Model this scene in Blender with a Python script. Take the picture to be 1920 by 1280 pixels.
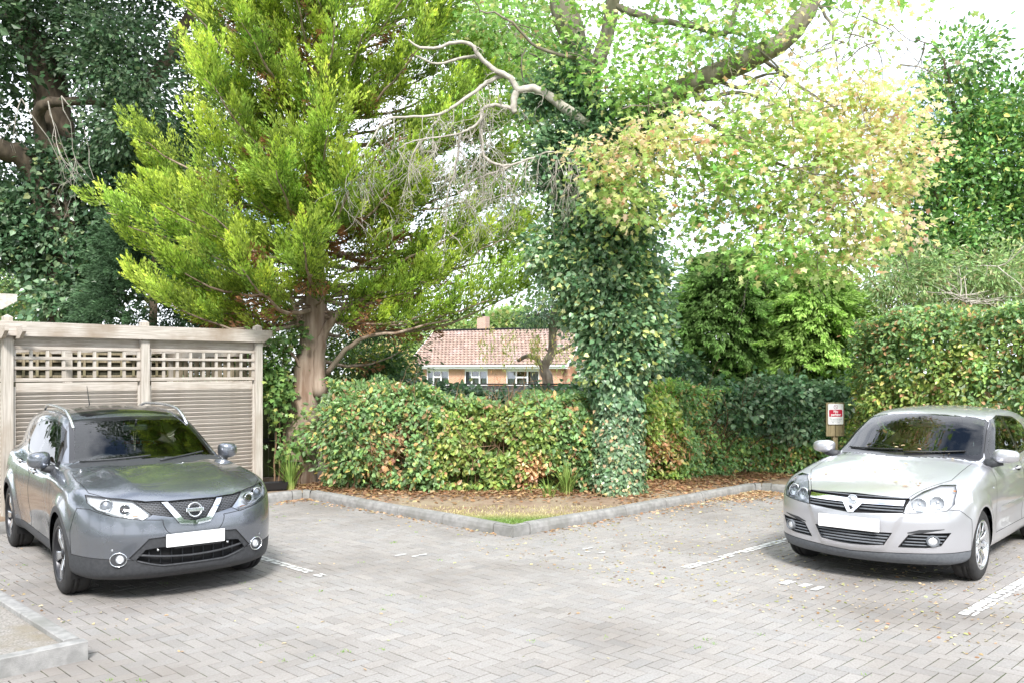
import bpy, bmesh, math, random
import numpy as np
from mathutils import Vector, Matrix

sc = bpy.context.scene
for o in list(bpy.data.objects): bpy.data.objects.remove(o)
COL = sc.collection
random.seed(7); RNG = np.random.default_rng(11)
R = math.radians

# ---------------------------------------------------------------- camera (level, rising front), sky, sun, exposure
FPX, CAMH, HZ = 1646.0, 1.909, 696.0        # focal length and horizon in photograph pixels, eye height in metres
cam = bpy.data.cameras.new('camera'); camo = bpy.data.objects.new('camera', cam); COL.objects.link(camo)
camo.location = (0, 0, CAMH); camo.rotation_euler = (R(90), 0, 0)
cam.sensor_width = 36.0; cam.lens = FPX / 1920 * 36; cam.shift_y = (HZ - 640) / 1920
cam.clip_start = 0.05; cam.clip_end = 3000
sc.camera = camo

SUN_EL, SUN_AZ = 42.0, 176.0                # azimuth clockwise from +y (the view direction)
world = bpy.data.worlds.new('World'); sc.world = world; world.use_nodes = True
nt = world.node_tree; nt.nodes.clear()
def wn(t, **k):
    n = nt.nodes.new(t)
    for a, b in k.items(): setattr(n, a, b)
    return n
wo = wn('ShaderNodeOutputWorld'); wb = wn('ShaderNodeBackground'); wb.inputs[1].default_value = 0.13
sky = wn('ShaderNodeTexSky', sky_type='NISHITA', sun_disc=False, sun_elevation=R(SUN_EL), sun_rotation=R(SUN_AZ), air_density=1.0, dust_density=2.0, ozone_density=1.5)
tc = wn('ShaderNodeTexCoord'); mp = wn('ShaderNodeMapping'); mp.inputs['Scale'].default_value = (1, 1, 2.2); mp.inputs['Location'].default_value = (-3.3, .8, 4.2)
nz = wn('ShaderNodeTexNoise'); nz.inputs['Scale'].default_value = 2.3; nz.inputs['Detail'].default_value = 7; nz.inputs['Roughness'].default_value = 0.55
rp = wn('ShaderNodeValToRGB'); rp.color_ramp.elements[0].position = 0.34; rp.color_ramp.elements[1].position = 0.50
mx = wn('ShaderNodeMix', data_type='RGBA'); mx.inputs[7].default_value = (8.7, 9.1, 9.9, 1)
L = nt.links.new
L(tc.outputs['Generated'], mp.inputs[0]); L(mp.outputs[0], nz.inputs['Vector']); L(nz.outputs[0], rp.inputs[0])
L(rp.outputs[0], mx.inputs[0]); L(sky.outputs[0], mx.inputs[6]); L(mx.outputs[2], wb.inputs[0]); L(wb.outputs[0], wo.inputs[0])

sun = bpy.data.lights.new('sun', 'SUN'); sun.energy = 2.7; sun.angle = R(12); sun.color = (1.0, 0.965, 0.92)
suno = bpy.data.objects.new('sun', sun); COL.objects.link(suno); suno.location = (6, -8, 14)
sd = Vector((math.sin(R(SUN_AZ))*math.cos(R(SUN_EL)), math.cos(R(SUN_AZ))*math.cos(R(SUN_EL)), math.sin(R(SUN_EL))))
suno.rotation_euler = sd.to_track_quat('Z', 'Y').to_euler()
sc.view_settings.view_transform = 'Standard'; sc.view_settings.look = 'None'
sc.view_settings.exposure = 1.13; sc.view_settings.gamma = 1.0; sc.view_settings.use_curve_mapping = False
try:
    sc.cycles.max_bounces = 6; sc.cycles.diffuse_bounces = 3; sc.cycles.glossy_bounces = 3; sc.cycles.transparent_max_bounces = 8; sc.cycles.caustics_reflective = False; sc.cycles.caustics_refractive = False; sc.cycles.use_denoising = True
except Exception: pass

# ---------------------------------------------------------------- helpers
def at(px, py, d): return np.array([(px - 960) * d / FPX, d, CAMH - (py - HZ) * d / FPX])       # world point seen at a photo pixel, at distance d
S2 = 0.70710678
ORG = np.array([0.01, 10.12])
def ab(a, b): return np.array([ORG[0] + (-a + b) * S2, ORG[1] + (a + b) * S2])                # court axes: a runs left-back, b right-back

def tag(o, label=None, cat=None, group=None, kind=None):
    if label: o['label'] = label
    if cat: o['category'] = cat
    if group: o['group'] = group
    if kind: o['kind'] = kind
    return o
def link(name, me, mat=None, parent=None):
    o = bpy.data.objects.new(name, me); COL.objects.link(o)
    if mat is not None and me is not None and len(me.materials) == 0: me.materials.append(mat)
    if parent is not None: o.parent = parent
    return o
def empty(name, loc=(0, 0, 0), rz=0.0):
    o = bpy.data.objects.new(name, None); COL.objects.link(o); o.location = tuple(loc); o.rotation_euler = (0, 0, rz)
    o.empty_display_size = 0.2
    return o
def npmesh(name, V, F, col=None, smooth=False):
    """V (n,3); F (m,k) one polygon size; col (n,3) point colours"""
    me = bpy.data.meshes.new(name)
    V = np.asarray(V, np.float32); F = np.asarray(F, np.int32); k = F.shape[1]
    me.vertices.add(len(V)); me.vertices.foreach_set('co', V.ravel())
    me.loops.add(F.size); me.loops.foreach_set('vertex_index', F.ravel())
    me.polygons.add(len(F)); me.polygons.foreach_set('loop_start', np.arange(0, F.size, k, dtype=np.int32))
    try: me.polygons.foreach_set('loop_total', np.full(len(F), k, dtype=np.int32))
    except Exception: pass
    me.polygons.foreach_set('use_smooth', np.full(len(F), bool(smooth)))
    if col is not None:
        c = np.ones((len(V), 4), np.float32); c[:, :3] = col
        me.attributes.new('Col', 'FLOAT_COLOR', 'POINT').data.foreach_set('color', c.ravel())
    me.update(calc_edges=True); me.validate()
    return me

class MB:
    """collects simple shapes into one mesh"""
    def __init__(s): s.v = []; s.f = []
    def add(s, v, f):
        n = len(s.v); s.v += [tuple(map(float, p)) for p in v]; s.f += [tuple(i + n for i in q) for q in f]; return s
    def box(s, c, size, M=None, bev=0.0):
        hx, hy, hz = [q / 2 for q in size]; c = Vector(c)
        if bev <= 0:
            v = [Vector((x, y, z)) for x in (-hx, hx) for y in (-hy, hy) for z in (-hz, hz)]
            f = [(0, 1, 3, 2), (4, 6, 7, 5), (0, 4, 5, 1), (2, 3, 7, 6), (0, 2, 6, 4), (1, 5, 7, 3)]
        else:
            v = []; f = []; b = bev
            def oct_(z, i): 
                k = b if i else 0
                return [Vector((-hx + k, -hy + k, z)), Vector((hx - k, -hy + k, z)), Vector((hx - k, hy - k, z)), Vector((-hx + k, hy - k, z))]
            v = oct_(-hz, 1) + oct_(-hz + b, 0) + oct_(hz - b, 0) + oct_(hz, 1)
            f = [(3, 2, 1, 0), (12, 13, 14, 15)]
            for r in range(3):
                for i in range(4):
                    f.append((r*4 + i, r*4 + (i+1) % 4, r*4 + 4 + (i+1) % 4, r*4 + 4 + i))
        if M is not None: v = [M @ p for p in v]
        return s.add([p + c for p in v], f)
    def bar(s, p, q, w, h, up=(0, 0, 1), bev=0.0):
        p = Vector(p); q = Vector(q); d = q - p; l = d.length; d.normalize(); u = Vector(up)
        sx = d.cross(u); 
        if sx.length < 1e-4: sx = d.cross(Vector((0, 1, 0)))
        sx.normalize(); u = sx.cross(d)
        M = Matrix((d, sx, u)).transposed()
        return s.box((p + q) / 2, (l, w, h), M, bev)
    def tube(s, pts, rad, n=8, cap=True):
        pts = [Vector(p) for p in pts]
        rad = rad if hasattr(rad, '__len__') else [rad] * len(pts)
        base = len(s.v); prev = None; vs = []
        for i, p in enumerate(pts):
            d = (pts[min(i+1, len(pts)-1)] - pts[max(i-1, 0)]).normalized()
            if prev is None:
                a = Vector((0, 0, 1)) if abs(d.z) < .9 else Vector((1, 0, 0))
                x = d.cross(a).normalized()
            else: x = (prev - d * prev.dot(d)).normalized()
            prev = x; y = d.cross(x)
            vs += [p + (x * math.cos(2*math.pi*k/n) + y * math.sin(2*math.pi*k/n)) * rad[i] for k in range(n)]
        fs = []
        for i in range(len(pts) - 1):
            for k in range(n):
                fs.append((i*n + k, i*n + (k+1) % n, (i+1)*n + (k+1) % n, (i+1)*n + k))
        if cap: fs += [tuple(range(n))[::-1], tuple((len(pts)-1)*n + k for k in range(n))]
        return s.add(vs, fs)
    def lathe(s, prof, n=32, axis='y', c=(0, 0, 0)):
        """prof: (radius, along axis)"""
        vs = []; fs = []; c = Vector(c)
        for r, t in prof:
            for k in range(n):
                a = 2*math.pi*k/n
                p = (r*math.cos(a), t, r*math.sin(a)) if axis == 'y' else ((r*math.cos(a), r*math.sin(a), t) if axis == 'z' else (t, r*math.cos(a), r*math.sin(a)))
                vs.append(Vector(p) + c)
        for i in range(len(prof) - 1):
            for k in range(n): fs.append((i*n + k, i*n + (k+1) % n, (i+1)*n + (k+1) % n, (i+1)*n + k))
        return s.add(vs, fs)
    def prism(s, poly, lo, hi):
        """vertical prism over a plan polygon"""
        n = len(poly)
        s.add([(p[0], p[1], lo) for p in poly] + [(p[0], p[1], hi) for p in poly],
              [tuple(range(n))[::-1], tuple(range(n, 2*n))] + [(i, (i+1) % n, n + (i+1) % n, n + i) for i in range(n)])
        return s
    def build(s, name, mat, parent=None, smooth=False, bevel=0.0):
        me = bpy.data.meshes.new(name); me.from_pydata(s.v, [], s.f); me.update()
        if smooth:
            me.polygons.foreach_set('use_smooth', np.ones(len(me.polygons), bool))
        bm = bmesh.new(); bm.from_mesh(me); bmesh.ops.recalc_face_normals(bm, faces=bm.faces)
        if bevel > 0: bmesh.ops.bevel(bm, geom=[e for e in bm.edges if e.calc_face_angle(0) > .6], offset=bevel, segments=2, affect='EDGES', clamp_overlap=True)
        bm.to_mesh(me); bm.free()
        return link(name, me, mat, parent)

# ---------------------------------------------------------------- materials
def mat_new(name):
    m = bpy.data.materials.new(name); m.use_nodes = True
    t = m.node_tree; b = t.nodes['Principled BSDF']
    return m, t, b
def setp(b, **k):
    for a, v in k.items():
        if a in b.inputs: b.inputs[a].default_value = v
def noisy(name, c1, c2, scale=8.0, rough=0.8, detail=6, bump=0.0, bscale=None, stretch=(1, 1, 1), coord='Object', c3=None, s3=1.5, metal=0.0, spec=0.4, lo=.35, hi=.65, attr=None):
    m, t, b = mat_new(name)
    N = t.nodes.new; K = t.links.new
    tc = N('ShaderNodeTexCoord'); mp = N('ShaderNodeMapping'); mp.inputs['Scale'].default_value = stretch
    src = N('ShaderNodeNewGeometry').outputs['Position'] if coord == 'World' else tc.outputs[coord]
    K(src, mp.inputs[0])
    n1 = N('ShaderNodeTexNoise'); n1.inputs['Scale'].default_value = scale; n1.inputs['Detail'].default_value = detail
    K(mp.outputs[0], n1.inputs['Vector'])
    r = N('ShaderNodeMapRange'); r.inputs[1].default_value = lo; r.inputs[2].default_value = hi; K(n1.outputs[0], r.inputs[0])
    mx = N('ShaderNodeMix'); mx.data_type = 'RGBA'; mx.inputs[6].default_value = (*c1, 1); mx.inputs[7].default_value = (*c2, 1); K(r.outputs[0], mx.inputs[0])
    out = mx.outputs[2]
    if c3 is not None:
        n3 = N('ShaderNodeTexNoise'); n3.inputs['Scale'].default_value = s3; n3.inputs['Detail'].default_value = 5; K(src, n3.inputs['Vector'])
        r3 = N('ShaderNodeMapRange'); r3.inputs[1].default_value = .48; r3.inputs[2].default_value = .68; K(n3.outputs[0], r3.inputs[0])
        m3 = N('ShaderNodeMix'); m3.data_type = 'RGBA'; m3.inputs[7].default_value = (*c3, 1); K(r3.outputs[0], m3.inputs[0]); K(out, m3.inputs[6]); out = m3.outputs[2]
    if attr:
        at_ = N('ShaderNodeAttribute'); at_.attribute_name = attr
        mm = N('ShaderNodeMix'); mm.data_type = 'RGBA'; mm.blend_type = 'MULTIPLY'; mm.inputs[0].default_value = 1; K(out, mm.inputs[6]); K(at_.outputs['Color'], mm.inputs[7]); out = mm.outputs[2]
    K(out, b.inputs['Base Color'])
    setp(b, Roughness=rough, Metallic=metal); b.inputs['Specular IOR Level'].default_value = spec
    if bump > 0:
        n2 = N('ShaderNodeTexNoise'); n2.inputs['Scale'].default_value = bscale or scale * 3; n2.inputs['Detail'].default_value = 8; K(mp.outputs[0], n2.inputs['Vector'])
        bp = N('ShaderNodeBump'); bp.inputs['Strength'].default_value = bump; bp.inputs['Distance'].default_value = 0.01; K(n2.outputs[0], bp.inputs['Height']); K(bp.outputs[0], b.inputs['Normal'])
    return m
def plain(name, c, rough=0.5, metal=0.0, spec=0.5, coat=0.0, emit=None):
    m, t, b = mat_new(name)
    b.inputs['Base Color'].default_value = (*c, 1); setp(b, Roughness=rough, Metallic=metal); b.inputs['Specular IOR Level'].default_value = spec
    if coat: setp(b, **{'Coat Weight': coat, 'Coat Roughness': 0.03})
    return m
def leafmat(name, trans=0.35, rough=0.45, spec=0.35, gain=1.0):
    m, t, b = mat_new(name); N = t.nodes.new; K = t.links.new
    a = N('ShaderNodeAttribute'); a.attribute_name = 'Col'
    tr = N('ShaderNodeBsdfTranslucent'); mixs = N('ShaderNodeMixShader'); mixs.inputs[0].default_value = trans
    hs = N('ShaderNodeHueSaturation'); hs.inputs['Saturation'].default_value = 1.1; hs.inputs['Value'].default_value = 1.25
    K(a.outputs['Color'], b.inputs['Base Color']); K(a.outputs['Color'], hs.inputs['Color']); K(hs.outputs[0], tr.inputs['Color'])
    setp(b, Roughness=rough); b.inputs['Specular IOR Level'].default_value = spec
    K(b.outputs[0], mixs.inputs[1]); K(tr.outputs[0], mixs.inputs[2]); K(mixs.outputs[0], t.nodes['Material Output'].inputs['Surface'])
    return m
# ---------------------------------------------------------------- ground, paving, kerbs
M_soil = noisy('soil', (.21, .145, .10), (.31, .23, .165), 5, .95, bump=.7, bscale=30, c3=(.33, .27, .19), s3=1.1)
M_lawn = noisy('rough_grass', (.07, .10, .035), (.12, .15, .06), 1.2, .95, bump=.5, bscale=20)
M_gravel = noisy('concrete_gravel', (.19, .175, .158), (.33, .31, .285), 60, .95, bump=.9, bscale=70, c3=(.22, .19, .14), s3=2.5)
M_joint = noisy('joint_sand', (.045, .042, .033), (.075, .07, .055), 12, .95, c3=(.05, .07, .02), s3=2.2)
M_paver = noisy('paver_concrete', (.257, .244, .232), (.333, .318, .304), 70, .9, bump=.35, bscale=160, c3=(.205, .188, .172), s3=.45, attr='Col', coord='World')
M_kerb = noisy('kerb_concrete', (.23, .228, .222), (.33, .325, .316), 14, .9, bump=.35, bscale=120, c3=(.19, .19, .175), s3=2.0)
M_paint = noisy('worn_road_paint', (.50, .50, .49), (.74, .74, .72), 26, .8, bump=.2, bscale=90)

def sheet(name, poly, z, mat, kind='structure', label=None, parent=None):
    m = MB(); m.add([(p[0], p[1], z) for p in poly], [tuple(range(len(poly)))])
    o = m.build(name, mat, parent)
    if o.data.polygons[0].normal.z < 0: o.data.flip_normals()
    tag(o, label, kind=kind); return o
sheet('ground', [(-400, -60), (400, -60), (400, 600), (-400, 600)], -0.06, M_lawn, label='open ground stretching away beyond the car park')
paving = sheet('paving', [ab(-14, -14), ab(-14, 5.75), ab(0.02, 5.75), ab(0.02, 0.02), ab(4.5, 0.02), ab(4.5, -14)], -0.004, M_joint, label='grey concrete block paving laid in herringbone over the car park')

def paver_mesh(name, tint):
    m = MB(); m.box((0, 0, -0.03), (.1935, .0935, .06), bev=.002)
    me = bpy.data.meshes.new(name); me.from_pydata(m.v, [], [q for q in m.f if min(q) >= 4]); me.update()
    c = np.ones((len(me.vertices), 4), np.float32); c[:, :3] = tint
    me.attributes.new('Col', 'FLOAT_COLOR', 'POINT').data.foreach_set('color', c.ravel())
    bm = bmesh.new(); bm.from_mesh(me); bmesh.ops.recalc_face_normals(bm, faces=bm.faces); bm.to_mesh(me); bm.free()
    me.materials.append(M_paver); return me
def tint():
    v = random.gauss(1.0, .045); r = random.gauss(0, .01)
    return (v + r + .005, v, v - r)
VARS = [paver_mesh('paver', tint()) for _ in range(24)]
# herringbone, 200 x 100 blocks at 90 degrees along the two kerb directions
BR = []
W_ = 0.1005
for i in range(-110, 110):
    for j in range(-80, 60):
        # cell vectors (1,1) and (2,-2) in block widths
        u = i * 1 + 2 * j; v = i * 1 - 2 * j
        a0, b0 = u * W_, v * W_
        BR.append((a0 + W_, -(b0 + .5*W_), 0)); BR.append((a0 + .5*W_, -(b0 + 2*W_), 1))
REG = [(-9.5, -.92, -9.5, 5.59), (-.92, -.003, -5.01, 5.59), (-.003, 4.41, -5.01, -.003)]
def inside_court(a, b): return any(r[0] - 1e-6 <= a <= r[1] + 1e-6 and r[2] - 1e-6 <= b <= r[3] + 1e-6 for r in REG)
vis = []; cut = []
for (a, b, o) in BR:
    e = .1 if o == 0 else .05; g = .05 if o == 0 else .1
    x, y = ab(a, b)
    if y < 1.2: continue
    px = 960 + FPX * x / y; py = HZ + FPX * CAMH / y
    if px < -700 or px > 2620 or py > 1900: continue
    if all(inside_court(a + p*e, b + q*g) for p in (-1, 1) for q in (-1, 1)):
        vis.append((x, y, o, (0 < px < 1920) and (py < 1290), px, py, a, b)); continue
    for r in REG:                                   # blocks cut along the kerbs
        a0, a1, b0, b1 = max(a - e, r[0]), min(a + e, r[1]), max(b - g, r[2]), min(b + g, r[3])
        if a1 - a0 > .02 and b1 - b0 > .02:
            x, y = ab((a0+a1)/2, (b0+b1)/2); la, lb = a1 - a0, b1 - b0
            cut.append((x, y, o, (la/.2, lb/.1) if o == 0 else (lb/.2, la/.1)))
vis.sort(key=lambda q: (not q[3], q[1]))
ang = {0: R(135), 1: R(45)}
PB = []
bv = VARS[0]; nv = len(bv.vertices); base = np.zeros(nv*3); bv.vertices.foreach_get('co', base); base = base.reshape(-1, 3)
faces = [tuple(p.vertices) for p in bv.polygons]
allV = []; allF = []; allC = []
for k, (x, y, o, on, px, py, a, b) in enumerate(vis):
    dz = random.gauss(0, .0008); rz = ang[o] + random.gauss(0, .006); tx, ty = random.gauss(0, .004), random.gauss(0, .004)
    if k < 300:
        ob = link('paver', random.choice(VARS), None, paving); ob.location = (x, y, dz); ob.rotation_euler = (tx, ty, rz)
    else:
        c, s = math.cos(rz), math.sin(rz)
        q = base.copy(); q[:, 2] += q[:, 0]*ty + q[:, 1]*tx + dz
        v = np.stack([q[:, 0]*c - q[:, 1]*s + x, q[:, 0]*s + q[:, 1]*c + y, q[:, 2]], 1)
        n = len(allV) * nv; allV.append(v); allF.append(n); allC.append(np.tile(tint(), (nv, 1)))
for (x, y, o, sc_) in cut:
    rz = ang[o]; c, s = math.cos(rz), math.sin(rz); q = base * np.array([sc_[0], sc_[1], 1]); q[:, 2] += random.gauss(0, .001)
    v = np.stack([q[:, 0]*c - q[:, 1]*s + x, q[:, 0]*s + q[:, 1]*c + y, q[:, 2]], 1)
    n = len(allV) * nv; allV.append(v); allF.append(n); allC.append(np.tile(tint(), (nv, 1)))
V = np.concatenate(allV); C_ = np.concatenate(allC)
fq = np.array([f for f in faces if len(f) == 4]); F = (np.array(allF)[:, None, None] + fq[None]).reshape(-1, 4)
tag(link('pavers', npmesh('pavers', V, F, C_), M_paver, paving), kind='stuff')

# kerbs: each stone a piece, rounded top edge facing the court
def kerb_stone(name, p, q, inward, parent, h=.125, w=.125, shade=0):
    """p->q along the court-side face (plan), inward: unit plan vector away from the court"""
    p = np.array(p); q = np.array(q); d = q - p; l = np.linalg.norm(d); d = d / l; p = p + d*.004; q = q - d*.004
    inw = np.array(inward)
    prof = [(0, -.05), (0, h*.45), (.012, h*.8), (.028, h*.97), (.045, h), (w - .006, h), (w, h - .006), (w, -.05)]
    tz = [random.gauss(0, .0025), random.gauss(0, .0025)]; off = random.gauss(0, .003)
    V = []
    for e, z0 in ((p, tz[0]), (q, tz[1])):
        for o, z in prof: 
            c = e + inw*(o + off); V.append((c[0], c[1], z + (z0 if z > 0 else 0)))
    n = len(prof); Fs = [(i, i+1, n+i+1, n+i) for i in range(n-1)] + [tuple(range(n)), tuple(range(n, 2*n))[::-1]]
    m = MB(); m.add(V, Fs); return m.build(name, M_kerb, parent)
def kerb_run(name, label, pts, inward_of, lens=.915, first=None):
    root = empty(name); tag(root, label, kind='structure')
    for i in range(len(pts) - 1):
        p, q = np.array(pts[i]), np.array(pts[i+1]); inw = inward_of[i]
        L_ = np.linalg.norm(q - p); t = 0.0; d = (q - p) / L_; k = 0
        while t < L_ - .02:
            st = (first[i] if first and k == 0 and first[i] else lens); st = min(st, L_ - t)
            if L_ - t - st < .12: st = L_ - t
            kerb_stone('kerb_stone', p + d*t, p + d*(t + st), inw, root); t += st; k += 1
    return root
uA = np.array([-S2, S2]); uB = np.array([S2, S2])
kerb_run('island_kerb', 'pale concrete kerb stones meeting in a point around the hedge bed', [ab(.34, 0), ab(4.30, 0)], [uB])
kr = kerb_run('island_kerb', 'pale concrete kerb stones running back from the point to the silver car', [ab(0, .30), ab(0, 5.48)], [uA])
m = MB(); m.prism([ab(0, 0), ab(.336, 0), ab(.336, .125), ab(.125, .125), ab(.125, .296), ab(0, .296)], -.05, .124)
m.build('corner_stone', M_kerb, kr, bevel=.018)
# far corners swing round
def arc(c, r, a0, a1, n=4): return [np.array([c[0] + r*math.cos(R(a0 + (a1-a0)*i/n)), c[1] + r*math.sin(R(a0 + (a1-a0)*i/n))]) for i in range(n+1)]
def seg_run(name, label, pts, side):
    inw = []
    for i in range(len(pts)-1):
        d = pts[i+1] - pts[i]; d = d/np.linalg.norm(d); inw.append(np.array([-d[1], d[0]]) * side)
    return kerb_run(name, label, pts, inw)
seg_run('back_kerb', 'concrete kerb in front of the slatted fence behind the grey car', [ab(4.30, -.0), ab(4.38, -.08), ab(4.42, -.22), ab(4.42, -7.5)], -1)
seg_run('back_kerb', 'concrete kerb behind the silver car below the tall hedge', [ab(0, 5.48), ab(-.06, 5.56), ab(-.2, 5.6), ab(-8.5, 5.6)], 1)
# planter at the left edge of the court
kerb_run('planter_kerb', 'grey kerb stones around the gravel strip left of the grey car', [ab(-.92, -5.02), ab(4.42, -5.02)], [-uB], first=[.915])
seg_run('planter_kerb', 'weathered kerb stones at the near corner in the bottom left', [ab(-.92, -5.03) , ab(-.92, -8.6)], 1)
sheet('gravel_strip', [ab(-.86, -5.08), ab(4.42, -5.08), ab(4.42, -8.5), ab(-.86, -8.5)], .088, M_gravel, label='worn concrete and gravel strip inside the kerb at lower left')

# hedge bed: an uneven soil sheet filling everything behind the kerbs
def bed(name, polyfn, bounds, z0, label, step=.22):
    x0, x1, y0, y1 = bounds; xs = np.arange(x0, x1, step); ys = np.arange(y0, y1, step)
    X, Y = np.meshgrid(xs, ys, indexing='ij'); Z = z0 + RNG.normal(0, .012, X.shape)
    V = np.stack([X, Y, Z], -1).reshape(-1, 3); ny = len(ys); F = []
    a_ = (-(X - ORG[0]) + (Y - ORG[1])) * S2; b_ = ((X - ORG[0]) + (Y - ORG[1])) * S2
    ok = polyfn(a_, b_)
    # snap rim vertices outward is not needed: the kerb's back hides the ragged edge
    for i in range(len(xs)-1):
        for j in range(ny-1):
            if ok[i, j] and ok[i+1, j] and ok[i, j+1] and ok[i+1, j+1]: F.append((i*ny+j, (i+1)*ny+j, (i+1)*ny+j+1, i*ny+j+1))
    o = link(name, npmesh(name, V, np.array(F), smooth=True), M_soil); tag(o, label, kind='structure'); return o
bed('soil_bed', lambda a, b: ((a > .07) & (b > .07)) | ((a > 4.49)) | (b > 5.67), (-16, 16, 9.0, 30), .075, 'brown soil of the hedge bed behind the kerbs', step=.15)

# worn white paint on the blocks: bay lines and the remains of bay numbers
def clip_rect(poly, box):
    for ax, lim, sg in ((0, box[0], 1), (0, box[1], -1), (1, box[2], 1), (1, box[3], -1)):
        out = []
        for i in range(len(poly)):
            p, q = poly[i-1], poly[i]; dp, dq = sg*(p[ax]-lim), sg*(q[ax]-lim)
            if (dp >= 0) != (dq >= 0):
                t = dp/(dp-dq); out.append((p[0]+(q[0]-p[0])*t, p[1]+(q[1]-p[1])*t))
            if dq >= 0: out.append(q)
        poly = out
        if len(poly) < 3: return None
    return poly
def paint_mark(name, label, polys, keep=.85, inset=.004):
    """polys: convex outlines in court axes; the paint lies block by block and stops at the joints"""
    m = MB()
    for (x, y, o, on, px, py, a, b) in vis:
        e = .1 if o == 0 else .05; g = .05 if o == 0 else .1
        for P in polys:
            if min(p[0] for p in P) > a+e or max(p[0] for p in P) < a-e or min(p[1] for p in P) > b+g or max(p[1] for p in P) < b-g: continue
            c = clip_rect(list(P), (a-e+inset, a+e-inset, b-g+inset, b+g-inset))
            if c is None or random.random() > keep: continue
            ca = sum(p[0] for p in c)/len(c); cb = sum(p[1] for p in c)/len(c); k = random.uniform(.86, 1.0)
            # rough the outline
            Q = []
            for i in range(len(c)):
                p, q = c[i-1], c[i]
                for t in (.12, .5, .88):
                    Q.append((ca + (p[0]+(q[0]-p[0])*t - ca)*k + random.gauss(0, .0022), cb + (p[1]+(q[1]-p[1])*t - cb)*k + random.gauss(0, .0022)))
            m.add([(*ab(*p), .0065) for p in Q], [tuple(range(len(Q)))])
    o = m.build(name, M_paint); tag(o, label, kind='structure')
    for p in o.data.polygons:
        if p.normal.z < 0: p.flip()
    return o
def rect(a0, a1, b0, b1): return [(a0, b0), (a1, b0), (a1, b1), (a0, b1)]
paint_mark('bay_line', 'worn white bay line between the silver car and the empty bay', [rect(-2.36, -2.25, .05, 5.3)], .86, .006)
paint_mark('bay_line', 'white bay line running out of the picture right of the silver car', [rect(-4.86, -4.74, .2, 5.3)], .96, .006)
paint_mark('bay_line', 'faded white bay line beside the front of the grey car', [rect(-.12, 4.2, -2.67, -2.57)], .74, .006)
paint_mark('bay_number', 'scraps of a white painted number in front of the silver car', [rect(-3.62, -3.56, .10, .40), rect(-3.50, -3.42, .16, .30), rect(-3.34, -3.25, .12, .30)], .95, .002)
paint_mark('bay_number', 'faint scraps of a painted number in the empty left bay', [rect(-.05, .0, -1.52, -1.30), rect(.10, .15, -1.6, -1.45)], .8)
paint_mark('bay_number', 'faint scraps of a painted number in the empty right bay', [rect(-1.30, -1.25, -.10, .14), rect(-1.18, -1.12, -.06, .10), rect(-1.05, -1.0, .02, .2)], .8)
# ---------------------------------------------------------------- bin store: slatted fence with trellis and pergola beams
def wood(name, c1, c2, c3, grain=(1, 22, 22), rough=.85):
    return noisy(name, c1, c2, 3.0, rough, detail=8, bump=.35, bscale=9, stretch=grain, c3=c3, s3=1.6)
M_wood = wood('weathered_timber', (.38, .34, .295), (.57, .525, .475), (.30, .24, .185))
M_woodv = wood('weathered_timber_upright', (.38, .345, .30), (.55, .51, .46), (.35, .30, .245), grain=(22, 22, 1))
M_wood_dk = wood('shade_toned_timber', (.22, .18, .12), (.34, .29, .20), (.20, .19, .10), grain=(22, 22, 1))  # weathered timber with the enclosure's inner shade painted into its colour
M_green_gate = noisy('green_stained_boards', (.045, .06, .02), (.085, .10, .035), 4, .7, stretch=(30, 30, 1), bump=.3)
M_shade = noisy('shade_painted_boards', (.035, .034, .022), (.07, .066, .04), 5, .9, stretch=(20, 20, 1))  # back boards: shade from the trees overhead put into the colour
M_black = plain('black_plastic', (.015, .015, .016), .45)
M_iron = plain('black_iron', (.02, .02, .022), .5, .6)
M_brick = None

FA = 5.32                                   # court a of the fence line; local frame: x along the fence to the right (uB), y back (uA)
fr = empty('bin_store_fence', (*ab(FA, 0), 0), R(45))
tag(fr, 'weathered grey bin store screen of slats and trellis with pergola beams', 'fence')
POSTS = [-.30, -2.06, -3.80]                # right, middle and corner post
def fbox(name, x, y, z, sx, sy, sz, mat=M_wood, parent=None, bev=.004, rot=None):
    m = MB(); m.box((0, 0, 0), (sx, sy, sz), bev=bev); o = m.build(name, mat, parent or fr); o.location = (x, y, z)
    if rot: o.rotation_euler = rot
    return o
for k, x in enumerate(POSTS):
    fbox('post', x, 0, 1.22, .115, .115, 2.66 if k < 3 else 2.5, M_woodv)
    m = MB(); h = .052
    m.add([(-h, -h, 0), (h, -h, 0), (h, h, 0), (-h, h, 0), (-h, -h, .05), (h, -h, .05), (h, h, .05), (-h, h, .05), (0, 0, .085)],
          [(3, 2, 1, 0), (0, 1, 5, 4), (1, 2, 6, 5), (2, 3, 7, 6), (3, 0, 4, 7), (4, 5, 8), (5, 6, 8), (6, 7, 8), (7, 4, 8)])
    o = m.build('post_cap', M_woodv, fr); o.location = (x, 0, 2.55)
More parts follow.
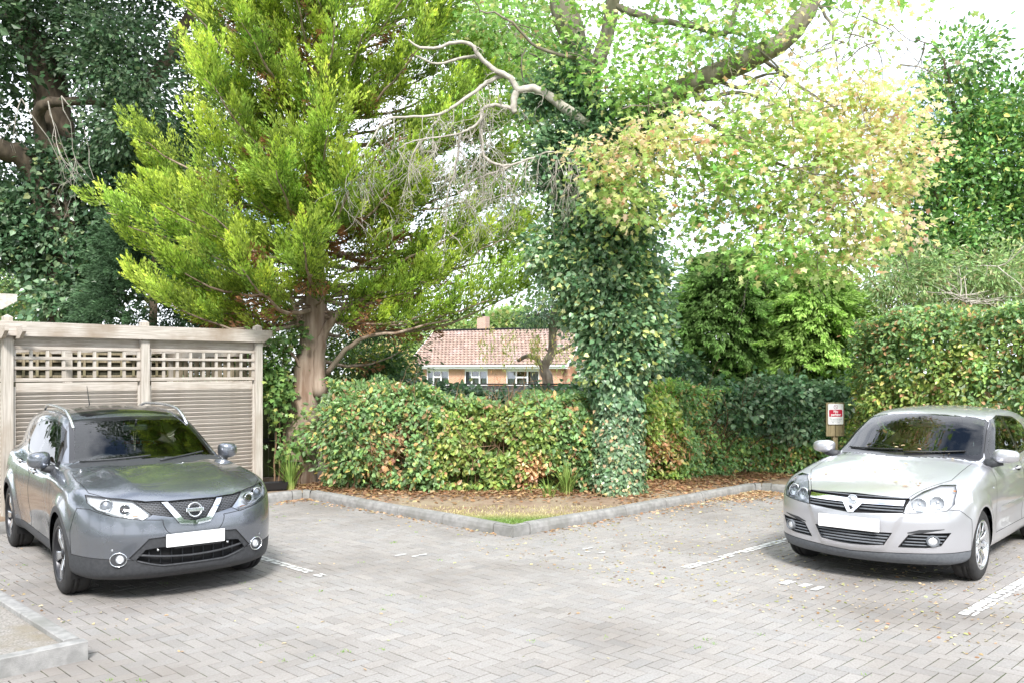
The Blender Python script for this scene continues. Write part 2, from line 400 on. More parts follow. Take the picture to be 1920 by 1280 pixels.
# louvred panels: every slat a piece
LOUV = MB(); 
def slat_mesh(w):
    m = MB(); m.box((0, 0, 0), (w, .012, .062), Matrix.Rotation(R(33), 3, 'X'), bev=.0)
    o = m.build('slat', M_wood); me = o.data; bpy.data.objects.remove(o); return me
def louvre_panel(x0, x1, y, z0, z1, parent, along='x', n=None):
    w = x1 - x0; me = slat_mesh(w - .06); n = n or int((z1 - z0) / .0565)
    for i in range(n):
        o = link('slat', me, None, parent); z = z0 + (i + .5) * (z1 - z0) / n
        o.location = (( x0 + x1) / 2, y + random.gauss(0, .0015), z) if along == 'x' else (y + random.gauss(0, .0015), (x0 + x1) / 2, z)
        o.rotation_euler = (random.gauss(0, .03), random.gauss(0, .0022), R(90) if along != 'x' else 0)
def framed(x0, x1, y, parent, along='x', mat=M_wood):
    """one bay between posts: frame stiles, louvres, top board, trellis"""
    def bx(nm, xa, xb, z0, z1, t=.04, dy=0, m=None):
        c = (xa + xb) / 2; s = xb - xa
        if along == 'x': return fbox(nm, c, y + dy, (z0+z1)/2, s, t, z1 - z0, m or M_wood, parent)
        return fbox(nm, y + dy, c, (z0+z1)/2, t, s, z1 - z0, m or M_woodv, parent)
    bx('stile', x0, x0 + .034, .06, 1.715, .044, m=M_woodv); bx('stile', x1 - .034, x1, .06, 1.715, .044, m=M_woodv)
    bx('top_board', x0 + .036, x1 - .036, 1.655, 1.765, .03); bx('bottom_rail', x0 + .036, x1 - .036, .06, .11, .04)
    louvre_panel(x0 + .003, x1 - .003, y + .004, .115, 1.655, parent, along)
    bx('head_board', x0, x1, 2.238, 2.40, .02, .03)
    # trellis
    bx('trellis_rail', x0, x1, 1.778, 1.825, .034); bx('trellis_rail', x0, x1, 2.19, 2.235, .034)
    for z in (1.955, 2.085): bx('trellis_rail', x0, x1, z - .020, z + .020, .018, -.019 if along == 'x' else -.019)
    n = 8
    for i in range(n + 1):
        xx = x0 + .02 + (x1 - x0 - .04) * i / n
        bx('trellis_upright', xx - .021, xx + .021, 1.826, 2.189, .018, m=M_woodv)
for i in range(2): framed(POSTS[i+1] + .06, POSTS[i] - .06, 0, fr)
# front beam and cross rafters
def beam(name, p, q, w, h, parent=None, cut0=.14, cut1=.14, mat=M_wood):
    """beam with its ends cut away below, p->q along the top edge"""
    p, q = Vector(p), Vector(q); d = (q - p); L_ = d.length; d.normalize(); s = d.cross(Vector((0, 0, 1))).normalized()
    prof = [(0, 0), (L_, 0), (L_, -h*.45), (L_ - cut1, -h), (cut0, -h), (0, -h*.45)]
    V = [p + d*a + Vector((0, 0, b)) + s*o for o in (-w/2, w/2) for a, b in prof]; n = 6
    m = MB(); m.add(V, [tuple(range(n)), tuple(range(n, 2*n))[::-1]] + [(i, (i+1) % n, n + (i+1) % n, n + i) for i in range(n)])
    return m.build(name, mat, parent or fr)
beam('beam', (-4.75, -.085, 2.545), (-.10, -.085, 2.545), .045, .185)
beam('beam', (-4.75, .085, 2.52), (-.12, .085, 2.52), .045, .16)
for x in (POSTS[0] - .11, POSTS[0] + .14): beam('rafter', (x, -.06, 2.43), (x, 3.0, 2.43), .045, .14, mat=M_woodv) if False else None
beam('rafter', (POSTS[0] + .10, .12, 2.47), (POSTS[0] + .10, 3.2, 2.47), .045, .15)
beam('rafter', (POSTS[0] - .10, .112, 2.30), (POSTS[0] - .10, 3.2, 2.30), .045, .15)
for x in (POSTS[2] - .10, POSTS[2] + .10): beam('rafter', (x, -.36, 2.48), (x, 3.2, 2.48), .045, .155)
for x in (-1.1, -2.3, -3.0): beam('rafter', (x, .12, 2.33), (x, 3.2, 2.33), .045, .13)
beam('beam', (.16, .35, 2.44), (-.25, .35, 2.44), .045, .13)
# side wing running back from the corner, and the far side of the enclosure seen through the trellis
for y in (1.75, 3.1):
    fbox('post', POSTS[2], y, 1.22, .115, .115, 2.44, M_woodv)
framed(.06, 1.69, POSTS[2], fr, 'y'); framed(1.81, 3.04, POSTS[2], fr, 'y')
for x in POSTS[:2]: fbox('post', x, 3.1, 1.22, .115, .115, 2.44, M_woodv)
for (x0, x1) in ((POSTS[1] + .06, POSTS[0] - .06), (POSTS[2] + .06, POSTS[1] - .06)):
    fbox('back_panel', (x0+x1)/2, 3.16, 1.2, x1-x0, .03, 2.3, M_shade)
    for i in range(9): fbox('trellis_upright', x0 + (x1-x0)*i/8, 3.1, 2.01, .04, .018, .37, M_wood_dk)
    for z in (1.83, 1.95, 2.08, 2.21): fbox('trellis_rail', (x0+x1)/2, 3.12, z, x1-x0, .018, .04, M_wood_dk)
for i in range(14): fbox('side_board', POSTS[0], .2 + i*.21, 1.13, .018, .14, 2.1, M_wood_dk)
# a neighbouring pergola whose beam end shows at the left edge
pg = empty('pergola', (*at(-70, 1060, 9.3)[:2], 0)); tag(pg, 'pale timber beam end poking in at the left edge above the fence', 'pergola')
e0 = at(32, 552, 9.3); base = np.array(pg.location)
beam('beam', Vector((e0[0], e0[1], e0[2])) - Vector(base), Vector((e0[0] - 1.6, e0[1] - .9, e0[2])) - Vector(base), .045, .165, pg)
m = MB(); m.box((-.2, -.25, 1.3), (.11, .11, 2.7), bev=.004); m.build('post', M_woodv, pg)

# ---------------------------------------------------------------- garden gate beside the fence
gp = at(509, 830, 15.2)
gt = empty('garden_gate', (gp[0], gp[1], .06), R(28)); tag(gt, 'dark green boarded garden gate with black letter box in the shade', 'gate')
for i in range(9):
    m = MB(); m.box((-.40 + i*.1, 0, .86), (.094, .022, 1.62 + .05*math.sin(math.pi*i/8)), bev=.004); m.build('board', M_green_gate, gt)
m = MB(); m.box((-.07, -.055, .66), (.20, .07, .08), bev=.012); m.build('letter_box', M_black, gt)
m = MB(); m.tube([(-.46 + .0*t, -.03, 1.0 + .0*t) for t in (0, 1)] if False else [(.42*math.cos(R(a)), -.05, 1.02 + .42*math.sin(R(a))) for a in range(90, 185, 10)], .012, 6); m.build('iron_hoop', M_iron, gt)
for x in (-.52, .54):
    m = MB(); m.box((x, 0, .95), (.11, .11, 1.9), bev=.006); m.build('gate_post', M_green_gate, gt)
# dark plastic planter by the fence foot
pp = at(500, 912, 13.6)
m = MB(); m.add([(-.16, -.09, 0), (.16, -.09, 0), (.16, .09, 0), (-.16, .09, 0), (-.19, -.11, .11), (.19, -.11, .11), (.19, .11, .11), (-.19, .11, .11), (-.17, -.09, .11), (.17, -.09, .11), (.17, .09, .11), (-.17, .09, .11), (-.15, -.08, .05), (.15, -.08, .05), (.15, .08, .05), (-.15, .08, .05)],
      [(3, 2, 1, 0)] + [(i, (i+1) % 4, 4+(i+1) % 4, 4+i) for i in range(4)] + [(4+i, 4+(i+1) % 4, 8+(i+1) % 4, 8+i) for i in range(4)] + [(8+i, 8+(i+1) % 4, 12+(i+1) % 4, 12+i) for i in range(4)] + [(12, 13, 14, 15)])
o = m.build('plastic_trough', M_black); o.location = (pp[0] + .12, pp[1], .09); o.rotation_euler = (0, 0, .5); tag(o, 'small black plastic trough at the foot of the right fence post', 'planter')

# ---------------------------------------------------------------- no parking sign
M_signw = plain('sign_white', (.82, .83, .85), .35); M_signr = plain('sign_red', (.50, .025, .06), .4); M_signg = plain('sign_grey_print', (.38, .40, .44), .5)
SD = 14.55
sp_ = at(1567, 775.5, SD)
sg = empty('no_parking_sign', (sp_[0], sp_[1], .08), R(4)); tag(sg, 'white and red No parking sign on a board among the hedge leaves', 'sign')
zs = sp_[2] - .08; U = SD / FPX              # metres per photo pixel
SBM = wood('sign_board', (.22, .18, .10), (.34, .28, .17), (.19, .20, .09), grain=(22, 22, 1))
for dx in (-.075, .085):
    m = MB(); m.box((dx, .035, zs - .09), (.15, .025, .56), bev=.004); m.build('backing_board', SBM, sg)
m = MB(); m.box((.02, .09, (zs + .0)/2), (.08, .08, zs + .0), bev=.004); m.build('post', SBM, sg)
def rrect(w, h, r, n=4):
    P = []
    for cx, cz, a0 in ((w/2-r, h/2-r, 0), (-w/2+r, h/2-r, 90), (-w/2+r, -h/2+r, 180), (w/2-r, -h/2+r, 270)):
        P += [(cx + r*math.cos(R(a0 + 90*i/n)), cz + r*math.sin(R(a0 + 90*i/n))) for i in range(n+1)]
    return P
def plate_(poly, y0, y1):
    n = len(poly); m = MB(); m.add([(p[0], y0, p[1]) for p in poly] + [(p[0], y1, p[1]) for p in poly], [tuple(range(n)), tuple(range(n, 2*n))[::-1]] + [(i, (i+1) % n, n+(i+1) % n, n+i) for i in range(n)]); return m
SW, SH = 29.5*U, 38.5*U
o = plate_(rrect(SW, SH, .018), 0, .012).build('sign_plate', M_signw, sg); o.location = (0, 0, zs)
o = plate_(rrect(SW*.86, SH*.335, .012), -.003, 0.0005).build('red_panel', M_signr, sg); o.location = (0, 0, zs + SH*.045)
def words(name, body, size, mat, z, x=0, bold=0.0):
    c = bpy.data.curves.new(name, 'FONT'); c.body = body; c.size = size; c.align_x = 'CENTER'; c.align_y = 'CENTER'; c.offset = bold; c.extrude = .0008
    o = bpy.data.objects.new(name, c); COL.objects.link(o); dg = bpy.context.evaluated_depsgraph_get(); dg.update()
    me = bpy.data.meshes.new_from_object(o.evaluated_get(dg)); bpy.data.objects.remove(o); me.materials.clear(); me.materials.append(mat)
    o = link(name, me, None, sg); o.location = (x, -.0045, z); o.rotation_euler = (R(90), 0, 0); return o
words('lettering', 'No', SH*.175, M_signw, zs + SH*.125, bold=.0018); words('lettering', 'parking', SH*.165, M_signw, zs - SH*.025, bold=.0018)
for i, t in enumerate(('This parking space', 'is reserved for', 'flat 11 only')): words('small_print', t, SH*.085, M_signg, zs - SH*(.235 + .085*i))
m = MB(); m.lathe([(.030, -.004), (.036, -.004), (.036, .001), (.030, .001)], 24, 'y'); m.bar((-.022, -.003, .022), (.022, -.003, -.022), .004, .006)
o = m.build('prohibition_symbol', plain('sign_symbol', (.45, .25, .33), .4), sg); o.location = (0, 0, zs + SH*.35)

# ---------------------------------------------------------------- bungalow beyond the hedge
M_tile = noisy('clay_tiles', (.24, .165, .13), (.35, .25, .20), 6, .85, c3=(.37, .27, .24), s3=.6, bump=.3, bscale=25, attr='Col')
M_bwall = None
def brickmat(name, c1, c2, mortar, sc=1.0):
    m, t, b = mat_new(name); N = t.nodes.new; K = t.links.new
    tc = N('ShaderNodeTexCoord'); mp = N('ShaderNodeMapping'); mp.inputs['Rotation'].default_value = (R(90), 0, 0); K(tc.outputs['Object'], mp.inputs[0])
    bt = N('ShaderNodeTexBrick'); bt.inputs['Color1'].default_value = (*c1, 1); bt.inputs['Color2'].default_value = (*c2, 1); bt.inputs['Mortar'].default_value = (*mortar, 1)
    bt.inputs['Scale'].default_value = 1.0; bt.inputs['Brick Width'].default_value = .225; bt.inputs['Row Height'].default_value = .075; bt.inputs['Mortar Size'].default_value = .01
    K(mp.outputs[0], bt.inputs['Vector']); K(bt.outputs[0], b.inputs['Base Color']); setp(b, Roughness=.9); return m
M_bwall = brickmat('orange_brick', (.48, .20, .10), (.58, .30, .17), (.52, .44, .37))
M_upvc = plain('white_window_frame', (.80, .80, .80), .35)
def glass_mat(name, tint, refl=.06):
    m, t, b = mat_new(name); N = t.nodes.new; K = t.links.new
    fr_ = N('ShaderNodeFresnel'); fr_.inputs[0].default_value = 1.5
    tr = N('ShaderNodeBsdfTransparent'); tr.inputs[0].default_value = (*tint, 1); gl = N('ShaderNodeBsdfGlossy'); gl.inputs['Roughness'].default_value = 0.0
    mx = N('ShaderNodeMixShader'); ad = N('ShaderNodeMath'); ad.operation = 'ADD'; ad.inputs[1].default_value = refl; ad.use_clamp = True
    K(fr_.outputs[0], ad.inputs[0]); K(ad.outputs[0], mx.inputs[0]); K(tr.outputs[0], mx.inputs[1]); K(gl.outputs[0], mx.inputs[2]); K(mx.outputs[0], t.nodes['Material Output'].inputs['Surface']); return m
M_pane = glass_mat('house_glass', (.72, .76, .78), .1)
M_curtain = noisy('net_curtain', (.66, .70, .73), (.82, .84, .86), 6, .9, stretch=(14, 1, 1))
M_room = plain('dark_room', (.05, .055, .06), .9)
HD = 62.0; HROT = R(-26)
h0 = at(764, 685, HD)
hs = empty('brick_bungalow', (h0[0], h0[1], 0), HROT); tag(hs, 'brick bungalow with clay tiled roof and white windows beyond the hedge', 'house')
HL, HDP, EZ, RZ = 12.2, 7.6, h0[2] - .02, h0[2] + 2.55
def hb(name, x0, x1, y0, y1, z0, z1, mat, parent=None):
    m = MB(); m.box(((x0+x1)/2, (y0+y1)/2, (z0+z1)/2), (x1-x0, y1-y0, z1-z0)); return m.build(name, mat, parent or hs)
WIN = [(1.30, 3.10), (4.35, 6.15), (7.55, 10.0)]   # windows along the front
x = .35
for (a, b) in WIN + [(HL - .3, None)]:
    hb('brick_pier', x, a, .45, .70, 0, EZ, M_bwall); x = b
for (a, b) in WIN:
    hb('brick_apron', a, b, .45, .70, 0, .95, M_bwall)
    w = hb('window', a, b, .56, .60, .95, EZ - .28, M_upvc) if False else empty('window'); w.parent = hs
    z0, z1 = .95, EZ - .30; wdt = b - a
    hb('lintel_panel', a, b, .46, .62, z1, EZ, M_upvc, w)
    xs_ = [a, a + wdt*.30, a + wdt*.64, b]
    for xx in (a + .03, xs_[1], xs_[2], b - .03): hb('frame_upright', xx - .045, xx + .045, .48, .56, z0, z1, M_upvc, w)
    for zz in (z0 + .04, z1 - .04): hb('frame_rail', a, b, .485, .555, zz - .045, zz + .045, M_upvc, w)
    hb('frame_rail', xs_[1], xs_[2], .485, .555, z1 - .52, z1 - .42, M_upvc, w)
    hb('sill', a - .05, b + .05, .38, .55, z0 - .08, z0, M_upvc, w)
    hb('pane', a, b, .515, .522, z0, z1, M_pane, w)
    hb('curtain', a + .05, xs_[1] - .05, .70, .72, z0, z1, M_curtain, w); hb('curtain', xs_[2] + .1, b - .1, .70, .72, z0, z1, M_curtain, w)
    hb('curtain', xs_[1] + .1, xs_[2] - .2, .74, .76, z0, z1 - .6, M_curtain, w)
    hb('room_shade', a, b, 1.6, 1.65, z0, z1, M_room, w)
hb('end_wall', .35, .60, .70, HDP - .4, 0, EZ, M_bwall); hb('back_wall', .35, HL - .3, HDP - .65, HDP - .4, 0, EZ, M_bwall)
# gable walls
for gx in (.35, HL - .55):
    m = MB(); pr = [(.45, 0), (HDP - .4, 0), (HDP - .4, EZ), (HDP/2, RZ - .15), (.45, EZ)]
    m.add([(gx, p[0], p[1]) for p in pr] + [(gx + .25, p[0], p[1]) for p in pr], [(0, 1, 2, 3, 4), (9, 8, 7, 6, 5)] + [(i, (i+1) % 5, 5+(i+1) % 5, 5+i) for i in range(5)]); m.build('gable_wall', M_bwall, hs)
# tiled roof: courses of overlapping, slightly bowed tiles
def tile_roof(name, x0, x1, ye, ze, yr, zr, parent, gauge=.33, tw=.30):
    L_ = math.hypot(yr - ye, zr - ze); n = int(L_ / gauge) + 1; dy, dz = (yr-ye)/L_, (zr-ze)/L_; ny, nz = (-dz, dy) if yr > ye else (dz, -dy)
    V = []; F = []; C = []
    for r in range(n):
        s0 = r*gauge; s1 = min(s0 + gauge*1.15, L_)
        k = int((x1-x0)/tw); off = (r % 2)*tw*.5
        for c in range(k + 1):
            xa = max(x0, x0 + c*tw - off); xb = min(x1, x0 + (c+1)*tw - off)
            if xb - xa < .05: continue
            t = random.gauss(1, .10); b_ = len(V); xm = (xa+xb)/2
            for s, lift in ((s0, .05), (s1, .012)):
                for xx, hh in ((xa + .008, 0), (xm - .06, .028), (xm + .06, .028), (xb - .008, 0)):
                    V.append((xx, ye + dy*s + ny*(lift+hh), ze + dz*s + nz*(lift+hh))); C.append((t, t*random.gauss(1, .02), t))
            for i in range(3): F.append((b_+i, b_+i+1, b_+4+i+1, b_+4+i))
    # underlay
    me = npmesh(name, np.array(V), np.array(F), np.array(C)); o = link(name, me, M_tile, parent)
    m = MB(); m.add([(x0, ye, ze), (x1, ye, ze), (x1, yr, zr), (x0, yr, zr), (x0, ye, ze - .1), (x1, ye, ze - .1), (x1, yr, zr - .1), (x0, yr, zr - .1)], [(0, 1, 2, 3), (7, 6, 5, 4), (0, 4, 5, 1), (1, 5, 6, 2), (2, 6, 7, 3), (3, 7, 4, 0)])
    m.build('roof_deck', noisy('roof_felt', (.16, .10, .085), (.2, .13, .11), 5), o); tag(o, kind='stuff'); return o
tile_roof('roof_tiles', -.05, HL, -.02, EZ + .05, HDP/2, RZ, hs); tile_roof('roof_tiles', -.05, HL, HDP + .02, EZ + .05, HDP/2, RZ, hs)
m = MB(); m.tube([(-.05, HDP/2, RZ + .03), (HL, HDP/2, RZ + .03)], .11, 8); m.build('ridge', M_tile, hs)
hb('gutter', -.05, HL, -.16, -.03, EZ - .06, EZ + .05, M_upvc); hb('fascia', -.03, HL - .02, -.025, .0, EZ - .2, EZ + .02, M_upvc); hb('soffit', -.02, HL - .02, .003, .45, EZ - .2, EZ - .17, M_upvc)
m = MB(); m.tube([(.25, -.09, EZ - .06), (.3, .1, EZ - .25), (.52, .38, EZ - .5), (.52, .38, 0)], .05, 8); m.build('downpipe', M_upvc, hs)
for sx in (-.06, HL + .01):
    m = MB(); m.bar((sx, -.05, EZ - .02), (sx, HDP/2, RZ - .03), .03, .2); m.build('bargeboard', M_upvc, hs)
ch = hb('chimney', 3.55, 4.25, HDP/2 - .05, HDP/2 + .6, RZ - .5, RZ + 1.0, brickmat('chimney_brick', (.34, .19, .14), (.42, .27, .20), (.45, .40, .35)))
hb('chimney_flashing', 3.4, 4.4, HDP/2 - .5, HDP/2 - .02, RZ - .42, RZ - .24, plain('lead_flashing', (.62, .60, .58), .6), ch)
for dx in (3.9,):
    m = MB(); m.lathe([(.13, RZ + 1.0), (.12, RZ + 1.16), (.14, RZ + 1.18), (.10, RZ + 1.18)], 12, 'z', (dx, HDP/2 + .27, 0)); m.build('chimney_pot', M_tile, ch)
# side extension: grey clad, right of the gable
hb('side_extension_wall', HL + .1, HL + 3.4, 1.4, 5.5, 0, EZ - .1, noisy('grey_cladding', (.42, .42, .40), (.55, .55, .53), 3, .8, stretch=(1, 1, 12)))
hb('extension_fascia', HL + .05, HL + 3.5, 1.3, 5.6, EZ - .1, EZ + .22, M_upvc)

# flat-roofed outbuilding glimpsed through the right-hand conifer
bd = 40.0; b0 = at(1196, 685, bd)
gb = empty('brick_outbuilding', (b0[0], b0[1], 0), R(-8)); tag(gb, 'low brick outbuilding with white fascia glimpsed under the right conifer', 'outbuilding')
for args in (('wall', 0, 3.7, 0, 4, 0, 2.25, M_bwall), ('fascia', -.12, 3.9, -.12, 4.1, 2.255, 2.52, M_upvc), ('roof', -.15, 3.95, -.15, 4.15, 2.525, 2.60, noisy('grey_felt', (.30, .30, .31), (.42, .42, .43), 4))):
    hb(*args, parent=gb)
m = MB(); m.add([(-.1, -.1, 2.605), (3.9, -.1, 2.605), (3.9, 3.5, 3.7), (-.1, 3.5, 3.7)], [(0, 1, 2, 3)]); m.build('pitched_roof', noisy('pale_slates', (.40, .40, .42), (.55, .55, .56), 5, stretch=(1, 6, 1)), gb)
hb('door_frame', -.01, .55, -.05, -.005, 0, 2.05, M_upvc, gb); hb('window_frame', 2.6, 3.5, -.05, -.005, .9, 1.9, M_upvc, gb)

# weathered grey boarded garden fence in front of the bungalow, dark capping
GFD = 18.5
g0 = at(790, 718, GFD); g1 = at(1160, 713.5, GFD - .5)
gf = empty('garden_fence', (g0[0], g0[1], 0)); tag(gf, 'grey horizontally boarded garden fence with dark cap behind the hedge', 'fence')
gL = Vector((g1[0]-g0[0], g1[1]-g0[1], 0)); gd = gL.normalized(); gl = gL.length; gz = g0[2]
gf.rotation_euler = (0, 0, math.atan2(gd.y, gd.x))
M_gf = noisy('grey_fence_board', (.24, .24, .265), (.36, .36, .385), 2.2, .85, stretch=(1, 14, 14), bump=.3, c3=(.27, .25, .25))
for i in range(11):
    m = MB(); m.box((gl/2 + random.gauss(0, .01), 0, gz - .035 - .15*i - .075), (gl, .022, .145), bev=.004); m.build('board', M_gf, gf)
m = MB(); m.box((gl/2, 0, gz - .012), (gl + .1, .09, .03), bev=.004); m.build('capping', plain('dark_capping', (.06, .055, .055), .7), gf)
for i in range(4):
    m = MB(); m.box((.05 + i*(gl-.1)/3, .07, gz/2 - .03), (.1, .1, gz - .06), bev=.004); m.build('post', M_gf, gf)
# ---------------------------------------------------------------- car body shapes (implicit surfaces, metres, x forward from the front axle)
def spl(xs, ys):
    xs = np.asarray(xs, float); ys = np.asarray(ys, float)
    if xs[0] > xs[-1]: xs, ys = xs[::-1], ys[::-1]
    h = np.diff(xs); dl = np.diff(ys) / h
    m = np.zeros(len(xs)); m[0] = dl[0]; m[-1] = dl[-1]
    for i in range(1, len(xs) - 1):
        if dl[i-1] * dl[i] > 0:
            w1 = 2*h[i] + h[i-1]; w2 = h[i] + 2*h[i-1]
            m[i] = (w1 + w2) / (w1 / dl[i-1] + w2 / dl[i])
    X = np.linspace(xs[0], xs[-1], 600)
    k = np.clip(np.searchsorted(xs, X) - 1, 0, len(h) - 1)
    t = (X - xs[k]) / h[k]
    Y = (ys[k]*(1+2*t)*(1-t)**2 + h[k]*m[k]*t*(1-t)**2 + ys[k+1]*t*t*(3-2*t) + h[k]*m[k+1]*t*t*(t-1))
    Y = np.convolve(np.pad(Y, 8, mode='edge'), np.ones(17)/17, 'valid')
    return lambda q: np.interp(q, X, Y)

def smax(a, b, k):
    h = np.maximum(k - np.abs(a - b), 0.0) / k
    return np.maximum(a, b) + h*h*k*0.25
def smin(a, b, k): return -smax(-a, -b, k)
def sstep(a, b, x):
    t = np.clip((x - a) / (b - a), 0, 1); return t*t*(3 - 2*t)

class CarShape:
    def __init__(s, spec):
        s.sp = spec
        for k in ('ztop', 'zbot', 'xf', 'bow', 'xr', 'rbow', 'wz', 'wx', 'roof', 'wc', 'wcx'):
            setattr(s, k, spl(*spec[k]))
    def F(s, P):
        x, y, z = P[..., 0], np.abs(P[..., 1]), P[..., 2] / s.sp.get('zs', 1.0)
        sp = s.sp; wb = sp['wheelbase']
        zt = s.ztop(x) - sp['crown'] * (y/0.8)**2.2
        if 'ridge' in sp:
            ry, rw, rh = sp['ridge']
            yc = ry + 0.10*np.clip((0.8 - x)/1.2, 0, 1)
            zt = zt + rh*np.exp(-((y - yc)/rw)**2) * sstep(-.5, 0, x) * (1 - sstep(.6, .9, x))
        f1 = z - zt
        f2 = s.zbot(x) - z
        w = s.wz(z) * s.wx(x)
        for xc in (0.0, -wb):
            r = np.sqrt((x - xc)**2 + (z - sp['wheel_r'])**2)
            w = w + sp['flare'] * (1 - sstep(sp['arch_r'], sp['arch_r'] + 0.16, r))
        # doors tuck in below the shoulder line
        dm = sstep(-.35, -.7, x) * sstep(-wb + .35, -wb + .75, x) if False else (1 - sstep(-.75, -.40, x)) * sstep(-wb + .40, -wb + .75, x)
        w = w - dm * sp['tuck'] * np.exp(-((z - sp['tuck_z'])/0.13)**2)
        if 'crease' in sp:
            cz = sp['crease'][0] + sp['crease'][1]*x
            w = w + sp['crease'][2]*np.exp(-((z - cz)/0.03)**2) * (1 - sstep(.1, .4, x))
        f3 = y - w
        xfz = s.xf(z)
        if 'nose' in sp: xfz = xfz + sp['nose'](y, z)
        f4 = x - (xfz - s.bow(y))
        f5 = (s.xr(z) + s.rbow(y)) - x
        f = smax(f1, f3, sp['k_top'])
        f = smax(f, f2, 0.10)
        f = smax(smax(f, f4, sp['k_front']), f5, 0.12)
        xq = x + sp['screen_bow'] * (y/0.6)**2
        zr = s.roof(xq) - sp['roof_crown'] * (y/0.6)**2
        sl = (s.roof(xq + .01) - s.roof(xq - .01)) / .02
        g1 = (z - zr) / np.sqrt(1 + sl*sl)
        g3 = (y - s.wc(z) * s.wcx(x)) * 0.95
        g = smax(g1, g3, sp['k_cabin'])
        g = smax(g, 0.75 - z, 0.05)
        return smin(f, g, sp['k_join'])
    def grad(s, P, e=0.004):
        G = np.zeros_like(P)
        for i in range(3):
            d = np.zeros(3); d[i] = e
            G[..., i] = (s.F(P + d) - s.F(P - d))
        n = np.linalg.norm(G, axis=-1, keepdims=True)
        return G / np.maximum(n, 1e-9), n[..., 0] / (2*e)
    def nets(s, h):
        sp = s.sp
        xs = np.arange(sp['x'][0] - 3*h, sp['x'][1] + 3*h, h)
        ys = np.arange(-h/2, sp['w'] + 4*h, h)
        zs = np.arange(0.05, sp['h'] + 3*h, h)
        P = np.stack(np.meshgrid(xs, ys, zs, indexing='ij'), -1)
        V = s.F(P)
        S = V < 0
        nx, ny, nz = S.shape
        acc = np.zeros((nx-1, ny-1, nz-1, 3)); cnt = np.zeros((nx-1, ny-1, nz-1))
        def sl(a, o): return tuple(slice(oo, oo + n - 1) for oo, n in zip(o, a.shape))
        corners = [(i, j, k) for i in (0, 1) for j in (0, 1) for k in (0, 1)]
        for c in corners:
            for ax in range(3):
                if c[ax]: continue
                d = list(c); d[ax] = 1
                s0 = S[c[0]:nx-1+c[0], c[1]:ny-1+c[1], c[2]:nz-1+c[2]]; s1 = S[d[0]:nx-1+d[0], d[1]:ny-1+d[1], d[2]:nz-1+d[2]]
                v0 = V[c[0]:nx-1+c[0], c[1]:ny-1+c[1], c[2]:nz-1+c[2]]; v1 = V[d[0]:nx-1+d[0], d[1]:ny-1+d[1], d[2]:nz-1+d[2]]
                m = s0 != s1
                t = np.where(m, v0 / np.where(np.abs(v0 - v1) < 1e-12, 1, v0 - v1), 0)
                base = np.zeros(m.shape + (3,)); base[...] = c
                base[..., ax] += t
                acc += base * m[..., None]; cnt += m
        act = cnt > 0
        idx = -np.ones(act.shape, int); idx[act] = np.arange(act.sum())
        ii = np.argwhere(act)
        verts = (ii + acc[act] / cnt[act][:, None]) * h + np.array([xs[0], ys[0], zs[0]])
        quads = []
        for ax in range(3):
            o = [0, 0, 0]; 
            a, b = [(1, 2), (2, 0), (0, 1)][ax]
            lo = [slice(0, nx), slice(0, ny), slice(0, nz)]; hi = list(lo)
            lo[ax] = slice(0, (nx, ny, nz)[ax] - 1); hi[ax] = slice(1, (nx, ny, nz)[ax])
            s0, s1 = S[tuple(lo)], S[tuple(hi)]
            e = np.argwhere(s0 != s1)
            flip = s0[tuple(e.T)]
            ok = (e[:, a] > 0) & (e[:, b] > 0) & (e[:, a] < (nx, ny, nz)[a] - 1) & (e[:, b] < (nx, ny, nz)[b] - 1)
            e, flip = e[ok], flip[ok]
            q = []
            for da, db in ((-1, -1), (0, -1), (0, 0), (-1, 0)):
                t = e.copy(); t[:, a] += da; t[:, b] += db
                q.append(idx[tuple(t.T)])
            q = np.stack(q, 1)
            q[~flip] = q[~flip][:, ::-1]
            quads.append(q)
        quads = np.concatenate(quads)
        quads = quads[(quads >= 0).all(1)]
        on0 = np.abs(verts[:, 1]) < h*0.51
        for _ in range(4):
            G, n = s.grad(verts)
            st = np.clip(s.F(verts) / np.maximum(n, .3), -h, h)
            verts = verts - G * st[:, None]
        verts[on0, 1] = 0
        return verts, quads

